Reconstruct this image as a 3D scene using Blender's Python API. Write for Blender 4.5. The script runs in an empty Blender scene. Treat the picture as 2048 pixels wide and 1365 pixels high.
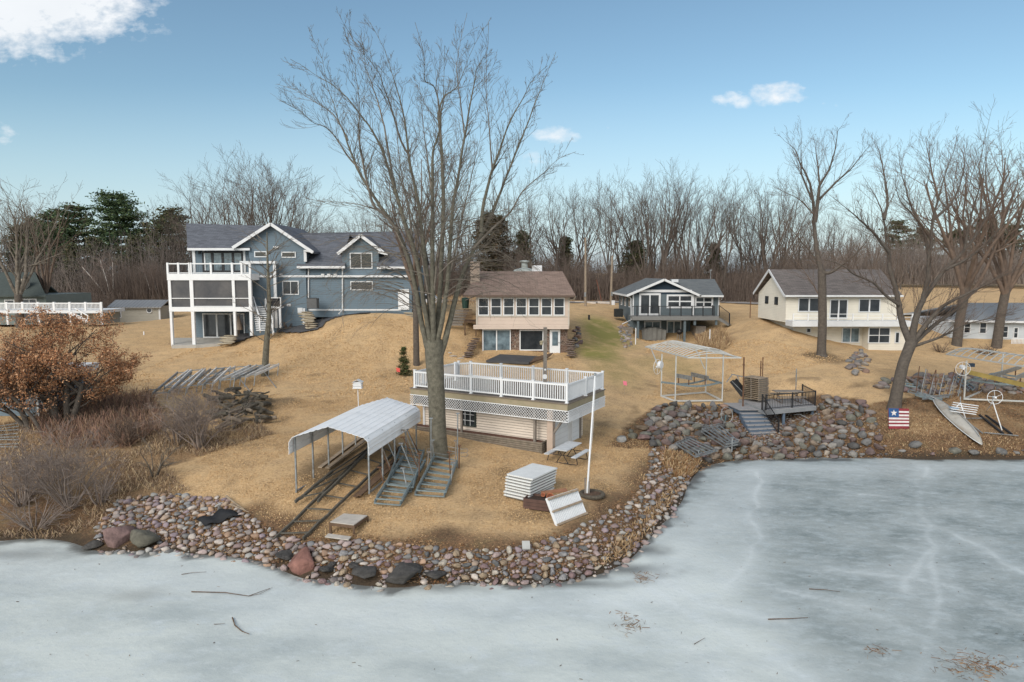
import bpy, math, random
import numpy as np
from mathutils import Vector, Matrix
R = math.radians
random.seed(7); rng = np.random.default_rng(7)
SC = bpy.context.scene
COL = SC.collection
# ---------------------------------------------------------------- camera, sky, sun, exposure
CAMZ = 10.5; PITCH = R(5.7); FPX = 2048*24/36.0
cam = bpy.data.cameras.new("camera"); cam.lens = 24; cam.sensor_width = 36; cam.clip_end = 6000; cam.clip_start = .1
camo = bpy.data.objects.new("camera", cam); COL.objects.link(camo)
camo.location = (0, 0, CAMZ); camo.rotation_euler = (R(90)-PITCH, 0, 0)
SC.camera = camo
SUN_EL, SUN_AZ = R(33), R(212)          # azimuth measured clockwise from +Y
def P(u, v, Y):
    a = (u-1024)/FPX; b = (682.5-v)/FPX
    dx, dy, dz = a, math.cos(PITCH)+b*math.sin(PITCH), -math.sin(PITCH)+b*math.cos(PITCH)
    t = Y/dy
    return Vector((dx*t, Y, CAMZ+dz*t))
w = bpy.data.worlds.new("World"); SC.world = w; w.use_nodes = True
nt = w.node_tree; N = nt.nodes; L = nt.links
for n in list(N): N.remove(n)
out = N.new('ShaderNodeOutputWorld'); bg = N.new('ShaderNodeBackground'); bg.inputs[1].default_value = .135
sky = N.new('ShaderNodeTexSky'); sky.sky_type = 'NISHITA'; sky.sun_disc = False
sky.sun_elevation = SUN_EL; sky.sun_rotation = SUN_AZ; sky.air_density = 1.0; sky.dust_density = .6; sky.ozone_density = 1.4; sky.altitude = 200
tc = N.new('ShaderNodeTexCoord'); sp = N.new('ShaderNodeSeparateXYZ'); L.new(tc.outputs['Generated'], sp.inputs[0])
def wm(op, a, b=None, clamp=False):
    n = N.new('ShaderNodeMath'); n.operation = op; n.use_clamp = clamp
    for i, x in enumerate((a, b)):
        if x is None: continue
        if isinstance(x, (int, float)): n.inputs[i].default_value = x
        else: L.new(x, n.inputs[i])
    return n.outputs[0]
yy = wm('MAXIMUM', sp.outputs[1], .02)
S = wm('DIVIDE', sp.outputs[0], yy); T = wm('DIVIDE', sp.outputs[2], yy)
def cloud(u, v, ru, rv, amp=1.0):
    p = P(u, v, 1.0); s0, t0 = p.x, p.z-CAMZ
    a = wm('POWER', wm('ABSOLUTE', wm('DIVIDE', wm('SUBTRACT', S, s0), ru/FPX)), 2.0)
    b = wm('POWER', wm('ABSOLUTE', wm('DIVIDE', wm('SUBTRACT', T, t0), rv/FPX)), 2.0)
    return wm('MULTIPLY', wm('SUBTRACT', 1.0, wm('ADD', a, b), True), amp)
m = None
for c in [(20, -30, 330, 165, 1.7), (300, 20, 70, 90, .5), (1560, 188, 75, 32, .95), (1462, 200, 52, 24, .85), (1660, 208, 26, 12, .55), (1112, 272, 62, 26, .95), (1065, 318, 45, 26, .5), (5, 272, 46, 36, .6), (1250, 500, 260, 60, .38), (1580, 430, 140, 60, .3), (1215, 258, 30, 10, .4)]:
    k = cloud(*c); m = k if m is None else wm('MAXIMUM', m, k)
mp = N.new('ShaderNodeCombineXYZ'); L.new(S, mp.inputs[0]); L.new(wm('MULTIPLY', T, 1.7), mp.inputs[1])
nz = N.new('ShaderNodeTexNoise'); L.new(mp.outputs[0], nz.inputs['Vector']); nz.inputs['Scale'].default_value = 10; nz.inputs['Detail'].default_value = 9; nz.inputs['Roughness'].default_value = .58
nf = N.new('ShaderNodeTexNoise'); L.new(mp.outputs[0], nf.inputs['Vector']); nf.inputs['Scale'].default_value = 34; nf.inputs['Detail'].default_value = 8; nf.inputs['Roughness'].default_value = .6
nmix = wm('ADD', wm('MULTIPLY', nz.outputs[0], 1.3), wm('MULTIPLY', nf.outputs[0], 1.9))
dens = wm('SUBTRACT', wm('ADD', wm('MULTIPLY', m, 1.0), nmix), 2.02)
gate = wm('MULTIPLY', m, 2.2, True)
mask = wm('MULTIPLY', wm('MULTIPLY', dens, 1.25, True), gate, True)
nb = N.new('ShaderNodeTexNoise'); L.new(tc.outputs['Generated'], nb.inputs['Vector']); nb.inputs['Scale'].default_value = 3; nb.inputs['Detail'].default_value = 5
back = wm('MULTIPLY', wm('MULTIPLY', wm('SUBTRACT', .15, sp.outputs[1]), 3.0, True), wm('ADD', wm('MULTIPLY', nb.outputs[0], 1.4), -.05), True)  # unseen cloud cover added behind the camera to whiten the ambient light
mask = wm('MAXIMUM', mask, wm('MULTIPLY', back, .85))
pass
nz2 = N.new('ShaderNodeTexNoise'); L.new(mp.outputs[0], nz2.inputs['Vector']); nz2.inputs['Scale'].default_value = 5; nz2.inputs['Detail'].default_value = 4
mx = N.new('ShaderNodeMix'); mx.data_type = 'RGBA'
L.new(wm('MULTIPLY', mask, .93), mx.inputs[0])
hs = N.new('ShaderNodeHueSaturation'); hs.inputs['Saturation'].default_value = 1.0; hs.inputs['Value'].default_value = 1.0
gm = N.new('ShaderNodeMix'); gm.data_type = 'RGBA'; gm.blend_type = 'MULTIPLY'; gm.inputs[0].default_value = 1; gm.inputs[7].default_value = (.68, .75, .695, 1)
L.new(sky.outputs[0], hs.inputs['Color']); L.new(hs.outputs[0], gm.inputs[6]); hzm = N.new('ShaderNodeMix'); hzm.data_type = 'RGBA'; L.new(wm('MULTIPLY', wm('POWER', wm('SUBTRACT', 1.0, wm('DIVIDE', wm('MAXIMUM', T, 0.0), .27), True), 1.3), .95), hzm.inputs[0]); L.new(gm.outputs[2], hzm.inputs[6]); hzm.inputs[7].default_value = (3.1, 3.75, 4.3, 1); L.new(hzm.outputs[2], mx.inputs[6])
cr = N.new('ShaderNodeMix'); cr.data_type = 'RGBA'; L.new(nz2.outputs[0], cr.inputs[0]); cr.inputs[6].default_value = (4.3, 4.5, 4.7, 1); cr.inputs[7].default_value = (5.5, 5.6, 5.7, 1)
bb = N.new('ShaderNodeMix'); bb.data_type = 'RGBA'; L.new(back, bb.inputs[0]); L.new(cr.outputs[2], bb.inputs[6]); bb.inputs[7].default_value = (10.2, 9.9, 9.5, 1); L.new(bb.outputs[2], mx.inputs[7])  # added clouds behind the camera made brighter, as a soft key light
L.new(mx.outputs[2], bg.inputs[0]); L.new(bg.outputs[0], out.inputs[0])
sl = bpy.data.lights.new("sun", 'SUN'); sl.energy = 1.75; sl.angle = R(32); sl.color = (1, .94, .86)
so = bpy.data.objects.new("sun", sl); COL.objects.link(so)
sd = Vector((math.sin(SUN_AZ)*math.cos(SUN_EL), math.cos(SUN_AZ)*math.cos(SUN_EL), math.sin(SUN_EL)))
so.rotation_euler = sd.to_track_quat('Z', 'Y').to_euler(); so.location = (-20, -20, 60)
SC.view_settings.view_transform = 'Standard'; SC.view_settings.look = 'None'
SC.view_settings.exposure = .52; SC.view_settings.gamma = 1; SC.view_settings.use_curve_mapping = False
SC.render.engine = 'CYCLES'; SC.cycles.max_bounces = 5; SC.cycles.diffuse_bounces = 3; SC.cycles.glossy_bounces = 2; SC.cycles.transparent_max_bounces = 6
SC.cycles.use_denoising = True
# ---------------------------------------------------------------- materials
MATS = {}
def mat(name, col, rough=.8, var=.25, sc=3.0, bump=0.0, bsc=25.0, metal=0.0, spec=.3, col2=None, lap=None, seam=None, attr=None, objrand=None, brick=None, vor=None, stain=None, alpha=None):
    if name in MATS: return MATS[name]
    m = bpy.data.materials.new(name); m.use_nodes = True; MATS[name] = m
    t = m.node_tree; n = t.nodes; l = t.links; b = n['Principled BSDF']
    b.inputs['Roughness'].default_value = rough; b.inputs['Metallic'].default_value = metal; b.inputs['Specular IOR Level'].default_value = spec
    tcn = n.new('ShaderNodeTexCoord'); oc = tcn.outputs['Object']
    def mth(op, x, y=None, cl=False):
        q = n.new('ShaderNodeMath'); q.operation = op; q.use_clamp = cl
        for i, k in enumerate((x, y)):
            if k is None: continue
            if isinstance(k, (int, float)): q.inputs[i].default_value = k
            else: l.new(k, q.inputs[i])
        return q.outputs[0]
    def mixc(f, a, c, mode='MIX'):
        q = n.new('ShaderNodeMix'); q.data_type = 'RGBA'; q.blend_type = mode
        for i, k in ((0, f), (6, a), (7, c)):
            if isinstance(k, (int, float)): q.inputs[i].default_value = k
            elif isinstance(k, (tuple, list)): q.inputs[i].default_value = (k[0], k[1], k[2], 1)
            else: l.new(k, q.inputs[i])
        return q.outputs[2]
    def noise(s, d=4, vec=None, r=.6):
        q = n.new('ShaderNodeTexNoise'); q.inputs['Scale'].default_value = s; q.inputs['Detail'].default_value = d; q.inputs['Roughness'].default_value = r
        l.new(vec if vec is not None else oc, q.inputs['Vector']); return q.outputs[0]
    def ramp(f, a, c):
        q = n.new('ShaderNodeMapRange'); q.inputs[1].default_value = a; q.inputs[2].default_value = c; l.new(f, q.inputs[0]); return q.outputs[0]
    c2 = col2 or tuple(x*(1-var) for x in col)
    base = mixc(ramp(noise(sc), .3, .7), col, c2)
    if objrand:
        oi = n.new('ShaderNodeObjectInfo'); q = n.new('ShaderNodeValToRGB'); q.color_ramp.interpolation = 'CONSTANT'
        els = q.color_ramp.elements
        while len(els) > 1: els.remove(els[-1])
        for i, cc in enumerate(objrand):
            e = els[0] if i == 0 else els.new(i/len(objrand))
            e.position = i/len(objrand); e.color = (*cc, 1)
        l.new(oi.outputs['Random'], q.inputs[0]); base = mixc(ramp(noise(sc), .3, .75), q.outputs[0], mixc(.55, q.outputs[0], (.12, .11, .10)))
    if attr:
        q = n.new('ShaderNodeVertexColor'); q.layer_name = attr; base = mixc(mth('MULTIPLY', ramp(noise(sc), .3, .75), .5), q.outputs[0], mixc(.6, q.outputs[0], (.12, .11, .10)))
    if stain:
        base = mixc(mth('MULTIPLY', ramp(noise(stain[1], 5), .52, .7), stain[2]), base, stain[0])
    h = None
    if brick:                                                  # (c1, c2, mortar, width, height, mode)
        q = n.new('ShaderNodeTexBrick'); q.inputs['Scale'].default_value = 1; q.inputs['Brick Width'].default_value = brick[3]; q.inputs['Row Height'].default_value = brick[4]
        q.inputs['Mortar Size'].default_value = brick[4]*.07; q.inputs['Color1'].default_value = (*brick[0], 1); q.inputs['Color2'].default_value = (*brick[1], 1); q.inputs['Mortar'].default_value = (*brick[2], 1)
        s_ = n.new('ShaderNodeSeparateXYZ'); l.new(oc, s_.inputs[0]); cb = n.new('ShaderNodeCombineXYZ')
        l.new(mth('ADD', s_.outputs[0], mth('MULTIPLY', s_.outputs[1], .37)) if brick[5] == 'wall' else s_.outputs[0], cb.inputs[0]); l.new(mth('ADD', s_.outputs[2], mth('MULTIPLY', s_.outputs[1], .0 if brick[5] == 'wall' else .35)), cb.inputs[1])
        l.new(cb.outputs[0], q.inputs['Vector']); base = mixc(.8, base, q.outputs[0]); h = mth('SUBTRACT', 1.0, q.outputs[1])
    if vor:                                                    # (scale, mortar colour, c2, c3)
        q = n.new('ShaderNodeTexVoronoi'); q.inputs['Scale'].default_value = vor[0]; l.new(oc, q.inputs['Vector'])
        q2 = n.new('ShaderNodeTexVoronoi'); q2.feature = 'DISTANCE_TO_EDGE'; q2.inputs['Scale'].default_value = vor[0]; l.new(oc, q2.inputs['Vector'])
        s_ = n.new('ShaderNodeSeparateColor'); l.new(q.outputs['Color'], s_.inputs[0])
        base = mixc(s_.outputs[0], vor[2], vor[3]); base = mixc(ramp(s_.outputs[1], .6, 1.0), base, col); base = mixc(ramp(q2.outputs[0], .02, .07), vor[1], base); h = ramp(q2.outputs[0], 0, .12)
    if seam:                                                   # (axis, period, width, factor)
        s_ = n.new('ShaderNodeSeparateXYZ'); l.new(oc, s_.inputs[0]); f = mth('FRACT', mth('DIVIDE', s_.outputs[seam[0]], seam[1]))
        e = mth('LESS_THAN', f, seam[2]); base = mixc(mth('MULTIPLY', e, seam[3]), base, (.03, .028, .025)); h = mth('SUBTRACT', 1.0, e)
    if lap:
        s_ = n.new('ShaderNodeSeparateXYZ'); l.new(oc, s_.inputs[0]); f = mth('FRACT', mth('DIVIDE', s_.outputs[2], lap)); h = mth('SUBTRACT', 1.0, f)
        base = mixc(mth('MULTIPLY', mth('GREATER_THAN', f, .88), .3), base, tuple(x*.5 for x in col))  # thin dark line paints the shade of each lap into the colour
    l.new(base, b.inputs['Base Color'])
    if alpha is not None: b.inputs['Alpha'].default_value = alpha
    prev = None
    if h is not None:
        q = n.new('ShaderNodeBump'); q.inputs['Strength'].default_value = .7; q.inputs['Distance'].default_value = .03; l.new(h, q.inputs['Height']); prev = q
    if bump:
        q = n.new('ShaderNodeBump'); q.inputs['Strength'].default_value = min(1, bump*1.5); q.inputs['Distance'].default_value = bump*.1; l.new(noise(bsc, 5), q.inputs['Height'])
        if prev: l.new(prev.outputs[0], q.inputs['Normal'])
        prev = q
    if prev: l.new(prev.outputs[0], b.inputs['Normal'])
    return m
WHITE = mat('white_vinyl', (.74, .75, .76), .5, .08, 2)
TRIM = mat('white_trim', (.66, .67, .68), .6, .12, 1.5)
GALV = mat('galvanised_steel', (.34, .36, .37), .45, .35, 6, metal=.55, stain=((.16, .10, .06), 3, .4))
TEAL = mat('weathered_blue_steel', (.24, .30, .315), .5, .3, 5, metal=.3, stain=((.20, .12, .07), 4, .35))
RUST = mat('rusted_steel', (.16, .085, .05), .85, .4, 9)
WOODG = mat('weathered_grey_wood', (.27, .235, .20), .85, .4, 5, .15, 40)
WOODB = mat('brown_wood', (.15, .095, .06), .85, .4, 4, .15, 40)
WOODW = mat('pale_dry_wood', (.36, .28, .20), .85, .4, 4, .15, 40)
BLACK = mat('black_metal', (.02, .02, .022), .5, .1)
GLASS = mat('dark_window_glass', (.016, .02, .024), .08, .3, 1.2, spec=.5, col2=(.05, .055, .06))
CURT = mat('curtained_glass', (.20, .27, .31), .15, .5, 1.6, spec=.5, col2=(.05, .07, .085))
SCREEN = mat('insect_screen', (.035, .037, .042), .6, .4, .6, col2=(.075, .07, .07))
CONC = mat('pale_concrete', (.42, .40, .36), .85, .2, 2, .1)
SHING = mat('grey_asphalt_shingle', (.13, .14, .16), .95, .35, 22, .1, 30, brick=((.15, .16, .185), (.085, .09, .105), (.07, .07, .08), .5, .13, 'roof'))
SHINGB = mat('brown_asphalt_shingle', (.27, .19, .15), .95, .3, 20, .1, 30, brick=((.30, .215, .175), (.19, .135, .11), (.10, .07, .06), .45, .13, 'roof'))
SHINGG = mat('slate_asphalt_shingle', (.15, .16, .165), .95, .35, 20, .1, 30, brick=((.17, .18, .18), (.11, .12, .125), (.08, .085, .09), .5, .13, 'roof'))
SHINGD = mat('dark_asphalt_shingle', (.15, .13, .12), .95, .35, 20, .1, 30, brick=((.19, .165, .155), (.12, .105, .10), (.05, .05, .05), .5, .13, 'roof'))
BARK = mat('grey_tree_bark', (.185, .17, .13), .95, .5, 6, .6, 18, col2=(.09, .082, .062))
BARKG = mat('grey_twig_bark', (.23, .20, .165), .95, .4, 3, col2=(.08, .065, .05))
BARKB = mat('brown_tree_bark', (.125, .105, .088), .95, .4, 6, .5, 18)
TWIGB = mat('brown_twig_bark', (.175, .125, .095), .95, .4, 2, col2=(.105, .078, .062))
# ---------------------------------------------------------------- mesh helpers
WMAT = {}
def tag(o, label=None, cat=None, group=None, kind=None):
    if label: o['label'] = label
    if cat: o['category'] = cat
    if group: o['group'] = group
    if kind: o['kind'] = kind
    return o
def thing(name, label, cat, loc=(0, 0, 0), rz=0.0, group=None):
    o = bpy.data.objects.new(name, None); COL.objects.link(o); o.location = loc; o.rotation_euler = (0, 0, rz); o.empty_display_size = .3
    WMAT[o.name] = Matrix.Translation(Vector(loc)) @ Matrix.Rotation(rz, 4, 'Z')
    return tag(o, label, cat, group)
class MB:
    def __init__(s): s.v = []; s.f = []; s.m = []; s.cm = 0
    def add(s, vs, fs):
        k = len(s.v); s.v += [tuple(p) for p in vs]; s.f += [tuple(i+k for i in f) for f in fs]; s.m += [s.cm]*len(fs); return s
    def box(s, x0, x1, y0, y1, z0, z1):
        return s.add([(x0,y0,z0),(x1,y0,z0),(x1,y1,z0),(x0,y1,z0),(x0,y0,z1),(x1,y0,z1),(x1,y1,z1),(x0,y1,z1)],
                     [(0,3,2,1),(4,5,6,7),(0,1,5,4),(1,2,6,5),(2,3,7,6),(3,0,4,7)])
    def beam(s, p0, p1, w_, h_=None, up=(0, 0, 1)):
        h_ = h_ or w_; p0 = Vector(p0); p1 = Vector(p1); d = (p1-p0)
        if d.length < 1e-6: return s
        d.normalize(); upv = Vector(up)
        if abs(d.dot(upv)) > .97: upv = Vector((0, 1, 0))
        a = d.cross(upv).normalized()*(w_/2); b = a.cross(d).normalized()*(h_/2)
        vs = [p0-a-b, p0+a-b, p0+a+b, p0-a+b, p1-a-b, p1+a-b, p1+a+b, p1-a+b]
        return s.add(vs, [(0,3,2,1),(4,5,6,7),(0,1,5,4),(1,2,6,5),(2,3,7,6),(3,0,4,7)])
    def tube(s, pts, r, n=8, caps=True):
        pts = [Vector(p) for p in pts]; rs = r if isinstance(r, (list, tuple)) else [r]*len(pts)
        k0 = len(s.v); prev = None; vs = []
        for i, p in enumerate(pts):
            d = (pts[min(i+1, len(pts)-1)]-pts[max(i-1, 0)])
            d = d.normalized() if d.length > 1e-9 else Vector((0, 0, 1))
            if prev is None: a = d.orthogonal().normalized()
            else:
                a = prev-d*prev.dot(d); a = a.normalized() if a.length > 1e-6 else d.orthogonal().normalized()
            prev = a; b = d.cross(a)
            for j in range(n):
                t = 2*math.pi*j/n; vs.append(p+(a*math.cos(t)+b*math.sin(t))*rs[i])
        fs = []
        for i in range(len(pts)-1):
            for j in range(n):
                q = (j+1) % n; fs.append((i*n+j, i*n+q, (i+1)*n+q, (i+1)*n+j))
        if caps: fs.append(tuple(range(n-1, -1, -1))); fs.append(tuple((len(pts)-1)*n+j for j in range(n)))
        return s.add(vs, fs)
    def slab(s, pts, t, d=(0, 0, -1)):
        d = Vector(d)*t; k = len(pts); top = [Vector(p) for p in pts]; bot = [p+d for p in top]
        return s.add(top+bot, [tuple(range(k)), tuple(range(2*k-1, k-1, -1))]+[(i, k+i, k+(i+1) % k, (i+1) % k) for i in range(k)])
    def yprism(s, xz, y0, y1):
        k = len(xz); a = [(x, y0, z) for x, z in xz]; b = [(x, y1, z) for x, z in xz]
        return s.add(a+b, [tuple(range(k)), tuple(range(2*k-1, k-1, -1))]+[(i, k+i, k+(i+1) % k, (i+1) % k) for i in range(k)])
    def lathe(s, c, prof, n=14):
        c = Vector(c); vs = []; fs = []
        for r_, z in prof:
            for j in range(n): t = 2*math.pi*j/n; vs.append(c+Vector((r_*math.cos(t), r_*math.sin(t), z)))
        for i in range(len(prof)-1):
            for j in range(n): q = (j+1) % n; fs.append((i*n+j, i*n+q, (i+1)*n+q, (i+1)*n+j))
        fs.append(tuple(range(n-1, -1, -1))); fs.append(tuple((len(prof)-1)*n+j for j in range(n)))
        return s.add(vs, fs)
    def build(s, name, mats, parent=None, root=None, world=False, smooth=False):
        me = bpy.data.meshes.new(name)
        vs = s.v
        if world and root is not None:
            inv = WMAT[root.name].inverted(); vs = [tuple(inv @ Vector(p)) for p in s.v]
        me.from_pydata(vs, [], s.f)
        mats = mats if isinstance(mats, (list, tuple)) else [mats]
        for q in mats: me.materials.append(q)
        if len(mats) > 1: me.polygons.foreach_set('material_index', s.m)
        if smooth: me.polygons.foreach_set('use_smooth', [True]*len(s.f))
        me.update()
        o = bpy.data.objects.new(name, me); COL.objects.link(o)
        if parent is not None: o.parent = parent
        return o
def kids(o): return [c for c in bpy.data.objects if c.parent == o]
def copy_tree(o, loc=None, rz=None, label=None, group=None, scale=None, par=None, ch=None):
    c = o.copy(); COL.objects.link(c)
    if par is not None: c.parent = par
    if loc is not None: c.location = loc
    if rz is not None: c.rotation_euler = (c.rotation_euler[0], c.rotation_euler[1], rz)
    if scale is not None: c.scale = scale if hasattr(scale, '__len__') else (scale,)*3
    if label: c['label'] = label
    if group: c['group'] = group
    for k in (o.children): copy_tree(k, par=c)
    return c
# ---------------------------------------------------------------- terrain
SHPX = [(0,1085),(60,1075),(130,1082),(180,1105),(290,1108),(340,1095),(390,1110),(450,1112),(520,1120),(560,1140),(600,1160),(660,1160),(720,1172),(800,1178),(860,1168),(940,1165),(1040,1170),(1120,1165),(1200,1150),(1260,1120),(1290,1085),(1315,1055),(1350,1020),(1372,980),(1400,940),(1450,925),(1520,920),(1600,920),(1700,918),(1760,915),(1850,920),(1920,918),(2048,920)]
def onz(u, v, z):
    p = P(u, v, 10.0); t = (z-CAMZ)/(p.z-CAMZ); return Vector((p.x*t, 10*t, z))
SHORE = [Vector((-90, 22, 0)), Vector((-50, 25, 0)), Vector((-30, 26.5, 0))]+[onz(u, v, 0) for u, v in SHPX]+[Vector((40, 38, 0)), Vector((60, 38, 0)), Vector((110, 36, 0))]
SH = np.array([(p.x, p.y) for p in SHORE])
def shore_dist(x, y):
    x = np.asarray(x, float); y = np.asarray(y, float); best = np.full(x.shape, 1e9)
    for a, b in zip(SH[:-1], SH[1:]):
        d = b-a; t = np.clip(((x-a[0])*d[0]+(y-a[1])*d[1])/(d@d), 0, 1)
        best = np.minimum(best, np.hypot(x-a[0]-t*d[0], y-a[1]-t*d[1]))
    return best
def in_poly(x, y, poly):
    x = np.asarray(x, float); y = np.asarray(y, float); c = np.zeros(x.shape, bool); n_ = len(poly)
    for i in range(n_):
        x1, y1 = poly[i]; x2, y2 = poly[(i+1) % n_]
        if y1 == y2: continue
        k = ((y1 > y) != (y2 > y)) & (x < (x2-x1)*(y-y1)/(y2-y1)+x1); c ^= k
    return c
LANDPOLY = [tuple(p) for p in SH]+[(110, 4000), (-90, 4000)]
ctrl = []
for p in SHORE: ctrl.append((p.x, p.y, 0.0))
for i in range(1, len(SHORE)-1):
    t = (SHORE[i+1]-SHORE[i-1]).normalized(); nrm = Vector((t.y, -t.x, 0)); q = SHORE[i]+nrm*2.0; ctrl.append((q.x, q.y, -.8))
for x, y in [(-60,5),(-30,5),(0,5),(30,5),(60,5),(-60,-20),(0,-20),(60,-20),(-30,16),(0,15),(30,22),(20,26)]: ctrl.append((x, y, -2.2))
for u, v, z in [(240,1000,.85),(330,990,.9),(440,1003,.9),(500,1045,.7),(560,1080,.65),(700,1088,.65),(850,1100,.6),(1000,1103,.6),(1100,1090,.65),(1180,1060,.7),(1250,1010,.75),(1290,960,.8),(1300,905,.95),
  (1240,890,1.1),(1275,850,1.35),(1320,810,1.68),(1440,806,1.66),(1400,760,2.3),(1500,797,1.62),(1580,845,.72),(1500,850,.72),(1530,882,.15),(1440,840,.95),(1360,850,1.0),(1400,880,.6),(1600,800,1.6),(600,985,1.3),(735,990,1.2),(830,1010,1.1),(1080,1010,1.05),(1180,1000,1.0),(960,1000,1.15),(878,918,1.4),(1094,918,1.38),(1163,884,1.45),(838,862,1.75),(1000,960,1.25),
  (1210,820,1.8),(1200,780,2.45),(1300,760,2.4),(560,800,2.4),(760,790,2.5),(680,830,2.1),(430,760,3.0),(530,752,3.0),(500,900,1.8),(420,950,1.4),(200,900,1.8),(350,930,1.5),(100,1000,.9),(0,1050,.5),(300,800,2.6),(100,800,2.6),(60,850,2.2),(560,900,1.8),
  (833,733,3.2),(700,735,3.4),(400,720,3.8),(250,720,3.7),(930,740,3.2),(1000,725,3.5),(1150,715,3.6),(1200,720,3.65),(1150,680,4.4),(1180,650,5.3),(1215,640,5.5),(1250,700,3.7),(1330,720,3.3),(1450,740,2.9),(1560,740,3.0),(1400,700,3.4),(1520,690,4.3),
  (1640,712,3.75),(1600,760,2.8),(1715,750,2.9),(1680,800,1.85),(1790,815,1.95),(1795,860,1.2),(1640,850,.85),(1620,890,.3),(1450,890,.4),(1900,740,2.9),(1900,800,1.9),(1900,860,1.2),(2040,850,1.2),(2040,780,2.1),(2040,700,3.2),(1950,700,3.2),(2040,895,.4),(1800,760,2.8),(1850,720,3.1)]:
    p = onz(u, v, z); ctrl.append(tuple(p))
for u, v, Y in [(1110,709,57.3),(960,709,57.5),(345,692,58.2),(470,690,58.2),(430,676,61),(278,647,84),(320,645,84),(640,682,56),(560,662,60),(600,652,61),(660,640,60),(700,627,61.5),(810,622,62),(740,640,58),(870,640,60),
  (905,603,82),(1180,606,92),(1040,600,100),(940,650,60),(1240,622,80),(1225,650,72),(1290,684,71),(1400,684,71),(1450,645,73),(1480,612,92),(1300,596,110),(1000,592,110),(1500,645,68),(1516,636,69),(1560,655,62),(1650,682,61.5),(1720,697,61.5),(1800,699,61.5),
  (1850,640,75),(1920,690,66),(2000,690,66),(1880,612,95),(150,640,85),(60,660,62),(0,700,50),(700,600,85),(560,600,85),(300,600,110),(1800,590,120),(1990,585,130)]:
    p = P(u, v, Y); ctrl.append(tuple(p))
for q in [(-60,40,2.2),(-60,60,4.2),(-60,100,5.5),(62,100,5),(60,60,3),(62,46,1.4),(-150,200,7.5),(0,200,7.6),(150,200,7.3),(0,400,8.3),(-400,400,8.3),(400,400,8.6),(-150,60,4),(150,60,3),(100,250,7.6)]: ctrl.append(q)
CT = np.array(ctrl); keep = [0]
for i in range(1, len(CT)):
    if np.min(np.hypot(*(CT[keep, :2]-CT[i, :2]).T)) > .8: keep.append(i)
CT = CT[keep]; n_ = len(CT)
A = np.zeros((n_+3, n_+3)); A[:n_, :n_] = np.hypot(CT[:, None, 0]-CT[None, :, 0], CT[:, None, 1]-CT[None, :, 1])-np.eye(n_)*.25
A[:n_, n_] = 1; A[:n_, n_+1:] = CT[:, :2]; A[n_:, :n_] = A[:n_, n_:].T
W_ = np.linalg.solve(A, np.concatenate([CT[:, 2], [0, 0, 0]]))
def hraw(x, y):
    x = np.asarray(x, float); y = np.asarray(y, float); sh = x.shape; x = x.ravel(); y = y.ravel(); o = np.zeros(x.shape)
    for i in range(0, len(x), 20000):
        xs, ys = x[i:i+20000], y[i:i+20000]
        o[i:i+20000] = np.hypot(xs[:, None]-CT[None, :, 0], ys[:, None]-CT[None, :, 1]) @ W_[:n_]+W_[n_]+W_[n_+1]*xs+W_[n_+2]*ys
    d = np.hypot(x, y-60); k = np.clip((d-150)/200, 0, 1); o = o*(1-k)+8.3*k
    return o.reshape(sh)
GX = np.arange(-70, 80.01, .4); GY = np.arange(10, 130.01, .4)
GZ = hraw(*np.meshgrid(GX, GY, indexing='ij'))
def hv(x, y):
    x = np.asarray(x, float); y = np.asarray(y, float)
    i = np.clip((x-GX[0])/.4, 0, len(GX)-1.001); j = np.clip((y-GY[0])/.4, 0, len(GY)-1.001); a = i.astype(int); b = j.astype(int); fx = i-a; fy = j-b
    return (GZ[a, b]*(1-fx)*(1-fy)+GZ[a+1, b]*fx*(1-fy)+GZ[a, b+1]*(1-fx)*fy+GZ[a+1, b+1]*fx*fy)
def hz(x, y):
    if -70 < x < 80 and 10 < y < 130: return float(hv(x, y))
    return float(hraw(x, y))
def G(u, v, lo=14.0, hi=129.0):
    Y = np.arange(lo, hi, .1); p1 = P(u, v, 1.0); xs = p1.x*Y; zs = CAMZ+(p1.z-CAMZ)*Y
    k = np.nonzero(zs <= np.maximum(hv(xs, Y), 0))[0]
    y = Y[k[0]] if len(k) else hi
    return Vector((p1.x*y, y, max(hz(p1.x*y, y), 0)))
def pxpoly(pts): return [tuple(G(u, v).xy) for u, v in pts]
def gridmesh(name, xs, ys, zf, mats, cols=None, zone='zone'):
    X, Y = np.meshgrid(xs, ys, indexing='ij'); Z = zf(X, Y); nx, ny = X.shape
    V = np.stack([X, Y, Z], -1).reshape(-1, 3); I = np.arange(nx*ny).reshape(nx, ny)
    Q = np.stack([I[:-1, :-1], I[1:, :-1], I[1:, 1:], I[:-1, 1:]], -1).reshape(-1, 4)
    me = bpy.data.meshes.new(name); me.vertices.add(len(V)); me.vertices.foreach_set('co', V.ravel()); me.loops.add(Q.size); me.loops.foreach_set('vertex_index', Q.ravel().astype(np.int32))
    me.polygons.add(len(Q)); me.polygons.foreach_set('loop_start', np.arange(0, Q.size, 4).astype(np.int32)); me.polygons.foreach_set('loop_total', np.full(len(Q), 4, np.int32))
    me.polygons.foreach_set('use_smooth', np.ones(len(Q), bool)); me.update(calc_edges=True)
    if cols is not None:
        ca = me.color_attributes.new(zone, 'FLOAT_COLOR', 'POINT'); ca.data.foreach_set('color', cols(X, Y, Z).reshape(-1, 4).ravel())
    me.materials.append(mats); o = bpy.data.objects.new(name, me); COL.objects.link(o); return o
def sm(x, a, b): t = np.clip((x-a)/(b-a), 0, 1); return t*t*(3-2*t)
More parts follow.
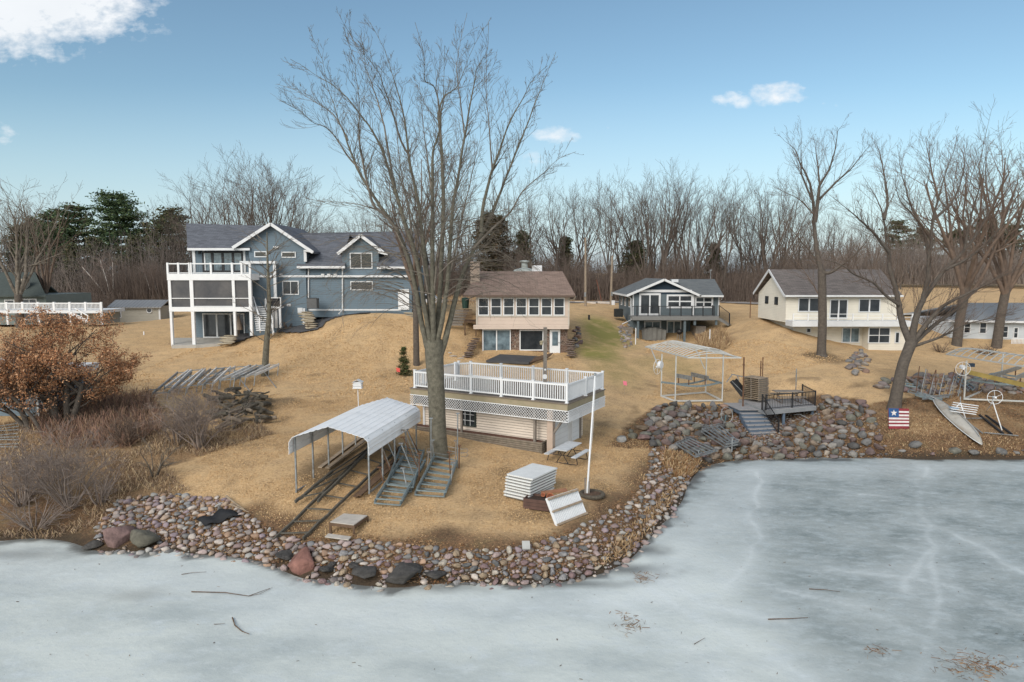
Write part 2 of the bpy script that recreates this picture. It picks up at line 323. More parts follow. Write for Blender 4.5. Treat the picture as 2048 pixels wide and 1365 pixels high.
def vnoise(x, y, s, seed=0):
    r_ = np.random.default_rng(seed).random((64, 64)); x = x/s; y = y/s; i = np.floor(x).astype(int); j = np.floor(y).astype(int); fx = x-i; fy = y-j; fx = fx*fx*(3-2*fx); fy = fy*fy*(3-2*fy)
    g = lambda a, b: r_[a % 64, b % 64]
    return g(i, j)*(1-fx)*(1-fy)+g(i+1, j)*fx*(1-fy)+g(i, j+1)*(1-fx)*fy+g(i+1, j+1)*fx*fy
BRUSH = pxpoly([(-80,1080),(-80,860),(60,840),(150,815),(300,800),(420,860),(520,850),(545,870),(430,905),(330,940),(380,985),(240,1010),(180,1060),(100,1080)])
RIPRAP = pxpoly([(1215,895),(1250,855),(1300,822),(1330,806),(1440,812),(1560,800),(1650,790),(1720,800),(1760,850),(1780,914),(1600,919),(1450,924),(1385,950),(1330,900)])
RBANK = pxpoly([(1720,815),(1800,800),(1900,790),(2100,770),(2100,918),(1700,918)])
GREEN = [(1212,665,3.6,10,1.4),(1196,705,2.8,8,1.2),(1230,740,3,6,.45),(1330,730,5,4,.35),(960,730,4,1.5,.25)]
GRN = [(G(u, v), a, b, s) for u, v, a, b, s in GREEN]
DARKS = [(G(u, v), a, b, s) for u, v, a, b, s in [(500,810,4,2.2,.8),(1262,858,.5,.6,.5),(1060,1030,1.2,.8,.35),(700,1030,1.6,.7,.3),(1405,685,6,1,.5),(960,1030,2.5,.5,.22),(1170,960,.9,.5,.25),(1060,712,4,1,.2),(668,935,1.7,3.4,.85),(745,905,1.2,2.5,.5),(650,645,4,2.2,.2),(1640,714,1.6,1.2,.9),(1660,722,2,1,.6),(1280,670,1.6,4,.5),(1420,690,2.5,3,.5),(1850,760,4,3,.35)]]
def tcol(X, Y, Z):
    D = shore_dist(X, Y); n1 = vnoise(X, Y, 1.3, 1); n2 = vnoise(X, Y, .5, 2); n3 = vnoise(X, Y, 4.5, 3)
    lit = 1-sm(D, 1.4+n1*1.1, 2.3+n1*1.2+n3*.5)
    lit = np.maximum(lit, in_poly(X, Y, BRUSH)*(.55+.4*n1)); lit = np.maximum(lit, in_poly(X, Y, RIPRAP)*1.0); lit = np.maximum(lit, in_poly(X, Y, RBANK)*(.45+.55*n1))
    lit = np.maximum(lit, sm(Y, 95, 102)*.75*(X < 30))
    gr = np.zeros_like(X)
    for c, a, b, s in GRN: gr = np.maximum(gr, s*(1-sm(np.hypot((X-c.x)/a, (Y-c.y)/b), .25, 1.0))*(.55+.6*n1))
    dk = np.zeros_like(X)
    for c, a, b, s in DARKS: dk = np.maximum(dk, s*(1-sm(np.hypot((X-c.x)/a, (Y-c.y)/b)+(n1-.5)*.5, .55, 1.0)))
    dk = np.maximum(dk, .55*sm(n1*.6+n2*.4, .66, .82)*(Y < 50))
    wet = (1-sm(D, .25, .8))
    return np.stack([lit, gr, dk, wet], -1)
def tz(X, Y):
    z = np.where((X > -70) & (X < 80) & (Y > 10) & (Y < 130), hv(X, Y), 0.0); far = ~((X > -70) & (X < 80) & (Y > 10) & (Y < 130))
    z[far] = hraw(X[far], Y[far]); d = shore_dist(X, Y)
    return z+(vnoise(X, Y, 1.1, 5)-.5)*.07*sm(d, .1, 1.5)+(vnoise(X, Y, 3.1, 6)-.5)*.10*sm(d, .5, 3)
def gm_mat():
    m = bpy.data.materials.new('dry_lawn'); m.use_nodes = True; t = m.node_tree; n = t.nodes; l = t.links; b = n['Principled BSDF']; b.inputs['Roughness'].default_value = .95; b.inputs['Specular IOR Level'].default_value = .1
    geo = n.new('ShaderNodeNewGeometry'); pos = geo.outputs['Position']
    def noise(s, d=5, r=.6, vec=pos):
        q = n.new('ShaderNodeTexNoise'); q.inputs['Scale'].default_value = s; q.inputs['Detail'].default_value = d; q.inputs['Roughness'].default_value = r; l.new(vec, q.inputs['Vector']); return q.outputs[0]
    def rp(f, a, c):
        q = n.new('ShaderNodeMapRange'); q.inputs[1].default_value = a; q.inputs[2].default_value = c; l.new(f, q.inputs[0]); return q.outputs[0]
    def mix(f, a, c):
        q = n.new('ShaderNodeMix'); q.data_type = 'RGBA'
        for i, k in ((0, f), (6, a), (7, c)):
            if isinstance(k, float): q.inputs[i].default_value = k
            elif isinstance(k, tuple): q.inputs[i].default_value = (*k, 1)
            else: l.new(k, q.inputs[i])
        return q.outputs[2]
    def mul(a, c):
        q = n.new('ShaderNodeMath'); q.operation = 'MULTIPLY'; l.new(a, q.inputs[0])
        if isinstance(c, float): q.inputs[1].default_value = c
        else: l.new(c, q.inputs[1])
        return q.outputs[0]
    vc = n.new('ShaderNodeVertexColor'); vc.layer_name = 'zone'; s = n.new('ShaderNodeSeparateColor'); l.new(vc.outputs[0], s.inputs[0])
    fine = noise(9, 6, .75); big = noise(.35, 4, .55); mid = noise(1.1, 6, .68); vf = noise(28, 3, .7)
    lawn = mix(rp(big, .35, .68), (.60, .395, .20), (.46, .295, .145)); lawn = mix(rp(mid, .42, .72), lawn, (.27, .18, .10))
    lawn = mix(rp(fine, .40, .66), lawn, (.62, .435, .25)); lawn = mix(mul(rp(fine, .46, .34), .5), lawn, (.19, .135, .085)); lawn = mix(mul(rp(vf, .55, .8), .6), lawn, (.62, .47, .29))
    st = n.new('ShaderNodeMapping'); st.inputs['Scale'].default_value = (.25, 1.6, 1); st.inputs['Rotation'].default_value = (0, 0, .5); l.new(pos, st.inputs[0])
    lawn = mix(mul(rp(noise(.9, 4, .5, st.outputs[0]), .5, .7), .35), lawn, (.56, .40, .23))
    lawn = mix(mul(s.outputs[1], rp(mid, .1, .55)), lawn, (.25, .225, .075))
    lit = mix(rp(fine, .38, .64), (.085, .058, .038), (.25, .145, .08)); lit = mix(rp(vf, .55, .75), lit, (.36, .25, .15)); lit = mix(rp(mid, .5, .75), lit, (.20, .155, .085))
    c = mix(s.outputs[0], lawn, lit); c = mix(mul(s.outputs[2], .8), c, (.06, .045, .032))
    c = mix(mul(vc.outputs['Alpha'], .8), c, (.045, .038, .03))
    l.new(c, b.inputs['Base Color'])
    bp = n.new('ShaderNodeBump'); bp.inputs['Strength'].default_value = .9; bp.inputs['Distance'].default_value = .08; l.new(fine, bp.inputs['Height']); l.new(bp.outputs[0], b.inputs['Normal'])
    return m
def axis(dense, coarse_lo, coarse_hi): return np.array(sorted(set(np.round(np.concatenate([coarse_lo, dense, coarse_hi]), 3))))
xs = axis(np.arange(-46, 52.01, .4), [-3000, -1500, -800, -450, -300, -220, -160, -120, -95, -80, -70, -62, -56, -51], [54, 58, 64, 72, 82, 95, 115, 140, 175, 220, 300, 450, 800, 1500, 3000])
ys = axis(np.concatenate([np.arange(12, 22, 1.0), np.arange(22, 62, .35), np.arange(62, 112, .8)]), [8], [116, 122, 130, 140, 155, 175, 200, 240, 300, 400, 600, 1000, 2000, 4000])
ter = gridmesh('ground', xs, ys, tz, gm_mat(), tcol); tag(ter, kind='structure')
# ---------------------------------------------------------------- frozen lake
CRK = [[(1520,945),(1508,990),(1505,1050),(1515,1090),(1480,1130),(1440,1170)],[(1855,930),(1835,990),(1850,1060),(1865,1120),(1870,1200),(1855,1290),(1840,1365)],[(1835,1020),(1860,1080),(1845,1130),(1790,1180)],
       [(1300,1150),(1400,1200),(1560,1245)],[(1230,1205),(1330,1265),(1400,1310),(1460,1365)],[(1790,1040),(1900,1060),(1990,1110),(2048,1150)],[(1300,1180),(1500,1290),(1640,1360)],[(1560,1180),(1720,1220),(1900,1300),(2040,1340)],[(1650,1140),(1850,1160),(2048,1230)],[(1720,990),(1830,1000),(2000,1050)]]
CRW = [[tuple(onz(u, v, 0).xy) for u, v in c] for c in CRK]
def icol(X, Y, Z):
    x = X+(vnoise(X, Y, 1.2, 11)-.5)*.5; y = Y+(vnoise(X, Y, 1.2, 12)-.5)*.5
    ln = np.zeros_like(X)
    for c in CRW:
        for a, b in zip(c[:-1], c[1:]):
            a = np.array(a); b = np.array(b); d = b-a; t = np.clip(((x-a[0])*d[0]+(y-a[1])*d[1])/(d@d), 0, 1); dd = np.hypot(x-a[0]-t*d[0], y-a[1]-t*d[1]); ln = np.maximum(ln, np.exp(-(dd/.10)**2)*.26+np.exp(-(dd/.7)**2)*.24)
    ln *= .35+.75*sm(vnoise(X, Y, 2.7, 15)*.6+vnoise(X, Y, .6, 19)*.4, .2, .7)
    D = shore_dist(X, Y)
    right = sm(X+ (vnoise(X, Y, 3, 13)-.5)*4 - (26-Y)*.28, 3.5, 11)
    rim = np.exp(-((D-1.2-vnoise(X, Y, 2.5, 16))/1.4)**2)*.6
    wet = (1-sm(D+(vnoise(X, Y, .5, 17)-.5)*.7, .05, .42))*.85
    wet2 = np.zeros_like(X)
    for u, v, a, b_, s in [(1250,1140,1.3,.5,.8),(1330,1030,.6,1.0,.7),(1290,1100,.8,.6,.8),(1130,1168,2.0,.3,.8),(870,1175,1.6,.3,.6),(280,1190,1.0,.45,.35),(1290,1155,.5,.2,.6),(760,1185,1,.25,.5),(30,1110,2.5,.5,.45)]:
        c = onz(u, v, 0); wet2 = np.maximum(wet2, s*np.exp(-(((X-c.x)/a)**2+((Y-c.y)/b_)**2)*(1+1.2*(vnoise(X, Y, .4, 18)-.5))))
    return np.stack([np.clip(ln+rim*.6, 0, 1), right, np.clip(np.maximum(wet, wet2), 0, 1), np.ones_like(X)], -1)
def ice_mat():
    m = bpy.data.materials.new('lake_ice'); m.use_nodes = True; t = m.node_tree; n = t.nodes; l = t.links; b = n['Principled BSDF']; b.inputs['Specular IOR Level'].default_value = .35
    geo = n.new('ShaderNodeNewGeometry'); pos = geo.outputs['Position']
    mpn = n.new('ShaderNodeMapping'); mpn.inputs['Scale'].default_value = (.55, 1.0, 1); mpn.inputs['Rotation'].default_value = (0, 0, .5); l.new(pos, mpn.inputs[0])
    def noise(s, d=5, r=.6, vec=pos):
        q = n.new('ShaderNodeTexNoise'); q.inputs['Scale'].default_value = s; q.inputs['Detail'].default_value = d; q.inputs['Roughness'].default_value = r; l.new(vec, q.inputs['Vector']); return q.outputs[0]
    def rp(f, a, c, d=0.0, e=1.0):
        q = n.new('ShaderNodeMapRange'); q.inputs[1].default_value = a; q.inputs[2].default_value = c; q.inputs[3].default_value = d; q.inputs[4].default_value = e; l.new(f, q.inputs[0]); return q.outputs[0]
    def mix(f, a, c):
        q = n.new('ShaderNodeMix'); q.data_type = 'RGBA'
        for i, k in ((0, f), (6, a), (7, c)):
            if isinstance(k, float): q.inputs[i].default_value = k
            elif isinstance(k, tuple): q.inputs[i].default_value = (*k, 1)
            else: l.new(k, q.inputs[i])
        return q.outputs[2]
    vc = n.new('ShaderNodeVertexColor'); vc.layer_name = 'zone'; s = n.new('ShaderNodeSeparateColor'); l.new(vc.outputs[0], s.inputs[0])
    a = mix(rp(noise(.45, 5, .6, mpn.outputs[0]), .40, .66), (.60, .635, .60), (.42, .46, .45)); a = mix(rp(noise(1.5, 5, .65, mpn.outputs[0]), .5, .8), a, (.54, .59, .60))
    d = mix(rp(noise(.6, 5, .6, mpn.outputs[0]), .35, .7), (.35, .38, .37), (.19, .22, .215)); d = mix(rp(noise(2.6, 6, .7, mpn.outputs[0]), .45, .75), d, (.42, .47, .48)); d = mix(rp(noise(8, 4, .7), .58, .78), d, (.13, .155, .16))
    c = mix(s.outputs[1], a, d); c = mix(s.outputs[0], c, (.66, .70, .70)); c = mix(rp(noise(5, 6, .8), .56, .72, 0.0, .35), c, (.30, .34, .345)); c = mix(rp(noise(3, 6, .75, mpn.outputs[0]), .55, .75, 0.0, .4), c, (.70, .73, .72))
    c = mix(rp(noise(13, 4, .7), .66, .74), c, (.12, .12, .11)); c = mix(s.outputs[2], c, (.085, .085, .08)); l.new(c, b.inputs['Base Color'])
    l.new(rp(noise(3, 4), .35, .7, .35, .62), b.inputs['Roughness'])
    bp = n.new('ShaderNodeBump'); bp.inputs['Strength'].default_value = .35; bp.inputs['Distance'].default_value = .04; l.new(noise(5, 6, .65), bp.inputs['Height']); l.new(bp.outputs[0], b.inputs['Normal'])
    return m
ixs = axis(np.arange(-26, 36, .16), [-500, -200, -90, -60, -40, -32], [40, 50, 70, 120, 300, 600]); iys = axis(np.arange(11, 40.5, .16), [-400, -150, -60, -20, 0, 6], [44, 52])
ice = gridmesh('frozen_lake', ixs, iys, lambda X, Y: np.zeros_like(X), ice_mat(), icol); tag(ice, kind='structure')
# ---------------------------------------------------------------- building helpers (world coordinates, frontal planes)
def win(root, u0, u1, v0, v1, Y, cols=1, rows=1, fm=None, gm_=None, fw=.08, mw=.045, name='window', proud=.07):
    fm = fm or TRIM; gm_ = gm_ or GLASS; um, vm = (u0+u1)/2, (v0+v1)/2
    x0, x1 = P(u0, vm, Y).x, P(u1, vm, Y).x; z1, z0 = P(um, v0, Y).z, P(um, v1, Y).z
    return winw(root, x0, x1, z0, z1, Y, cols, rows, fm, gm_, fw, mw, name, proud)
def winw(root, x0, x1, z0, z1, Y, cols=1, rows=1, fm=None, gm_=None, fw=.08, mw=.045, name='window', proud=.07, world=True):
    fm = fm or TRIM; gm_ = gm_ or GLASS; b = MB()
    b.box(x0, x0+fw, Y-proud, Y+.02, z0, z1).box(x1-fw, x1, Y-proud, Y+.02, z0, z1).box(x0+fw, x1-fw, Y-proud, Y+.02, z1-fw, z1).box(x0+fw, x1-fw, Y-proud, Y+.02, z0, z0+fw)
    for i in range(1, cols): x = x0+(x1-x0)*i/cols; b.box(x-mw/2, x+mw/2, Y-proud*.8, Y+.01, z0+fw, z1-fw)
    for i in range(1, rows): z = z0+(z1-z0)*i/rows; b.box(x0+fw, x1-fw, Y-proud*.7, Y+.012, z-mw/2, z+mw/2)
    f = b.build(name, fm, root, root, world)
    MB().box(x0+fw, x1-fw, Y-.02, Y+.015, z0+fw, z1-fw).build('pane', gm_, f, root, world)
    return f
def wx(u, v, Y): return P(u, v, Y).x
def wz(v, Y): return P(1024, v, Y).z
def prt(mb, name, m, root, **k): return mb.build(name, m, root, root, True, **k)
def base(u, v, Y): p = P(u, v, Y); return (p.x, p.y, p.z)
# ---------------------------------------------------------------- big blue house
BLUE = mat('blue_grey_siding', (.135, .182, .22), .75, .12, 1.2, lap=.16, bump=.05)
BLUEU = mat('blue_grey_shakes', (.13, .175, .205), .8, .2, 3, lap=.16, bump=.1)
Y0 = 60.5
h = thing('lake_house', 'large three storey blue grey house with grey shingle roof and a white framed corner porch', 'house', base(600, 640, Y0))
def X(u, v=560, Y=Y0): return wx(u, v, Y)
ztop = wz(553, Y0)
w_ = MB(); w_.box(X(380), X(502), Y0+.6, Y0+9, wz(690, Y0), wz(495, Y0)); w_.box(X(500), X(612), Y0, Y0+9, wz(672, Y0), wz(500, Y0))
w_.yprism([(X(500), wz(502, Y0)), (X(612), wz(502, Y0)), (X(612), wz(497, Y0)), (X(541), wz(450, Y0)), (X(472), wz(495, Y0)), (X(500), wz(495, Y0))], Y0+.003, Y0+.6)
w_.box(X(502), X(557), Y0-.9, Y0-.003, wz(670, Y0), wz(527, Y0))
prt(w_, 'wall', BLUE, h)
w_ = MB(); w_.box(X(612), X(822), Y0+.25, Y0+9, wz(635, Y0), wz(532, Y0))
prt(w_, 'wing_wall', BLUE, h)
w_ = MB(); w_.yprism([(X(684), wz(537, Y0)), (X(757), wz(537, Y0)), (X(757), wz(504, Y0)), (X(720), wz(474, Y0)), (X(684), wz(504, Y0))], Y0+.245, Y0+5)
prt(w_, 'dormer_wall', BLUEU, h)
def gslab(b, pts, t=.18): b.slab(pts, t)
r_ = MB()
Ye, Yr = Y0-.2, Y0+4.2
def PR(u, v, Y): return P(u, v, Y)
r_.slab([PR(375, 497, Ye), PR(500, 497, Ye), PR(530, 452, Yr), PR(372, 447, Yr)], .18)                       # left slope
a = PR(372, 447, Yr); c = PR(530, 452, Yr); r_.slab([c, Vector((c.x, c.y+4.5, c.z-2.3)), Vector((a.x, a.y+4.5, a.z-2.3)), a], .18)
ap = PR(541, 446, Y0-.5); l_ = PR(465, 494, Y0-.5); q_ = PR(626, 503, Y0-.5); D9 = Vector((0, 9.5, 0))
r_.slab([l_, ap, ap+D9, l_+D9], .2); r_.slab([ap, q_, q_+D9, ap+D9], .2)
e0, e1 = PR(594, 532, Y0-.3), PR(690, 533, Y0-.3); rr0, rr1 = PR(585, 471, Y0+4.6), PR(845, 466, Y0+4.6)
r_.slab([e0, e1, PR(690, 500, Y0+1.9), PR(700, 468.5, Y0+4.6), rr0], .18)
r_.slab([PR(754, 534, Y0-.3), PR(836, 535, Y0-.3), rr1, PR(700, 468.5, Y0+4.59), PR(754, 500, Y0+1.9)], .18)
r_.slab([rr0, rr1, rr1+Vector((0, 5, -3)), rr0+Vector((0, 5, -3))][::-1], .18, (0, 0, 1))
da, dl, dr = PR(721, 469, Y0-.1), PR(675, 506, Y0-.1), PR(772, 507, Y0-.1); D5 = Vector((0, 4.8, 0))
r_.slab([dl, da, da+D5, dl+D5], .15); r_.slab([da, dr, dr+D5, da+D5], .15)
prt(r_, 'roof', SHING, h)
t_ = MB(); F = Vector((0, -.03, 0)); dn = Vector((0, 0, -.1))
for p, q in ((l_, ap), (ap, q_), (dl, da), (da, dr)): t_.beam(p+F+dn, q+F+dn, .07, .26)
for u0, u1, v, Y in ((375, 500, 499, Ye), (594, 690, 535, Y0-.35), (754, 836, 536, Y0-.35)): t_.beam(PR(u0, v, Y), PR(u1, v, Y), .14, .2)
for uu, vv in ((618, 500), (766, 504)): t_.slab([PR(uu-10, vv, Y0-.5), PR(uu+9, vv+4, Y0-.5), PR(uu+9, vv+4, Y0-.1), PR(uu-10, vv, Y0-.1)], .12)
t_.box(X(502)-.06, X(822), Y0-.04, Y0+.26, wz(555, Y0), wz(551, Y0)); t_.box(X(502), X(557)+.05, Y0-.98, Y0-.86, wz(555, Y0), wz(551, Y0)); t_.box(X(490), X(560), Y0-1.1, Y0-.5, wz(528, Y0), wz(523, Y0))
for uu, v0, v1, Y in ((557, 527, 655, Y0-.96), (612, 500, 524, Y0-.05), (606, 617, 650, Y0-.06), (384, 498, 545, Y0+.55), (404, 498, 545, Y0+.55), (485, 498, 545, Y0+.55)): t_.box(X(uu)-.12, X(uu)+.12, Y, Y+.1, wz(v1, Y0), wz(v0, Y0))
for uu, v0, v1 in ((617, 534, 596), (685, 536, 620)): t_.tube([PR(uu, v0, Y0+.15), PR(uu, v1, Y0+.15)], .06)
t_.tube([PR(685, 620, Y0+.15), PR(678, 628, Y0-.9)], .06); t_.box(X(612), X(800), Y0+.2, Y0+.26, wz(622, Y0), wz(619, Y0))
t_.box(X(549), X(559), Y0-.05, Y0, wz(497, Y0), wz(493, Y0)); t_.box(X(572), X(580), Y0-.05, Y0, wz(613, Y0), wz(608, Y0)); t_.box(X(594), X(604), Y0-.12, Y0, wz(626, Y0), wz(616, Y0))
for uu in (563, 646, 658, 671): t_.box(X(uu-3), X(uu+3), Y0-.1, Y0+.25, wz(554, Y0), wz(548, Y0))
prt(t_, 'trim', TRIM, h)
win(h, 509, 534, 503, 515, Y0); win(h, 563, 592, 504, 516, Y0); win(h, 565, 598, 562, 590, Y0, 2); win(h, 700, 745, 506, 538, Y0+.245, 2); win(h, 701, 746, 563, 581, Y0+.25)
win(h, 405, 487, 503, 545, Y0+.6, 4, 1, BLACK, CURT, .16, .22, 'patio_door')
win(h, 406, 490, 627, 676, Y0+.6, 3, 1, TRIM, GLASS, .1, .14, 'patio_door')
dd = MB(); dd.box(X(795), X(817), Y0+.15, Y0+.27, wz(620, Y0), wz(579, Y0)); prt(dd, 'door', WHITE, h)
wi = MB(); wi.box(X(380)+.02, X(502), Y0+.54, Y0+.6, wz(615, Y0), wz(560, Y0)); sc_ = prt(wi, 'porch_interior', SCREEN, h)
# porch
YP = 57.6; pz = lambda v: wz(v, YP); px = lambda u, v=600: wx(u, v, YP)
fr = MB(); fr.box(px(336), px(503), YP, YP+.25, pz(561), pz(548)); fr.box(px(337), px(503), YP, YP+.25, pz(623.5), pz(614.5))
fr.box(px(336), px(336)+.25, YP+.252, Y0+.6, pz(561), pz(548)); fr.box(px(337), px(337)+.25, YP+.252, Y0+.6, pz(623.5), pz(614.5)); fr.box(px(503)-.25, px(503), YP+.252, Y0, pz(561), pz(548)); fr.box(px(503)-.25, px(503), YP+.252, Y0, pz(623.5), pz(614.5))
prt(fr, 'porch_beam', WHITE, h)
fl = MB(); fl.box(px(337)+.26, px(503)-.26, YP+.26, Y0+.5, pz(549), pz(548)-.02); fl.box(px(337)+.26, px(503)-.26, YP+.26, Y0+.5, pz(617), pz(615.5)); prt(fl, 'porch_floor', CONC, h)
for u0, u1 in ((337, 342.5), (380, 387), (464.5, 470), (497, 503)):
    c = MB(); c.box(px(u0), px(u1), YP+.02, YP+.26, pz(614.5)+.002, pz(561)-.002); c.box(px(u0)+.02, px(u1)-.02, YP+.02, YP+.26, pz(693 if u0 < 400 else 672), pz(623.5)-.002); prt(c, 'porch_post', WHITE, h)
for u0, u1 in ((342.5, 380), (387, 464.5), (470, 497)):
    s_ = MB(); s_.box(px(u0), px(u1), YP+.12, YP+.14, pz(614.5), pz(561)); prt(s_, 'screen_panel', mat('porch_screen', (.05, .053, .06), .5, .5, .8, col2=(.11, .105, .105)), h)
s_ = MB(); s_.box(px(337)+.1, px(337)+.12, YP+.26, Y0+.5, pz(614.5), pz(561)); prt(s_, 'screen_panel', MATS['porch_screen'], h)
rl = MB()
rl.box(px(342.5), px(503), YP+.04, YP+.1, pz(598), pz(596.5)); rl.box(px(387), px(464), YP+.04, YP+.1, pz(614), pz(612.5))
rl.box(px(336), px(503), YP+.05, YP+.15, pz(529), pz(526.8)); rl.box(px(336), px(503), YP+.07, YP+.13, pz(547), pz(545.6)); rl.box(px(336)+.04, px(336)+.13, YP+.15, Y0+.5, pz(529), pz(526.8))
for uu in (337.5, 359, 381, 384, 424, 466, 485, 501.5): rl.box(px(uu)-.08, px(uu)+.08, YP+.02, YP+.18, pz(548), pz(525.8))
prt(rl, 'upper_railing', WHITE, h)
bl = MB(); xx = px(337)
while xx < px(502): bl.box(xx, xx+.02, YP+.09, YP+.11, pz(545.6), pz(529)); xx += .13
prt(bl, 'baluster_row', mat('dark_baluster', (.05, .05, .055), .5), h)
lp = MB(); lp.box(X(394), X(398), Y0+.45, Y0+.58, wz(508, Y0), wz(501, Y0)); prt(lp, 'wall_lamp', BLACK, h)
pat = MB(); p0 = P(344, 692, YP-.6); pat.slab([P(343, 691, YP-.3), P(392, 691, YP-.3), P(440, 687, YP+.2), P(492, 682, Y0-.8), P(492, 676, Y0+.5), P(343, 676, Y0+.5)], .35)
patio = prt(pat, 'patio', CONC, None); patio['kind'] = 'structure'
# stairs of the blue house
YS = 59.0; st = thing('staircase', 'white outdoor stairs with railings running down beside the screened porch', 'stairs', base(525, 664, YS-1.2))
for i in range(12):
    v0 = 613+i*4.25; Y = YS-.15-i*.13; s_ = MB(); s_.box(wx(508+i*.6, v0, Y), wx(531+i*1.2, v0, Y), Y-.28, Y, P(0, v0+1.6, Y).z, P(0, v0, Y).z); prt(s_, 'step', TRIM, st)
for a, c in (((506, 594), (519, 636)), ((531, 598), (545, 640))):
    s_ = MB(); s_.beam(P(*a, YS), P(*c, YS-1.6), .1, .1); s_.beam(P(a[0]+1, a[1]+20, YS), P(c[0]+2, c[1]+28, YS-1.7), .08, .3); s_.beam(P(*a, YS), P(a[0], a[1]+22, YS), .1); s_.beam(P(*c, YS-1.6), P(c[0]+1, c[1]+26, YS-1.6), .1); prt(s_, 'railing', TRIM, st)
gl = thing('grill_landing', 'small white railed landing on posts with a black grill against the blue wall', 'landing', base(550, 655, YS))
s_ = MB(); s_.box(wx(538, 620, YS), wx(562, 620, YS), YS, YS+.8, wz(617, YS), wz(613.5, YS)); s_.box(wx(538, 620, YS), wx(562, 620, YS), YS, YS+.06, wz(597, YS), wz(595, YS))
for uu in (538, 560.5): s_.box(wx(uu, 620, YS), wx(uu+2, 620, YS), YS+.002, YS+.1, wz(613.5, YS), wz(595, YS)); 
s_.box(wx(557, 620, YS), wx(561, 620, YS), YS+.03, YS+.2, wz(656, YS), wz(617, YS)-.002); s_.box(wx(540, 620, YS), wx(543, 620, YS), YS+.5, YS+.7, wz(656, YS), wz(617, YS)-.002)
prt(s_, 'frame', TRIM, gl)
g_ = thing('gas_grill', 'black hooded gas grill on the small white landing', 'grill', base(549, 613.5, YS+.4))
s_ = MB(); s_.box(wx(541, 600, YS), wx(558, 600, YS), YS+.2, YS+.65, wz(612, YS), wz(602, YS)); prt(s_, 'cabinet', BLACK, g_)
s_ = MB(); c = P(549.5, 602, YS+.42); s_.tube([c+Vector((-.36, 0, 0)), c+Vector((.36, 0, 0))], .25, 12); prt(s_, 'lid', BLACK, g_)
# air conditioner
ac = thing('air_conditioner', 'square grey outdoor air conditioner unit against the blue wall', 'air conditioner', base(625, 617, Y0-.9))
s_ = MB(); s_.box(X(616, 600, Y0-.9), X(635.5, 600, Y0-.9), Y0-1.3, Y0-.5, wz(617, Y0-.9), wz(597, Y0-.9)); prt(s_, 'cabinet', mat('ac_grey', (.16, .165, .17), .6, .2, 2, seam=(2, .06, .4, .5)), ac)
s_ = MB(); s_.lathe(P(625.7, 597, Y0-.9), [(.34, .0), (.34, .04), (.1, .05)]); prt(s_, 'fan_guard', BLACK, ac)
# mulch beds and limestone steps by the blue house
MUL = mat('dark_mulch', (.045, .045, .05), .95, .5, 8, .5, 12, col2=(.10, .10, .105))
def patch(name, pts, m, lift=.05, kind='structure', n=1):
    g = [G(u, v) for u, v in pts]; cx = sum(p.x for p in g)/len(g); cy = sum(p.y for p in g)/len(g); poly = [(p.x, p.y) for p in g]; x0, x1 = min(p.x for p in g), max(p.x for p in g); y0, y1 = min(p.y for p in g), max(p.y for p in g)
    b = MB(); s = .3; xs_ = np.arange(x0-.3, x1+.3, s); ys_ = np.arange(y0-.3, y1+.3, s); XX, YY = np.meshgrid(xs_, ys_, indexing='ij'); ins = in_poly(XX+s/2, YY+s/2, poly); ZZ = hv(XX, YY)+lift; ids = {}
    for i in range(len(xs_)-1):
        for j in range(len(ys_)-1):
            if not ins[i, j]: continue
            q = []
            for a, c in ((i, j), (i+1, j), (i+1, j+1), (i, j+1)):
                if (a, c) not in ids: ids[(a, c)] = len(b.v); b.v.append((xs_[a], ys_[c], float(ZZ[a, c])+float(vnoise(xs_[a:a+1], ys_[c:c+1], .5, 4)[0])*.05))
                q.append(ids[(a, c)])
            b.f.append(tuple(q)); b.m.append(0)
    o = b.build(name, m, smooth=True); return tag(o, kind=kind)
patch('mulch_bed', [(545,668),(560,655),(600,652),(640,628),(690,624),(760,622),(820,622),(822,630),(690,634),(655,645),(638,660),(600,668)], MUL, .09)
patch('mulch_bed', [(440,692),(452,680),(470,672),(515,666),(520,670),(470,690)], MUL, .12)
LIME = mat('pale_limestone', (.42, .36, .26), .9, .4, 2, .4, 6, col2=(.26, .22, .17))
def rockmesh(seed, sub=2, flat=.75, jag=.16):
    r_ = np.random.default_rng(seed); import bmesh
    bm = bmesh.new(); bmesh.ops.create_icosphere(bm, subdivisions=sub, radius=1)
    ds = [(r_.normal(size=3), r_.uniform(.45, .85)) for _ in range(13)]; ds = [(d/np.linalg.norm(d), k) for d, k in ds]
    for v in bm.verts:
        c = np.array(v.co)
        for d, k in ds:
            e = c@d
            if e > k: c = c-d*(e-k)*.95
        c = c*(1+jag*(.5-r_.random())*.5); v.co = (c[0], c[1]*.85, c[2]*flat)
    me = bpy.data.meshes.new('rock'); bm.to_mesh(me); bm.free(); me.polygons.foreach_set('use_smooth', [sub > 1]*len(me.polygons)); return me
RM = [rockmesh(i, 2, .62+.04*(i % 6)) for i in range(10)]
def blockstack(u0, u1, v0, v1, Y, n, label, group, name='stone_block'):
    for i in range(n):
        t = i/max(1, n-1); u = u0+(u1-u0)*t; v = v0+(v1-v0)*t; p = P(u, v, Y-t*1.3); o = bpy.data.objects.new(name, RM[(i*3) % 10].copy()); COL.objects.link(o)
        o.data.materials.clear(); o.data.materials.append(LIME); o.location = p; o.scale = (.75+.2*random.random(), .45, .2); o.rotation_euler = (0, 0, random.uniform(-.2, .2)); tag(o, label, 'stone', group)
blockstack(612, 622, 625, 656, 59.8, 9, 'flat pale limestone block in the stepped stack below the air conditioner', 'limestone blocks beside the mulch bed')
blockstack(460, 452, 672, 688, 58.4, 5, 'flat pale limestone block at the edge of the porch patio', 'limestone blocks at the porch patio')
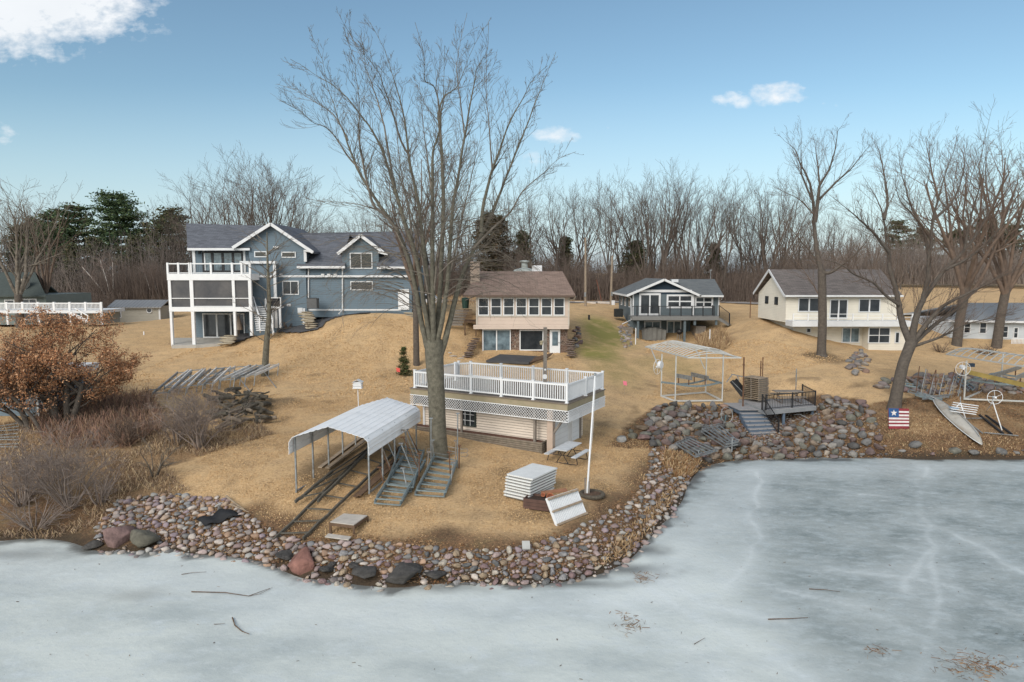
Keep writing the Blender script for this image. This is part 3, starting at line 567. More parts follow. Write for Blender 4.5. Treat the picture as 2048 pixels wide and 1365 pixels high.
blockstack(824, 816, 622, 645, 61.2, 6, 'flat pale limestone block behind the big bare tree', 'limestone blocks by the white door')
um = thing('garden_umbrella', 'closed tan umbrella hanging under the white corner porch', 'umbrella', base(478, 668, 59.2))
s_ = MB(); s_.tube([P(478, 668, 59.2), P(478, 628, 59.2)], .03); prt(s_, 'pole', WOODB, um)
s_ = MB(); s_.lathe(P(478, 660, 59.2), [(.32, 0), (.26, .3), (.16, .8), (.05, 1.2)], 10); prt(s_, 'canopy', mat('tan_canvas', (.25, .2, .16), .9), um)
# ---------------------------------------------------------------- shed
YH = 84.0; SH_ = thing('garden_shed', 'low pale grey shed with a ribbed metal roof left of the blue house', 'shed', base(270, 648, YH))
b = MB(); b.box(wx(219, 630, YH), wx(320, 630, YH), YH, YH+3.5, wz(651, YH), wz(613, YH)); prt(b, 'wall', mat('pale_siding', (.36, .34, .29), .8, .1, 1, lap=.18), SH_)
b = MB(); b.slab([P(213, 615, YH-.4), P(322, 614.5, YH-.4), P(338, 600, YH+1.8), P(231, 600, YH+1.8)], .12); q1, q2 = P(338, 600, YH+1.8), P(231, 600, YH+1.8); b.slab([q2, q1, q1+Vector((0, 2.2, -.9)), q2+Vector((0, 2.2, -.9))], .12)
prt(b, 'roof', mat('ribbed_metal_roof', (.30, .30, .30), .5, .15, 1, metal=.3, seam=(0, .45, .14, .55)), SH_)
b = MB()
for uu in (220, 319.5): b.box(wx(uu, 630, YH)-.1, wx(uu, 630, YH)+.1, YH-.05, YH+.02, wz(648, YH), wz(615, YH))
b.box(wx(219, 630, YH), wx(320, 630, YH), YH-.06, YH+.01, wz(617.5, YH), wz(615.4, YH)); prt(b, 'trim', TRIM, SH_)
win(SH_, 229, 243, 616, 636, YH, 1, 2)
b = MB(); c = P(299, 621, YH); ring = []
for i in range(17): t = i*math.pi/8; ring.append(c+Vector((math.cos(t)*.33, -.05, math.sin(t)*.33)))
b.tube(ring, .06, 6); f = prt(b, 'round_window', TRIM, SH_); b = MB(); b.tube([c+Vector((0, -.05, 0)), c+Vector((0, .03, 0))], .31, 16); b.build('pane', GLASS, f, SH_, True)
# ---------------------------------------------------------------- brown cottage
TAN = mat('tan_siding', (.60, .49, .41), .75, .1, 1, lap=.12, bump=.04)
STONE = mat('pebble_stone_veneer', (.13, .085, .065), .85, .3, 3, vor=(5.5, (.30, .25, .2), (.20, .12, .09), (.06, .045, .04)))
Y1 = 57.5; k = thing('cottage', 'two storey tan cottage with brown shingle roof and a row of seven upper windows', 'cottage', base(1045, 709, Y1)); x_ = lambda u, v=620: wx(u, v, Y1); z_ = lambda v: wz(v, Y1)
b = MB(); b.box(x_(954), x_(1137), Y1, Y1+9, z_(658), z_(590)); prt(b, 'wall', TAN, k)
b = MB(); b.box(x_(947), x_(1137), Y1-.35, Y1-.003, z_(658), z_(650)); prt(b, 'overhang_band', TAN, k)
b = MB(); b.box(x_(963), x_(1136), Y1+.25, Y1+8.9, z_(718), z_(658)-.003); prt(b, 'stone_wall', STONE, k)
b = MB(); e0, e1, r0, r1 = P(926, 590, Y1-.5), P(1151, 591, Y1-.5), P(960, 543, Y1+4.6), P(1125, 543, Y1+4.6); bk = Vector((0, 10.2, 0))
b.slab([e0, e1, r1, r0], .16); b.slab([r0, r1, e1+bk, e0+bk], .16); b.slab([e0, r0, e0+bk], .16); b.slab([e1, e1+bk, r1], .16); prt(b, 'roof', SHINGB, k)
b = MB(); b.beam(P(926, 592, Y1-.56), P(1151, 593, Y1-.56), .12, .16); b.box(x_(956), x_(1135), Y1-.03, Y1+.01, z_(595), z_(591)); prt(b, 'gutter', mat('brown_gutter', (.13, .09, .07), .6), k)
b = MB()
b.box(x_(1136), x_(1139), Y1-.06, Y1+.02, z_(658), z_(594)); b.box(x_(952), x_(955), Y1-.06, Y1+.02, z_(658), z_(594)); b.tube([P(1151, 593, Y1-.5), P(1149, 598, Y1-.3), P(1141, 600, Y1)], .06); b.box(x_(955), x_(1133), Y1-.05, Y1, z_(596), z_(593.4)); b.box(x_(955), x_(1133), Y1-.05, Y1, z_(634), z_(631.5))
prt(b, 'trim', mat('cream_trim', (.55, .50, .43), .7), k)
for i in range(7): win(k, 956+i*25.2, 956+i*25.2+22, 596, 631.5, Y1, 1, 2, WHITE, GLASS, .08, .05)
win(k, 965, 1021.5, 659, 705, Y1+.25, 2, 1, WHITE, CURT, .08, .1, 'patio_door', .1); win(k, 1039, 1087, 660, 701.5, Y1+.25, 1, 1, WHITE, GLASS, .09)
b = MB(); b.box(x_(1100), x_(1121), Y1+.13, Y1+.27, z_(707), z_(660)); d = prt(b, 'door', WHITE, k); b = MB(); b.box(x_(1105), x_(1116.5), Y1+.10, Y1+.14, z_(692), z_(664)); b.build('pane', CURT, d, k, True); b = MB(); b.box(x_(1118), x_(1119), Y1+.06, Y1+.13, z_(687), z_(685)); b.build('handle', BLACK, d, k, True)
b = MB(); b.box(wx(941, 540, 60), wx(959.5, 540, 60), 59.6, 60.5, wz(592, 60), wz(526, 60)); b.box(wx(940, 540, 60), wx(960.5, 540, 60), 59.55, 60.55, wz(526, 60)+.002, wz(523.5, 60))
c = prt(b, 'chimney', mat('chimney_brick', (.40, .31, .24), .9, .3, 4, brick=((.42, .33, .26), (.30, .22, .17), (.45, .42, .38), .22, .09, 'wall')), k)
b = MB(); b.lathe(P(950, 523.5, 60), [(.16, 0), (.16, .25), (.26, .26), (.24, .33), (.05, .42)]); b.build('chimney_cap', GALV, c, k, True)
b = MB(); c0 = P(1049, 545, 66); b.lathe(c0, [(1.15, 0), (1.0, .25), (.35, .42), (.3, .45), (.3, .95), (.48, .97), (.45, 1.1), (.1, 1.15)], 16); prt(b, 'roof_vent', mat('vent_grey', (.36, .39, .37), .6), k)
b = MB(); c0 = P(1074, 538, 63); b.box(c0.x-.45, c0.x+.45, 62.8, 63.4, c0.z-.25, c0.z+.3); prt(b, 'skylight_box', TRIM, k)
# cottage stair and retaining steps
for side, (ua, va, ub, vb) in enumerate(((951, 678, 934, 714), (1140, 680, 1142, 712))):
    for i in range(9):
        t = i/8; p = P(ua+(ub-ua)*t, va+(vb-va)*t, 57.9-t*2.6); o = bpy.data.objects.new('stair_stone', RM[i].copy()); COL.objects.link(o); o.data.materials.clear(); o.data.materials.append(STONE); o.location = p; o.scale = (.5, .5, .16)
        tag(o, ['dark flat stone in the stair climbing the left end of the tan cottage', 'dark flat stone in the stair climbing the right end of the tan cottage'][side], 'stone step', ['stair stones at the left end of the cottage', 'stair stones at the right end of the cottage'][side])
b = thing('side_deck', 'small brown railed wooden landing beside the upper left of the tan cottage', 'landing', base(940, 650, 59))
s_ = MB(); s_.box(wx(928, 640, 59), wx(954, 640, 59), 58.6, 60.6, wz(645, 59), wz(642, 59)); prt(s_, 'floor', WOODB, b)
s_ = MB(); s_.box(wx(928, 640, 59), wx(944, 640, 59), 58.6, 58.66, wz(620, 59), wz(618.5, 59))
for i in range(9): u = 928+i*2; s_.box(wx(u, 640, 59), wx(u, 640, 59)+.035, 58.6, 58.65, wz(642, 59), wz(619, 59))
for uu in (929, 951): s_.box(wx(uu, 650, 59), wx(uu, 650, 59)+.1, 58.7, 58.8, wz(672, 59), wz(645, 59)-.002)
prt(s_, 'railing', WOODB, b)
for i in range(6):
    p = P(922-i*2.6, 622+i*5.5, 63-i*.8); s_ = MB(); s_.box(-.7, .7, -.16, .16, -.09, .09); o = s_.build('path_timber', WOODG); o.location = p; tag(o, 'grey timber step in the path beside the upper left of the tan cottage', 'step', 'timber steps left of the cottage')
s_ = MB(); s_.lathe((0, 0, 0), [(.30, 0), (.36, .9), (.38, .95), (.1, 1.02)], 12); o = s_.build('rubbish_bin', mat('bin_green', (.03, .07, .055), .5)); o.location = P(931, 617, 64); tag(o, 'dark green rubbish bin standing beside the tan cottage', 'bin')
# tarp platform and stepping stones in front of the cottage
g0, g1, g2, g3 = G(972, 727), G(1000, 714), G(1086, 719), G(1058, 731)
s_ = MB(); s_.slab([p+Vector((0, 0, .22)) for p in (g0, g3, g2, g1)], .16); o = s_.build('covered_platform', mat('dark_grey_tarp', (.075, .075, .078), .7, .25, 1.5, .2, 3)); tag(o, 'low rectangular platform covered with dark grey sheeting in front of the tan cottage', 'platform')
s_ = MB(); a_ = G(1060, 733); c_ = G(1095, 722); s_.slab([a_+Vector((0, 0, .3)), c_+Vector((0, 0, .25)), c_+Vector((.5, 1.2, .5)), a_+Vector((.4, 1.1, .55))], .08); o = s_.build('brown_cover_panel', WOODB); tag(o, 'brown slanted board at the right end of the dark covered platform', 'board')
for i, (u, v, lb) in enumerate([(899, 707, 'small round white stone beside the path left of the cottage'), (905, 713, 'flat pale stepping stone nearest the big tree trunk'), (921, 717, 'flat pale stepping stone next to the dark platform'), (929, 714, 'round white stone at the foot of the dark stone stair')]):
    o = bpy.data.objects.new('stepping_stone', RM[i].copy()); COL.objects.link(o); o.data.materials.clear(); o.data.materials.append(mat('pale_stone', (.55, .52, .48), .9, .3, 4)); o.location = G(u, v); o.scale = (.22, .22, .15) if i in (0, 3) else (.45, .3, .06); tag(o, lb, 'stone')
# ---------------------------------------------------------------- slate blue bungalow
SLATE = mat('slate_blue_siding', (.115, .145, .16), .75, .12, 1.2, lap=.15); NAVY = mat('navy_gable_boards', (.018, .035, .055), .7, .2, 2, seam=(0, .25, .1, .4))
Y2 = 72.0; k = thing('bungalow', 'slate blue bungalow with white trimmed gable and black railed deck over a walkout level', 'house', base(1340, 684, Y2)); x_ = lambda u, v=610: wx(u, v, Y2); z_ = lambda v: wz(v, Y2)
b = MB(); b.box(x_(1266), x_(1387), Y2, Y2+9.5, z_(640), z_(589)); b.box(x_(1387)+.002, x_(1440), Y2+.25, Y2+9.5, z_(640), z_(592)); b.box(x_(1266), x_(1390), Y2+1.6, Y2+9.4, z_(686), z_(640)-.002); prt(b, 'wall', SLATE, k)
b = MB(); b.yprism([(x_(1268), z_(589)), (x_(1387), z_(589)), (x_(1329), z_(562))], Y2, Y2+.4); prt(b, 'gable_wall', NAVY, k)
Yf = Y2-.5; pk, le, re = P(1329, 558, Yf), P(1254, 590, Yf), P(1402, 591, Yf); D = Vector((0, 10, 0))
b = MB(); b.slab([le, pk, pk+D, le+D], .16); b.slab([pk, re, re+D, pk+D], .16)
m0, m1 = P(1399, 590.5, Yf+.01), P(1447, 591, Yf+.01); r1 = P(1429, 558.6, Y2+4.6); r0 = P(1340, 558.6, Y2+4.6); b.slab([m0, m1, r1, r0], .15); b.slab([r0, r1, r1+Vector((.3, 4.8, -2)), r0+Vector((0, 4.8, -2))], .15); prt(b, 'roof', SHINGG, k)
b = MB(); F = Vector((0, -.04, -.1)); b.beam(le+F, pk+F, .06, .24); b.beam(pk+F, re+F, .06, .24); b.beam(m0+F, m1+F, .08, .18); b.beam(le+F, le+D+F, .06, .2)
b.box(x_(1272), x_(1383), Y2-.05, Y2+.01, z_(585), z_(580)); b.box(x_(1265), x_(1267.5), Y2-.05, Y2+.02, z_(632), z_(589)); b.box(x_(1385.5), x_(1388), Y2-.05, Y2+.02, z_(632), z_(589)); b.box(x_(1437.5), x_(1440), Y2+.2, Y2+.27, z_(632), z_(594))
b.tube([P(1252, 592, Yf), P(1262, 597, Y2-.1), P(1262.5, 640, Y2-.1), P(1244, 649, Y2-.6)], .05); b.beam(P(1443, 600, Y2), P(1445, 592, Y2), .06); prt(b, 'trim', TRIM, k)
win(k, 1278, 1321, 587, 631, Y2, 2, 1, TRIM, GLASS, .2, .14, 'patio_door'); win(k, 1333, 1385.5, 589.5, 617, Y2, 2, 2, TRIM, GLASS, .18, .13); win(k, 1389, 1426, 593, 616.5, Y2+.25, 2, 2, TRIM, GLASS, .18, .12)
for yy_, zz in ((73.6, .0), (76.4, .3), (79, 0)):
    b = MB(); x0 = x_(1266); b.box(x0-.05, x0+.01, yy_, yy_+.9, z_(617), z_(593)); f = prt(b, 'window', TRIM, k); b = MB(); b.box(x0-.06, x0-.045, yy_+.12, yy_+.78, z_(614.5), z_(595.5)); b.build('pane', GLASS, f, k, True)
YD = Y2-1.7; xd = lambda u: wx(u, 635, YD); zd = lambda v: wz(v, YD); DG = mat('grey_composite', (.20, .20, .195), .8, .15, 2)
b = MB(); b.box(xd(1264), xd(1438), YD, YD+.12, zd(641), zd(633)); b.box(xd(1264), xd(1438), YD+.122, Y2+.2, zd(634.5), zd(633)); prt(b, 'deck', DG, k)
b = MB(); b.beam(P(1264, 613, YD+.05), P(1428, 613, YD+.05), .06)
for i in range(8): uu = 1274+i*22; b.beam(P(uu, 634, YD+.05), P(uu, 612, YD+.05), .09)
for i in range(75): uu = 1265+i*2.2; b.beam(P(uu, 633, YD+.05), P(uu, 613, YD+.05), .018)
b.beam(P(1438, 633, YD+.05), P(1438, 611, YD+.05), .09); b.beam(P(1438, 611, YD+.05), P(1459, 627, YD+.05), .05); b.beam(P(1459, 650, YD+.05), P(1459, 627, YD+.05), .09)
for i in range(9): b.beam(P(1440+i*2.2, 636+i*1.8, YD+.05), P(1440+i*2.2, 613+i*1.7, YD+.05), .02)
b.beam(P(1425, 611, YD+1.5), P(1425, 633, YD+1.5), .08); prt(b, 'railing', BLACK, k)
b = MB(); b.beam(P(1438, 638, YD+.1), P(1458, 650, YD+.1), .08, .3)
for i in range(5): p = P(1441+i*4, 638+i*2.6, YD+.6); b.box(p.x-.14, p.x+.14, YD+.15, YD+1.2, p.z-.04, p.z+.02)
prt(b, 'steps', DG, k)
for uu in (1277, 1371, 1391, 1434):
    b = MB(); b.box(xd(uu)-.11, xd(uu)+.11, YD+.15, YD+.37, zd(684 if uu < 1380 else 651), zd(641)); prt(b, 'post', SLATE, k)
YL = Y2+1.6; win(k, 1333, 1362, 641.5, 680, YL, 2, 1, TRIM, CURT, .12, .1, 'patio_door'); win(k, 1288, 1322, 642, 664, YL, 2, 1, TRIM, CURT, .14, .08)
b = MB(); p = P(1421, 558, Y2+4); b.beam(p, p+Vector((0, 0, .95)), .05); b.beam(p+Vector((-.35, 0, .75)), p+Vector((0, 0, .75)), .04); b.beam(p+Vector((-.12, 0, .95)), p+Vector((.12, 0, .95)), .1); prt(b, 'antenna', GALV, k)
b = MB(); p = P(1349.5, 561, Y2+2.5); b.box(p.x-.35, p.x+.35, Y2+2.3, Y2+2.7, p.z-.2, p.z+.1); prt(b, 'roof_vent', TRIM, k)
c = thing('covered_furniture', 'grey fabric cover draped over outdoor furniture under the black railed deck', 'covered furniture', base(1308, 682, 71.3))
b = MB(); vs = []
pr = [(0, 1.0), (.35, 1.15), (.7, 1.1), (1, .95)]
nx_, nz_ = 16, 6
for j in range(nz_+1):
    for i in range(nx_+1):
        t = i/nx_; z0, z1 = 682-4*math.sin(t*math.pi*2.2)*.4, 657+3*math.sin(t*9)*.4+ (3 if t < .1 or t > .9 else 0); vv = z0+(z1-z0)*j/nz_; u = 1285+t*46+ (1-j/nz_)*math.sin(t*25)*.8*0-(.5-t)*j*.6; vs.append(P(u, vv, 71.0+.35*j/nz_+.12*math.sin(i*1.9)+.8*abs(t-.5)**2))
n0 = len(vs); top = [p+Vector((0, 1.1, .02)) for p in vs[-(nx_+1):]]; vs += top
fs = [(j*(nx_+1)+i, j*(nx_+1)+i+1, (j+1)*(nx_+1)+i+1, (j+1)*(nx_+1)+i) for j in range(nz_+1) for i in range(nx_)]
b.add(vs, fs); prt(b, 'fabric_cover', mat('grey_cover', (.17, .165, .15), .9, .3, 2, .3, 3), c, smooth=True)
c = thing('kettle_grill', 'black round kettle grill on legs beside the glass door under the deck', 'grill', base(1359, 680, 71.2)); p = P(1359, 664, 71.2)
b = MB(); b.lathe(p+Vector((0, 0, -.3)), [(.08, 0), (.26, .12), (.33, .3)], 12); prt(b, 'bowl', BLACK, c); b = MB(); b.lathe(p, [(.34, 0), (.28, .18), (.1, .28), (.03, .3)], 12); prt(b, 'lid', BLACK, c)
for dx in (-.28, 0, .28): b = MB(); b.beam(p+Vector((dx*.6, 0, -.25)), p+Vector((dx, 0, -.85)), .035); prt(b, 'leg', GALV, c)
b = MB(); b.box(x_(1390)+.003, x_(1410), Y2-.6, Y2+1.4, z_(686), z_(652)); o = prt(b, 'retaining_wall', WOODG, None); tag(o, 'grey timber retaining wall beside the open lower level of the slate blue bungalow', 'retaining wall')
b = MB(); b.box(x_(1262)-1.4, x_(1266)-.01, Y2-.3, Y2+.5, z_(688), z_(655)); o = prt(b, 'retaining_wall', WOODG, None); tag(o, 'dark timber retaining wall below the downpipe of the slate blue bungalow', 'retaining wall')
ac = thing('air_conditioner', 'black square air conditioner unit beside the side wall of the slate blue bungalow', 'air conditioner', base(1237, 634, 75)); b = MB(); p = P(1237, 634, 75); b.box(p.x-.45, p.x+.45, 74.6, 75.5, p.z, p.z+.85); prt(b, 'cabinet', mat('ac_dark', (.03, .035, .035), .6, seam=(2, .07, .3, .5)), ac)
b = MB(); b.lathe((p.x, 75.05, p.z+.85), [(.38, 0), (.36, .03), (.05, .04)]); prt(b, 'fan_guard', BLACK, ac)
# ---------------------------------------------------------------- cream house on the right
CREAM = mat('cream_siding', (.70, .655, .56), .75, .1, 1, lap=.15)
Y3 = 62.0; k = thing('cream_house', 'cream two level house with dark roof and a long white deck seen behind bare trees', 'house', base(1690, 698, Y3)); x_ = lambda u, v=640: wx(u, v, Y3); z_ = lambda v: wz(v, Y3)
b = MB(); b.box(x_(1571), x_(1792), Y3, Y3+7, z_(645), z_(589)); b.box(x_(1590), x_(1792), Y3+.3, Y3+6.9, z_(700), z_(645)-.002)
xl = x_(1571); b.add([(xl-.003, Y3-.0, z_(590)), (xl-.003, Y3+7, z_(590)), (xl-.003, Y3+3.5, z_(553)), (xl+.15, Y3, z_(590)), (xl+.15, Y3+7, z_(590)), (xl+.15, Y3+3.5, z_(553))], [(0, 1, 2), (3, 5, 4), (0, 2, 5, 3), (1, 4, 5, 2)])
b.box(x_(1729), x_(1808), Y3-.9, Y3+.297, z_(699), z_(650)); prt(b, 'wall', CREAM, k)
xa, xb = x_(1569)-.25, x_(1797); zr = z_(550)+.5; ze = z_(591); A0, A1, B0, B1, C0, C1 = (xa, Y3-.5, ze), (xb, Y3-.5, ze), (xa, Y3+3.5, zr), (xb, Y3+3.5, zr), (xa, Y3+7.5, ze), (xb, Y3+7.5, ze)
b = MB(); b.slab([A0, A1, B1, B0], .15); b.slab([B0, B1, C1, C0], .15); prt(b, 'roof', SHINGD, k)
b = MB(); dn = Vector((-.04, 0, -.08)); b.beam(Vector(A0)+dn, Vector(B0)+dn, .05, .24); b.beam(Vector(B0)+dn, Vector(C0)+dn, .05, .24); b.beam(Vector(A0)+Vector((0, -.05, -.05)), Vector(A1)+Vector((0, -.05, -.05)), .1, .16); prt(b, 'trim', TRIM, k)
for (a0, a1, v0, v1, c_, r_, g_, nm) in ((1596, 1640, 596, 624, 2, 2, GLASS, 'window'), (1659, 1695, 599, 638, 2, 1, GLASS, 'patio_door'), (1717, 1760, 598, 625, 2, 2, GLASS, 'window')): win(k, a0, a1, v0, v1, Y3, c_, 1, TRIM, g_, .08, .12, nm)
win(k, 1683, 1719, 655, 686, Y3+.3, 2, 1, TRIM, CURT, .09, .09, 'patio_door'); win(k, 1736, 1780, 655, 687, Y3-.9, 2, 2, TRIM, GLASS, .08, .06); win(k, 1612, 1622, 656, 666, Y3+.3); win(k, 1789, 1799, 664, 687, Y3-.9)
for yy_ in (Y3+4.3, Y3+1.9):
    b = MB(); b.box(xl-.05, xl-.002, yy_, yy_+.8, z_(612), z_(596)); f = prt(b, 'window', BLACK, k); b = MB(); b.box(xl-.06, xl-.05, yy_+.1, yy_+.7, z_(611), z_(597)); b.build('pane', GLASS, f, k, True)
b = MB(); b.box(x_(1571), x_(1806), Y3-1.6, Y3-.003, z_(651), z_(640)); prt(b, 'deck', TRIM, k)
b = MB(); b.box(x_(1571), x_(1806), Y3-1.62, Y3-1.57, z_(627), z_(626))
for i in range(9): uu = 1572+i*29; b.box(x_(uu)-.05, x_(uu)+.05, Y3-1.63, Y3-1.55, z_(640), z_(625.5))
b.box(x_(1571), x_(1806), Y3-1.61, Y3-1.58, z_(634), z_(633.2)); prt(b, 'railing', WHITE, k)
# ---------------------------------------------------------------- white house far right
Y4 = 68.0; WS = mat('white_siding', (.52, .55, .57), .8, .12, 1, lap=.15)
k = thing('white_house', 'low white house with pale grey roof behind the trees at the right edge', 'house', base(1980, 692, Y4)); x_ = lambda u, v=650: wx(u, v, Y4); z_ = lambda v: wz(v, Y4)
b = MB(); b.box(x_(1902), x_(2120), Y4, Y4+7, z_(700), z_(641)); prt(b, 'wall', WS, k)
b = MB(); e0, e1, r0, r1 = P(1896, 641, Y4-.5), P(2130, 645, Y4-.5), P(1930, 606, Y4+4), P(2130, 606, Y4+4); b.slab([e0, e1, r1, r0], .15); b.slab([r0, r1, e1+Vector((0, 9, 0)), e0+Vector((0, 9, 0))], .15); prt(b, 'roof', mat('pale_grey_shingle', (.24, .255, .27), .95, .2, 8, .1), k)
b = MB(); b.beam(e0+Vector((0, -.05, -.05)), e1+Vector((0, -.05, -.05)), .1, .2); prt(b, 'trim', TRIM, k)
for a in ((1927, 1941, 643, 667), (1958, 1973, 645, 668), (2003, 2016, 652, 676), (2026, 2036, 655, 677)): win(k, *a, Y4, 1, 2)
b = MB(); b.box(x_(2000), x_(2120), Y4-1.6, Y4-.01, z_(699), z_(697)); b.box(x_(2002), x_(2120), Y4-1.6, Y4-1.54, z_(676), z_(674.5)); b.box(x_(2002), x_(2120), Y4-1.6, Y4-1.54, z_(696), z_(694.5))
for i in range(40): b.box(x_(2002+i*2.6), x_(2002+i*2.6)+.05, Y4-1.59, Y4-1.55, z_(695), z_(676))
prt(b, 'deck_railing', WHITE, k)
# ---------------------------------------------------------------- houses on the left
YL = 66.0; k = thing('green_roof_house', 'dark roofed house with a pale chimney behind the rust leaved oak', 'house', base(40, 650, YL+8)); Y5 = YL+8
b = MB(); b.box(wx(-90, 600, Y5), wx(92, 600, Y5), Y5, Y5+8, wz(650, Y5), wz(590, Y5)); prt(b, 'wall', mat('sage_siding', (.16, .19, .18), .8, .1, 1, lap=.15), k)
b = MB(); b.slab([P(-100, 592, Y5-.5), P(92, 592, Y5-.5), P(70, 545, Y5+4), P(-80, 545, Y5+4)], .15); b.slab([P(-80, 545, Y5+4), P(70, 545, Y5+4), P(70, 545, Y5+4)+Vector((-.5, 4.5, -2.4)), P(-80, 545, Y5+4)+Vector((-2, 4.5, -2.4))], .15); prt(b, 'roof', mat('dark_green_grey_roof', (.07, .085, .08), .95, .3, 5), k)
b = MB(); p = P(46, 560, Y5+1); b.box(p.x-.45, p.x+.45, Y5+.6, Y5+1.4, p.z-1.5, p.z+.1); prt(b, 'chimney', mat('pale_chimney', (.42, .38, .32), .9), k)
win(k, 10, 30, 600, 620, Y5); win(k, 45, 75, 598, 640, Y5, 2)
k = thing('raised_deck', 'white railed raised deck with stairs behind the rust leaved oak', 'deck', base(150, 655, YL)); 
b = MB(); b.box(wx(-20, 620, YL), wx(203, 620, YL), YL, YL+4, wz(627, YL), wz(621, YL)); prt(b, 'floor', TRIM, k)
b = MB(); b.box(wx(-20, 620, YL), wx(203, 620, YL), YL, YL+.07, wz(608, YL), wz(606, YL))
for i in range(86): u = -20+i*2.6; b.box(wx(u, 620, YL), wx(u, 620, YL)+.05, YL+.01, YL+.05, wz(620, YL), wz(608, YL))
for i in range(8): u = -18+i*31.5; b.box(wx(u, 620, YL)-.09, wx(u, 620, YL)+.09, YL-.02, YL+.14, wz(650 if i % 2 else 622, YL), wz(604.5, YL))
prt(b, 'railing', WHITE, k)
b = MB(); b.beam(P(135, 624, YL-.2), P(175, 643, YL-.2), .1, .3); b.beam(P(150, 617, YL-.2), P(176, 632, YL-.2), .08, .1); b.beam(P(176, 632, YL-.2), P(176, 645, YL-.2), .1); b.beam(P(163, 625, YL-.2), P(163, 638, YL-.2), .1); prt(b, 'stair', WHITE, k)
b = MB(); b.box(wx(165, 640, YL+1), wx(205, 640, YL+1), YL+1, YL+4, wz(650, YL), wz(627.4, YL)); prt(b, 'skirt_wall', MATS['pale_siding'], k)
Y6 = 38.5; k = thing('lakeside_shed', 'low slate blue shed with white railed roof deck behind the oak', 'shed', base(20, 850, Y6)); x_ = lambda u, v=790: wx(u, v, Y6); z_ = lambda v: wz(v, Y6)
b = MB(); b.box(x_(-120), x_(76), Y6, Y6+5, z_(850), z_(764)); prt(b, 'wall', mat('light_slate_siding', (.15, .20, .24), .8, .12, 1, lap=.17), k)
b = MB(); b.box(x_(-120), x_(88), Y6-.5, Y6+5.4, z_(765), z_(750)); prt(b, 'roof_deck', TRIM, k)
b = MB(); b.box(x_(-120), x_(88), Y6-.4, Y6-.33, z_(720), z_(717)); b.box(x_(-120), x_(88), Y6-.4, Y6-.33, z_(749), z_(746))
for i in range(40): b.box(x_(-110+i*5), x_(-110+i*5)+.05, Y6-.39, Y6-.34, z_(747), z_(720))
for uu in (-100, -40, 20, 85): b.box(x_(uu)-.06, x_(uu)+.06, Y6-.42, Y6-.3, z_(750), z_(713))
prt(b, 'railing', WHITE, k)
b = MB(); b.box(x_(76)-.1, x_(76)+.02, Y6-.05, Y6+.05, z_(850), z_(765)); b.beam(P(72, 770, Y6-.4), P(100, 830, Y6-.4), .08, .25); b.beam(P(88, 757, Y6-.4), P(104, 795, Y6-.4), .08); prt(b, 'trim', WHITE, k)
k = thing('small_cabin', 'tiny white gabled cabin among the trees behind the grey shed', 'cabin', base(240, 606, 130)); b = MB(); c = P(244, 595, 130); b.yprism([(c.x-1.3, c.z-2.5), (c.x+1.3, c.z-2.5), (c.x+1.3, c.z), (c.x, c.z+1.2), (c.x-1.3, c.z)], 130, 134); prt(b, 'wall', WHITE, k)
b = MB(); b.slab([(c.x-1.6, 129.7, c.z-.2), (c.x, 129.7, c.z+1.3), (c.x, 134.3, c.z+1.3), (c.x-1.6, 134.3, c.z-.2)], .1); b.slab([(c.x, 129.7, c.z+1.3), (c.x+1.6, 129.7, c.z-.2), (c.x+1.6, 134.3, c.z-.2), (c.x, 134.3, c.z+1.3)], .1); prt(b, 'roof', SHINGD, k)
k = thing('blue_tarp_load', 'small bright blue tarpaulin heap among the far trees', 'tarp', base(270, 590, 120)); b = MB(); c = P(270, 588, 120); b.lathe(c+Vector((0, 0, -1.2)), [(1.5, 0), (1.3, .9), (.8, 1.5), (.2, 1.7)], 9); prt(b, 'sheet', mat('blue_tarp', (.03, .06, .35), .6), k)
# ---------------------------------------------------------------- boathouse with roof deck (built in its own frame)
PINK = mat('pinkish_beige_siding', (.68, .59, .50), .75, .12, 1.0, seam=(2, .14, .16, .42))  # dark lines on the beige siding paint the shade under the laps
GRN_WOOD = mat('mossy_timber', (.26, .23, .145), .85, .5, 3, .15, 30, col2=(.33, .27, .19)); DECKB = mat('brown_deck_boards', (.215, .175, .14), .85, .3, 3, .1, 30, seam=(1, .14, .07, .8))
GZ0 = 1.38; cr_ = P(1135, 808, 33.0); DZ = cr_.z-GZ0; bh = thing('boathouse', 'beige sided boathouse with a white railed deck on its flat roof and white lattice skirt', 'boathouse', (cr_.x, cr_.y, GZ0), math.atan2(-.49, .87))
def lb(mb, name, m, par=None, **k): return mb.build(name, m, par or bh, **k)
LX, LY = -9.55, 4.85
b = MB(); b.box(LX-.15, .05, -.05, LY+.05, DZ-.05, DZ); lb(b, 'deck_floor', DECKB)
b = MB()
for (x0, x1, y0, y1) in ((LX-.1, 0, 0, .05), (LX-.1, 0, LY-.05, LY), (-.05, 0, .052, LY-.052), (LX-.1, LX-.05, .052, LY-.052)): b.box(x0, x1, y0, y1, DZ-.36, DZ-.052)
lb(b, 'fascia', GRN_WOOD)
lt = MB(); z0, z1 = DZ-.92, DZ-.37; hh = z1-z0; stp = .15
def lattice(p0, d, L, off):
    n = int((L+hh)/stp)
    for i in range(n):
        for sgn in (1, -1):
            a = i*stp; x0 = a-hh if sgn > 0 else a; x1 = a if sgn > 0 else a-hh; za, zb = z0, z1
            if x0 > x1: pass
            # clip to [0, L]
            lo, hi = min(x0, x1), max(x0, x1)
            def zat(x): return za+(zb-za)*(x-x0)/(x1-x0)
            cl, chh = max(lo, 0), min(hi, L)
            if chh-cl < .03: continue
            pa = p0+d*cl; pb = p0+d*chh; o = off*(.012*sgn); lt.beam(Vector((pa.x, pa.y, zat(cl)))+o, Vector((pb.x, pb.y, zat(chh)))+o, .012, .034, up=tuple(off))
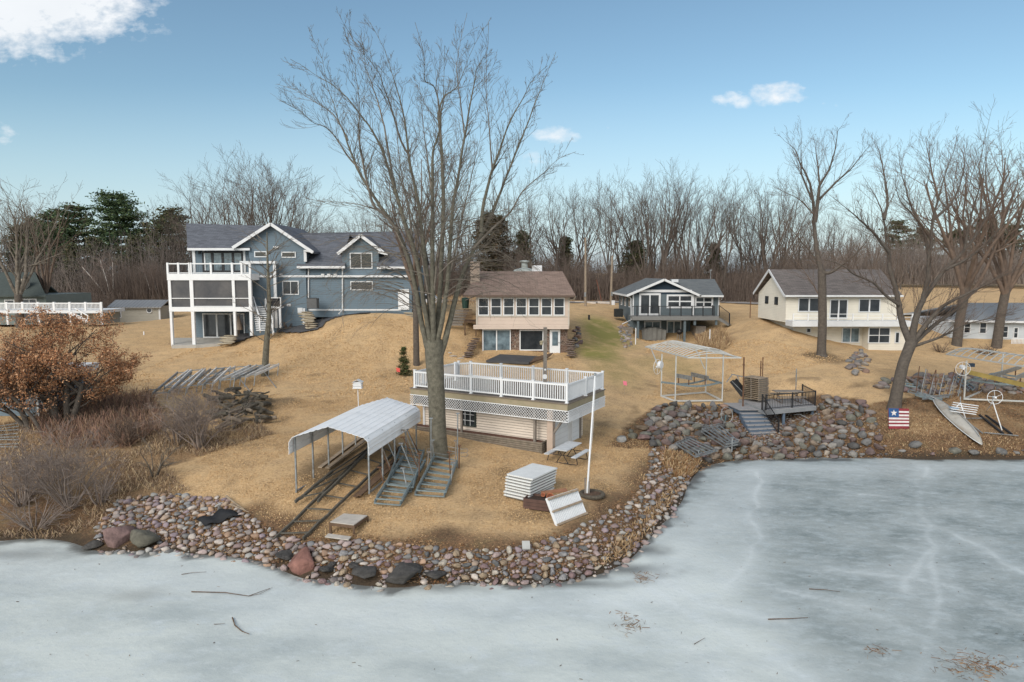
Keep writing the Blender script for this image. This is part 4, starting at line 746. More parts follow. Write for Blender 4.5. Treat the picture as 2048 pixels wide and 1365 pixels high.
lattice(Vector((LX-.1, -.03, 0)), Vector((1, 0, 0)), -LX+.13, Vector((0, 1, 0))); lattice(Vector((.03, -.03, 0)), Vector((0, 1, 0)), LY+.05, Vector((1, 0, 0)))
for z in (z0, z1): lt.box(LX-.1, .03, -.06, -.045, z-.02, z+.02); lt.box(.045, .06, -.03, LY, z-.02, z+.02)
lb(lt, 'lattice', WHITE)
b = MB(); b.box(LX, -.35, .28, .33, z0+.02, z1+.2); lb(b, 'lattice_shade_board', mat('shade_board_brown', (.10, .08, .06), .9)); b = MB(); b.box(-.37, -.32, .335, LY, z0+.02, z1+.2); lb(b, 'lattice_shade_board', MATS['shade_board_brown'])  # dark boards added behind the lattice so its holes look shaded
# siding: real laps
def laps(x0, x1, yf, za, zb, axis='x', dz=.14, out=-1):
    m = MB(); z = za
    while z < zb:
        zt = min(z+dz, zb)
        if axis == 'x': m.add([(x0, yf+out*.045, z), (x1, yf+out*.045, z), (x1, yf, zt), (x0, yf, zt), (x0, yf, z), (x1, yf, z)], [(0, 1, 2, 3), (0, 4, 5, 1)])
        z += dz
    m.box(x0, x1, min(yf, yf+.1)+.002, max(yf, yf+.1)+.002, za-.4, zb); return m
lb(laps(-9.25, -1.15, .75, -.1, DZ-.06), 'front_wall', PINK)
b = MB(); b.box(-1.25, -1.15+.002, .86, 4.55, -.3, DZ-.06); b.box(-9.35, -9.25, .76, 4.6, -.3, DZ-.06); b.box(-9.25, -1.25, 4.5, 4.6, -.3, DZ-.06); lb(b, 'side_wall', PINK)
b = MB(); b.box(-1.18, -.86, .12, .42, -.25, DZ-.37); lb(b, 'corner_pier', mat('beige_pier', (.46, .36, .29), .8, .15, 2))
b = MB(); b.box(-1.18, -1.12, .423, 1.0, -.2, DZ-.37); lb(b, 'corner_board', WHITE); b = MB(); b.box(-9.30, -9.18, .66, .70, -.3, DZ-.4); lb(b, 'corner_board', WHITE)
GD = mat('white_garage_door', (.68, .70, .72), .5, .08, 2, lap=.27)
b = MB(); b.box(-1.148, -1.10, .55, 2.45, -.2, DZ-.5); lb(b, 'garage_door', GD); b = MB(); b.box(-1.148, -1.08, 2.95, 3.75, -.2, DZ-.5); lb(b, 'side_door', GD)
b = MB()
for y in (.46, 2.46, 2.7, 2.88, 3.76): b.box(-1.148, -1.05, y, y+.09, -.2, DZ-.45)
b.box(-1.148, -1.06, .55, 3.85, DZ-.499, DZ-.42); lb(b, 'door_trim', WHITE)
for i, (x, y, s) in enumerate([(-9.45, .1, .1), (-6.35, .18, .1), (-1.95, .3, .13), (-1.05, 3.95, .13)]): b = MB(); b.box(x-s/2, x+s/2, y-s/2, y+s/2, -.3, DZ-.37); lb(b, 'post', WOODG)
b = MB(); b.beam((-.98, .3, DZ-1.75), (-.12, .15, DZ-.6), .09, .11); lb(b, 'brace', WOODG)
f = winw(bh, -6.75, -5.75, DZ-1.95, DZ-.95, .72, 3, 3, mat('dark_green_frame', (.035, .045, .04), .6), GLASS, .1, .04, world=False); b = MB(); 
for i in range(1, 3): b.box(-6.75+i*.333-.012, -6.75+i*.333+.012, .615, .63, DZ-1.9, DZ-1.0); b.box(-6.68, -5.82, .61, .625, DZ-1.95+i*.333-.012, DZ-1.95+i*.333+.012)
b.build('window_grille', WHITE, f)
# railing runs
RH = .95
def rail(p0, p1, posts=True, n=1, name='railing'):
    p0, p1 = Vector(p0), Vector(p1); d = p1-p0; L = d.length; d.normalize(); b = MB()
    for z, w_, h_ in ((RH-.05, .07, .09), (.13, .045, .07)): b.beam(p0+Vector((0, 0, z)), p1+Vector((0, 0, z)), w_, h_)
    k = int(L/.125)
    for i in range(1, k): p = p0+d*(L*i/k); b.beam(p+Vector((0, 0, .165)), p+Vector((0, 0, RH-.095)), .04)
    b.build(name, WHITE, bh)
    for i in range(n+1):
        if i == 0 and not posts: continue
        p = p0+d*(L*i/n); q = MB(); q.box(p.x-.055, p.x+.055, p.y-.055, p.y+.055, p.z+.002, p.z+RH+.04); q.box(p.x-.075, p.x+.075, p.y-.075, p.y+.075, p.z+RH+.042, p.z+RH+.075); q.box(p.x-.08, p.x+.08, p.y-.08, p.y+.08, p.z+.001, p.z+.04); q.build('railing_post', WHITE, bh)
rail((-9.4, .1, DZ), (-.08, .1, DZ), True, 5); rail((-.08, .1, DZ), (-.08, LY-.1, DZ), False, 2); rail((-.08, LY-.1, DZ), (-8.7, LY-.1, DZ), False, 4); rail((-8.7, LY-.1, DZ), (-9.25, LY-.95, DZ), False, 1); rail((-9.4, .1, DZ), (-9.4, LY-.35, DZ), False, 2)
rail((-9.35, LY-.4, DZ), (-8.9, LY-1.5, DZ), False, 1, 'gate')
# planter of timbers
TIM = mat('planter_timber', (.24, .20, .155), .9, .4, 4, .3, 12); pl = thing('timber_planter', 'long raised bed of stacked grey timbers along the foot of the boathouse wall', 'planter', (cr_.x, cr_.y, GZ0), math.atan2(-.49, .87))
def gl_(x, y): q = Matrix.Rotation(math.atan2(-.49, .87), 4, 'Z') @ Vector((x, y, 0))+Vector((cr_.x, cr_.y, 0)); return hz(q.x, q.y)-GZ0
for i in range(6):
    z = -.02+i*.105; xs0 = -9.9 if i > 3 else (-9.9+ (3-i)*1.6); b = MB(); pts = [(xs0+(-1.35-xs0)*t/12, -.02+i*.006, z+max(0, gl_(-9, 0)*0)+.05) for t in range(13)]; b.tube(pts, .055, 7); b.build('side_timber', TIM, pl)
    b = MB(); b.tube([(-1.38, -.12, z+.1), (-1.38, .72, z+.1)], .055, 7); b.build('end_timber', TIM, pl)
b = MB(); b.box(-9.9, -1.42, .04, .70, .1, .54); b.build('leaf_soil', mat('red_leaf_mulch', (.10, .05, .035), .95, .5, 9, .6, 14, col2=(.17, .085, .06)), pl)
# lamp post standing on the deck
p = P(1090, 767, 38.3); k = thing('lamp_post', 'tall grey wooden post with small lamp at the back of the white deck', 'lamp post', (p.x, p.y, cr_.z)); hgt = P(1090, 655, 38.3).z-cr_.z
b = MB(); b.box(-.1, .1, -.1, .1, 0, hgt); b.build('post', WOODG, k); b = MB(); b.lathe((-.22, -.1, hgt-1.0), [(.04, 0), (.09, .05), (.09, .16), (.13, .18), (.02, .26)]); b.box(-.24, -.1, -.12, -.08, hgt-.78, hgt-.74); b.build('lantern', mat('lantern_cream', (.45, .38, .25), .5), k)
b = MB(); b.tube([(-.02, -.16, .55), (-.02, -.1, .55)], .14, 14); b.tube([(0, -.14, .16), (0, -.1, .16)], .05, 8); b.tube([(0, -.14, .95), (0, -.1, .95)], .06, 8); b.build('meter_plate', WHITE, k)
# ---------------------------------------------------------------- carport
CW = mat('white_corrugated_steel', (.80, .81, .82), .45, .08, 1.2, stain=((.48, .48, .47), .9, .3))
A_ = onz(592, 985, 1.3); B_ = onz(738, 990, 1.25); dr = (B_-A_); dr.z = 0; Wd = dr.length; dr.normalize(); 
C_ = onz(833, 905, 1.45); dp = Vector((-dr.y, dr.x, 0)); 
Lc = 6.6; ang = math.atan2(dr.y, dr.x)
bk = (C_-B_); bk.z = 0; ang2 = math.atan2(bk.y, bk.x); Lc = bk.length+.3; ang = ang2-math.pi/2
cp = thing('carport', 'open carport with white ribbed metal roof on thin steel posts', 'carport', (B_.x, B_.y, 1.27), ang)
dr = Vector((math.cos(ang), math.sin(ang), 0)); W2 = -(A_-B_).dot(dr)
AY = (A_-B_).dot(Vector((-math.sin(ang), math.cos(ang), 0)))
EH = P(735, 878, B_.y).z-1.27
def skew(x): return (x/-W2)*AY
prof = [(.12, EH-.65), (.12, EH-.2), (.06, EH-.03), (-.08, EH+.10), (-W2/2, EH+.55), (-W2+.08, EH+.10), (-W2-.06, EH-.03), (-W2-.12, EH-.2), (-W2-.12, EH-.65)]
fine = []
for (a, c) in zip(prof[:-1], prof[1:]):
    n = max(1, int(math.hypot(c[0]-a[0], c[1]-a[1])/.05))
    for i in range(n): t = i/n; fine.append((a[0]+(c[0]-a[0])*t, a[1]+(c[1]-a[1])*t))
fine.append(prof[-1]); m = MB(); S0 = 0
vs = []; acc = 0
for i, (x, z) in enumerate(fine):
    if i: acc += math.hypot(x-fine[i-1][0], z-fine[i-1][1])
    rib = .022 if (acc % .26) < .06 else 0
    a = fine[max(i-1, 0)]; c = fine[min(i+1, len(fine)-1)]; tx, tz_ = c[0]-a[0], c[1]-a[1]; l = math.hypot(tx, tz_); nx, nz_ = tz_/l, -tx/l
    if nz_ < -.01 : nx, nz_ = -nx, -nz_
    if abs(nz_) < .02: nx = 1 if x > -W2/2 else -1
    for j, y in enumerate((-.25+skew(x), Lc*.5+skew(x), Lc+skew(x))): vs.append((x+nx*rib, y, z+nz_*rib))
k_ = len(fine); fs = [(i*3+j, i*3+j+1, (i+1)*3+j+1, (i+1)*3+j) for i in range(k_-1) for j in range(2)]
m.add(vs, fs); o = m.build('roof_panel', CW, cp); sd_ = o.modifiers.new('thick', 'SOLIDIFY'); sd_.thickness = .015
for i in range(5):
    y = .05+i*(Lc-.35)/4; 
    for x in (0, -W2): b = MB(); b.box(x-.03, x+.03, y+skew(x)-.03, y+skew(x)+.03, 0, EH+.02); b.build('post', GALV, cp)
    b = MB(); b.tube([(0, y, EH), (-.12, y+skew(-.12), EH+.08), (-W2/2, y+skew(-W2/2), EH+.5), (-W2+.12, y+skew(-W2), EH+.08), (-W2, y+skew(-W2), EH)], .028, 6); b.build('rafter', GALV, cp)
for x in (0, -W2): b = MB(); b.box(x-.035, x+.035, skew(x), Lc-.1+skew(x), .02, .09); b.build('base_rail', GALV, cp)
# ---------------------------------------------------------------- boat rail track
tr = thing('boat_track', 'long narrow rusty boat rail track running from under the carport down to the ice', 'rail track', tuple(G(640, 1050)))
def gp(u, v, dz=.0): p = G(u, v); return p+Vector((0, 0, dz))
def ladder(root, a0, a1, b0, b1, n, m, w_=.07, lift=.12, nm='rail'):
    for q0, q1 in ((a0, a1), (b0, b1)):
        b = MB(); Q = [gp(q0[0]+(q1[0]-q0[0])*t/12, q0[1]+(q1[1]-q0[1])*t/12, lift) for t in range(13)]; [b.beam(Q[t], Q[t+1]+(Q[t+1]-Q[t]).normalized()*.03, w_, .12) for t in range(12)]; b.build(nm, m, root, root, True)
    for i in range(n):
        t = (i+.5)/n; p = gp(a0[0]+(a1[0]-a0[0])*t, a0[1]+(a1[1]-a0[1])*t, lift+.02); r_ = gp(b0[0]+(b1[0]-b0[0])*t, b0[1]+(b1[1]-b0[1])*t, lift+.02); b = MB(); b.beam(p, r_, .05, .05); b.build('crossbar', m, root, root, True)
RAILM = mat('rail_steel', (.13, .12, .10), .7, .4, 6, metal=.2)
ladder(tr, (547, 1090), (760, 880), (606, 1085), (800, 900), 8, RAILM)
t2 = thing('boat_trailer_frame', 'narrow rusty trailer frame lying on the rails under the carport', 'trailer frame', tuple(G(640, 985))); ladder(t2, (591, 1018), (665, 955), (636, 1015), (770, 880), 4, RAILM, .08, .25)
for i, (a, c) in enumerate([((711, 998), (790, 925)), ((718, 1000), (800, 930)), ((640, 940), (735, 870)), ((655, 945), (745, 878))]):
    b = MB(); b.beam(gp(*a, .08+.1*(i % 2)), gp(*c, .12+.1*(i % 2)), .2, .05); o = b.build('plank', [WOODB, WOODW][i // 2]); tag(o, ['brown plank on the ground along the right carport posts, outer one', 'brown plank on the ground along the right carport posts, inner one', 'pale plank lying under the carport, left one', 'pale plank lying under the carport, right one'][i], 'plank')
# ---------------------------------------------------------------- dock frames (blue grey steel ladders with uprights)
def dock_frame(q, n, label, layers=1, lean=0, group='steel dock frames by the big tree', m=TEAL, ups=6, uph=1.4, lift=.12, updir=(-.25, .2)):
    c = [gp(*p) for p in q]; r = thing('dock_ladder', label, 'dock frame', tuple((c[0]+c[1]+c[2]+c[3])/4), 0, group)
    for k_ in range(layers):
        off = Vector((.07*k_, .09*k_, lift+.16*k_))
        a0, b0, b1, a1 = [p+off for p in c]       # near-left, near-right, far-right, far-left
        b = MB()
        for p0, p1 in ((a0, a1), (b0, b1)): b.beam(p0, p1, .06, .07); b.beam(p0+Vector((0, 0, .11)), p1+Vector((0, 0, .11)), .035)
        b.build('side_rail', m, r, r, True)
        for i in range(n+1): t = i/n; b = MB(); b.beam(a0.lerp(a1, t), b0.lerp(b1, t), .05); b.build('crossbar', m, r, r, True)
    for i in range(ups):
        t = .35+.65*(i // 2)/max(1, (ups-1)//2); p = (c[0].lerp(c[3], t) if i % 2 == 0 else c[1].lerp(c[2], t))+Vector((random.uniform(-.15, .15), 0, .1)); d = Vector((updir[0]+random.uniform(-.12, .12), updir[1]+random.uniform(-.1, .1), 1)).normalized(); hgt_ = uph*random.uniform(.6, 1.0)
        b = MB(); b.tube([p, p+d*hgt_], .028, 6); e = p+d*hgt_; b.box(e.x-.1, e.x+.1, e.y-.07, e.y+.07, e.z-.02, e.z+.015); b.build('upright', [RUST, GALV, WOODG][i % 3], r, r, True)
    return r
dock_frame([(749, 1013), (800, 1017), (848, 935), (803, 928)], 6, 'blue grey steel dock frame pile nearest the carport posts, lower left one', 2, ups=2, uph=1.0)
dock_frame([(770, 985), (822, 990), (845, 915), (800, 905)], 6, 'blue grey steel dock frames stacked under tall uprights between carport and tree', 2, ups=10, uph=2.1, updir=(-.45, .1))
dock_frame([(830, 997), (888, 1000), (912, 935), (866, 925)], 6, 'blue grey steel dock frame at the foot of the big tree, right hand one', 2, ups=6, uph=1.3, updir=(.02, .1))
for u, v, h_, lb_ in [(862, 935, 2.3, 'white pipe standing in front of the big tree trunk'), (915, 938, 2.6, 'thin pale pipe standing right of the big tree trunk'), (918, 940, 1.1, 'short rusty stake beside the thin pale pipe')]:
    p = G(u, v); b = MB(); b.tube([(0, 0, 0), (.03, 0, h_)], .03, 7); b.box(-.05, .11, -.05, .05, h_, h_+.05); o = b.build('standing_pipe', GALV if 'rusty' not in lb_ else RUST); o.location = p; tag(o, lb_, 'pipe')
# wire ring fence at tree foot
b = MB(); p = G(895, 925)
for z in (.35, .55): b.tube([p+Vector((math.cos(t*.4)*1.0, math.sin(t*.4)*.6, z+.05*math.sin(t*2))) for t in range(-2, 14)], .012, 4)
o = b.build('wire_hoop', GALV); tag(o, 'loose curled wire hoop lying around the foot of the big tree', 'wire')
# ---------------------------------------------------------------- near shore objects
st = thing('step_platform', 'weathered wooden platform with one lower step above the pebble bank', 'wooden step', tuple(G(690, 1070)))
def quadslab(q, lift, t, dz=None): c = [gp(*p) for p in q]; z = max(p.z for p in c)+lift if dz is None else dz; return [Vector((p.x, p.y, z)) for p in c]
OW = mat('silvered_boards', (.50, .46, .41), .85, .25, 3, .1, 30)
def plankslab(root, c, n, t, name, m):
    b = MB()
    for i in range(n):
        a0, a1 = c[0].lerp(c[1], (i+.03)/n), c[0].lerp(c[1], (i+.97)/n); d0, d1 = c[3].lerp(c[2], (i+.03)/n), c[3].lerp(c[2], (i+.97)/n); b.slab([a0, a1, d1, d0], t)
    return b.build(name, m, root, root, True)
c = quadslab([(661, 1068), (708, 1073), (735, 1042), (688, 1040)], .22, 0); plankslab(st, [c[0], c[3], c[2], c[1]], 7, .04, 'deck_boards', OW)
b = MB(); 
for i in range(4): b.beam(c[i]-Vector((0, 0, .09)), c[(i+1) % 4]-Vector((0, 0, .09)), .05, .11); b.beam(c[i]-Vector((0, 0, .04)), c[i]-Vector((0, 0, .5)), .08)
b.build('frame', WOODB, st, st, True)
c = quadslab([(650, 1088), (697, 1092), (703, 1082), (657, 1078)], .12, 0); plankslab(st, [c[0], c[3], c[2], c[1]], 2, .04, 'lower_step', OW)
# white dock panel stack
c = [onz(1007, 999, 1.12), onz(1058, 1011, 1.12), onz(1106, 985, 1.12), onz(1062, 966, 1.12)]
px_ = c[1]-c[0]; py_ = c[2]-c[1]; px_.z = py_.z = 0; WA = .5*(px_.length+1.6); LA = py_.length; a_x = math.atan2(px_.y, px_.x)
cxy = (c[0]+c[1]+c[2]+c[3])/4
def panel(t=.085):
    r = thing('white_dock_section', 'x', 'dock panel', (0, 0, 0)); W_2, L_2 = px_.length/2, py_.length/2; b = MB(); b.box(-W_2, W_2, -L_2, L_2, .03, .092); b.build('top_board', mat('white_painted_boards', (.70, .71, .70), .6, .12, 3, seam=(0, .1, .06, .25)), r)
    b = MB(); W_2 -= .05; L_2 -= .05; b.box(-W_2, W_2, -L_2, -L_2+.04, -.03, .028); b.box(-W_2, W_2, L_2-.04, L_2, -.03, .028); b.box(-W_2, -W_2+.04, -L_2+.042, L_2-.042, -.03, .028); b.box(W_2-.04, W_2, -L_2+.042, L_2-.042, -.03, .028); b.build('edge_frame', mat('aged_gap_shade_frame', (.20, .19, .17), .7, .3, 3, stain=((.25, .2, .15), 5, .5)), r); return r  # aged frame coloured darker to paint shade into the gaps between stacked panels
zb = 1.2
NAMES = ['lowest', 'second lowest', 'third from the bottom', 'fourth from the bottom', 'fourth from the top', 'third from the top', 'second from the top', 'topmost']
pr_ = panel(); pr_.location = (cxy.x, cxy.y, zb); pr_.rotation_euler = (0, 0, a_x)
for i in range(8):
    t = pr_ if i == 0 else copy_tree(pr_); t.location = (cxy.x+random.uniform(-.03, .03)+.02*i, cxy.y+random.uniform(-.03, .03), zb+i*.125); t.rotation_euler = (0, 0, a_x+random.uniform(-.015, .015)); t['label'] = 'white slatted dock panel, '+NAMES[i]+' in the white stack on the lawn'; t['group'] = 'white dock panels in the lawn stack'
b = MB(); b.tube([(-.75, 0, 0), (.75, 0, 0)], .06, 7); o = b.build('support_log', WOODB); o.location = (cxy.x, cxy.y-.3, zb-.07); o.rotation_euler = (0, 0, a_x); tag(o, 'short log under the stack of white dock panels', 'log')
# leaning panel
q0, q1 = P(1114, 1056, G(1114, 1056).y), P(1173, 1030, G(1173, 1030).y); q0 = G(1114, 1056); q1 = G(1173, 1030); q2 = P(1153, 978, q1.y+.55); q3 = P(1093, 997, q0.y+.55)
lp_ = thing('leaning_dock_section', 'white slatted dock panel propped at a slant against flower pots, underside showing', 'dock panel', tuple((q0+q1)/2))
b = MB(); n = 19; nrm = (q1-q0).cross(q3-q0).normalized()
for i in range(n): b.slab([q0.lerp(q1, (i+.16)/n), q0.lerp(q1, (i+.84)/n), q3.lerp(q2, (i+.84)/n), q3.lerp(q2, (i+.16)/n)], .03, tuple(nrm))
b.build('slats', WHITE, lp_, lp_, True)
for t in (.04, .5, .94): b = MB(); b.beam(q0.lerp(q3, t)+nrm*.068, q1.lerp(q2, t)+nrm*.068, .08, .07, up=tuple(nrm)); b.build('batten', WOODW, lp_, lp_, True)
b = MB(); b.slab([q0, q1, q2, q3], .012, tuple(-nrm)); b.build('backing', mat('panel_shadow_grey', (.30, .30, .29), .8), lp_, lp_, True); b = MB(); b.beam(q0-nrm*.02, q3-nrm*.02, .04, .09); b.beam(q1-nrm*.02, q2-nrm*.02, .04, .09); b.build('edge_frame', WHITE, lp_, lp_, True)
# planter box & pots
p = G(1078, 1016); k = thing('planter_box', 'brown wooden planter box full of dark soil between the white stack and the leaning panel', 'planter', tuple(p), -.35); b = MB()
for a in ((-.55, .55, -.38, -.34), (-.55, .55, .34, .38), (-.55, -.51, -.338, .338), (.51, .55, -.338, .338)): b.box(*a, 0, .42)
b.build('box', mat('maroon_wood', (.13, .075, .06), .85, .35, 4, seam=(2, .14, .08, .7)), k); b = MB(); b.box(-.5, .5, -.33, .33, .05, .34); b.build('soil', mat('dry_soil', (.07, .045, .035), .95, .5, 12, .8, 12), k)
TERRA = mat('terracotta', (.46, .17, .09), .85, .25, 4)
for i, (dx, dy, dz, s, rx, lb_) in enumerate([(.62, .28, .0, 1.0, 0, 'large orange clay pot standing behind the leaning white panel'), (.42, .05, .40, .8, 1.2, 'orange clay pot lying tilted on the brown planter box'), (.85, -.05, 0, .8, 0, 'orange clay pot half hidden by the slanted white panel'), (.15, .25, .38, .45, .9, 'small reddish clay pot lying on the planter soil')]):
    r = thing('clay_pot', lb_, 'flower pot', (p.x+dx, p.y+dy, p.z+dz), 0, None); r.rotation_euler = (rx, .2, 0); b = MB(); b.lathe((0, 0, 0), [(.11*s, 0), (.17*s, .30*s), (.145*s, .3*s), (.10*s, .05*s)], 14); b.build('body', TERRA, r, smooth=False); b = MB(); b.lathe((0, 0, .28*s), [(.19*s, 0), (.195*s, .07*s), (.16*s, .07*s), (.16*s, 0)], 14); b.build('rim', TERRA, r)
b = MB(); b.slab([(0, 0, 0), (1.1, .05, .1), (1.05, .35, .12), (0, .3, 0)], .04); o = b.build('loose_board', mat('orange_brown_board', (.33, .16, .09), .8)); o.location = p+Vector((.1, .45, .42)); tag(o, 'reddish board lying across the pots behind the leaning panel', 'board')
# flagpole
p = G(1174, 992); k = thing('flagpole', 'bare white flagpole rising from a round stone ring, leaning slightly right', 'flagpole', tuple(p)); tp = P(1190, 752, p.y)-p
b = MB(); b.tube([(0, 0, .1), tuple(tp*.5), tuple(tp)], [.045, .04, .03], 10); b.build('pole', WHITE, k); b = MB(); b.lathe(tuple(tp), [(.02, 0), (.06, .03), (.06, .09), (.01, .13)]); b.build('finial', GALV, k); b = MB(); b.box(-.11, -.05, -.05, .05, 0, .75); b.box(.05, .11, -.05, .05, 0, .6); b.build('base_bracket', WOODG, k)
b = MB(); b.tube([tuple(tp*.95+Vector((.04, -.03, 0))), tuple(tp*.5+Vector((.06, -.05, 0))), (.06, -.04, 1.1)], .006, 4); b.build('rope', WHITE, k)
k2 = thing('stone_ring', 'low round ring of dark stones filled with dead leaves around the flagpole foot', 'planter ring', tuple(p-Vector((-.2, .05, 0)))); b = MB(); ring = [(math.cos(i*math.pi/12)*.85, math.sin(i*math.pi/12)*.85, .06) for i in range(25)]; ring = [(x_r*.56, y_r*.56, z_r) for x_r, y_r, z_r in ring]; b.tube(ring, .09, 7); b.build('ring', mat('mossy_concrete_ring', (.13, .11, .085), .95, .5, 8, .8, 9), k2); b = MB(); b.lathe((0, 0, -.05), [(.47, 0), (.44, .12), (.2, .15)], 20); b.build('leaf_fill', mat('leaf_fill', (.17, .10, .065), .95, .5, 9, .9, 16, col2=(.07, .05, .035)), k2)
# picnic table by the boathouse
p = (G(1110, 925)+G(1160, 930))/2; 
def picnic(loc, rz, top, frame, label, L=1.8, bench=True):
    k = thing('picnic_table', label, 'picnic table', loc, rz); b = MB(); b.box(-L/2, L/2, -.36, .36, .70, .745); b.build('table_top', top, k)
    for s in (-1, 1): b = MB(); b.box(-L/2, L/2, s*.72-.13, s*.72+.13, .42, .46); b.build('bench', top, k)
    for x in (-L/2+.3, L/2-.3):
        b = MB()
        for s in (-1, 1): b.tube([(x, s*.25, .70), (x, s*.05, .42), (x, s*.3, .03)], .02, 6); b.tube([(x, s*.72, .42), (x, s*.80, .05), (x, s*.74, .02), (x, 0, .02)], .02, 6)
        b.tube([(x, -.72, .40), (x, .72, .40)], .02, 6); b.build('leg_frame', frame, k)
    return k
pc = G(1135, 922); picnic((pc.x, pc.y, pc.z), 1.06, mat('frosted_white_top', (.58, .60, .62), .6, .25, 5), BLACK, 'white topped picnic table with thin dark metal legs beside the boathouse door')
# birdhouse
p = G(718, 838); k = thing('birdhouse', 'white two storey birdhouse on a tall thin pole behind the carport', 'birdhouse', tuple(p)); top = P(716, 776, p.y).z-p.z
b = MB(); b.tube([(0, 0, 0), (-.03, 0, top)], .028, 8); b.build('pole', WHITE, k); b = MB(); b.box(-.27, .22, -.2, .2, top, top+.22); b.box(-.25, .20, -.18, .18, top+.24, top+.36); b.box(-.3, .25, -.23, .23, top-.02, top); b.box(-.3, .25, -.23, .23, top+.221, top+.239); b.build('body', WHITE, k)
b = MB(); b.slab([(-.32, -.24, top+.34), (-.025, -.24, top+.5), (-.025, .24, top+.5), (-.32, .24, top+.34)], .02); b.slab([(-.025, -.24, top+.5), (.27, -.24, top+.34), (.27, .24, top+.34), (-.025, .24, top+.5)], .02); b.build('roof', TRIM, k)
for i in range(4):
    for z in (.1, .3): b = MB(); x = -.2+i*.115; b.tube([(x, -.205 if z < .2 else -.185, top+z), (x, -.19 if z < .2 else -.17, top+z)], .025, 8); b.build('entrance_hole', BLACK, k)
# marker flags, stakes
for u, v, c_, lb_ in [(796, 762, (.75, .12, .10), 'red marker flag on a thin stake in front of the small cedar'), (1249, 790, (.85, .22, .30), 'pink marker flag on a thin stake right of the boathouse deck')]:
    p = G(u, v); k = thing('marker_flag', lb_, 'flag', tuple(p)); b = MB(); b.tube([(0, 0, 0), (0, 0, .95)], .012, 5); b.build('stake', WOODW, k); b = MB(); b.slab([(-.12, -.01, .95), (.14, -.02, .9), (.16, -.02, .62), (-.08, -.01, .66)], .01, (0, 1, 0)); b.build('flag', mat('flag_%d' % u, c_, .7), k)
for u, v0, v1, m_, lb_ in [(1271, 690, 657, WHITE, 'thin white post beside the left retaining wall of the slate blue bungalow'), (1419, 692, 660, WHITE, 'thin white post in front of the brown grass clump'), (1178, 641, 631, BLACK, 'short dark bollard on the lawn right of the tan cottage'), (288, 670, 664, WHITE, 'tiny white pipe sticking out of the lawn below the grey shed'), (1500, 636, 598, RUST, 'thin rusty post standing left of the cream house')]:
    p = G(u, v0); h_ = P(u, v1, p.y).z-p.z; s_ = .1 if 'bollard' in lb_ else .035; b = MB(); b.box(-s_, s_, -s_, s_, -.1, h_); b.box(-s_*1.2, s_*1.2, -s_*1.2, s_*1.2, h_+.001, h_+.03); o = b.build('post', m_); o.location = p; tag(o, lb_, 'post')
# square paving stone, mat, sticks
p = G(1052, 1110); b = MB(); b.box(-.14, .14, -.17, .17, 0, .06); o = b.build('paving_slab', mat('pale_slab', (.42, .42, .40), .9, .15, 5)); o.location = p+Vector((0, 0, .3)); o.rotation_euler = (.55, 0, .05); tag(o, 'pale rectangular paving slab lying on the pebble bank', 'paving slab')
q = [(393, 1050), (410, 1064), (482, 1038), (458, 1025)]; c = [gp(*a) for a in q]; b = MB(); nn = 10; vs = []
for i in range(nn+1):
    for j in range(3): pt = c[0].lerp(c[3], i/nn).lerp(c[1].lerp(c[2], i/nn), j/2); vs.append(pt+Vector((0, 0, .2+.07*math.sin(i*1.1)+.06*(j == 1))))
b.add(vs, [(i*3+j, i*3+j+1, (i+1)*3+j+1, (i+1)*3+j) for i in range(nn) for j in range(2)]); o = b.build('rubber_mat', mat('black_rubber', (.022, .023, .026), .8, .4, 4, .2, 9), smooth=True); o.modifiers.new('t', 'SOLIDIFY').thickness = .03; tag(o, 'rumpled black rubber mat lying on the pale pebbles', 'mat')
def stick(pts, r, name, lb_, m=WOODW, lift=.03, cat='branch', grp=None, world=None):
    w3 = [gp(*a, lift+.02*(i % 2)) for i, a in enumerate(pts)]; b = MB(); b.tube(w3, [r*(1-.6*i/(len(w3)-1)) for i in range(len(w3))], 6); o = b.build(name, m); tag(o, lb_, cat, grp); return o
stick([(453, 1004), (468, 1016), (491, 1031)], .05, 'driftwood_branch', 'thick pale driftwood stick behind the black mat', lift=.2)
stick([(462, 1020), (498, 1038)], .035, 'driftwood_branch', 'thinner pinkish driftwood stick touching the black mat', lift=.2)
stick([(226, 1050), (216, 1068)], .03, 'driftwood_branch', 'pale upright stick behind the left shore boulders', lift=.25)
stick([(383, 1186), (450, 1191), (497, 1196), (540, 1181)], .018, 'fallen_branch', 'long thin twig on the ice below the left pebble bank', WOODB)
stick([(497, 1196), (520, 1194), (545, 1179)], .01, 'fallen_branch', 'short side twig touching the long twig on the ice', WOODB)
stick([(363, 1152), (386, 1149), (413, 1146)], .012, 'fallen_branch', 'small thin twig on the ice near the left shore', WOODB)
stick([(465, 1240), (470, 1255), (484, 1265), (499, 1273)], .022, 'fallen_branch', 'crooked dark stick on the ice at lower left', WOODB)
stick([(428, 1254), (450, 1252)], .01, 'fallen_branch', 'tiny twig left of the crooked dark stick on the ice', WOODB)
stick([(1536, 1243), (1580, 1244), (1616, 1240)], .018, 'fallen_branch', 'thin dark stick on the ice below centre right', WOODB)
stick([(1618, 1181), (1650, 1183), (1680, 1187)], .015, 'fallen_branch', 'thin dark stick on the ice right of centre, upper one', WOODB)
stick([(1388, 1293), (1410, 1280)], .01, 'fallen_branch', 'tiny slanted twig on the ice near the bottom', WOODB)
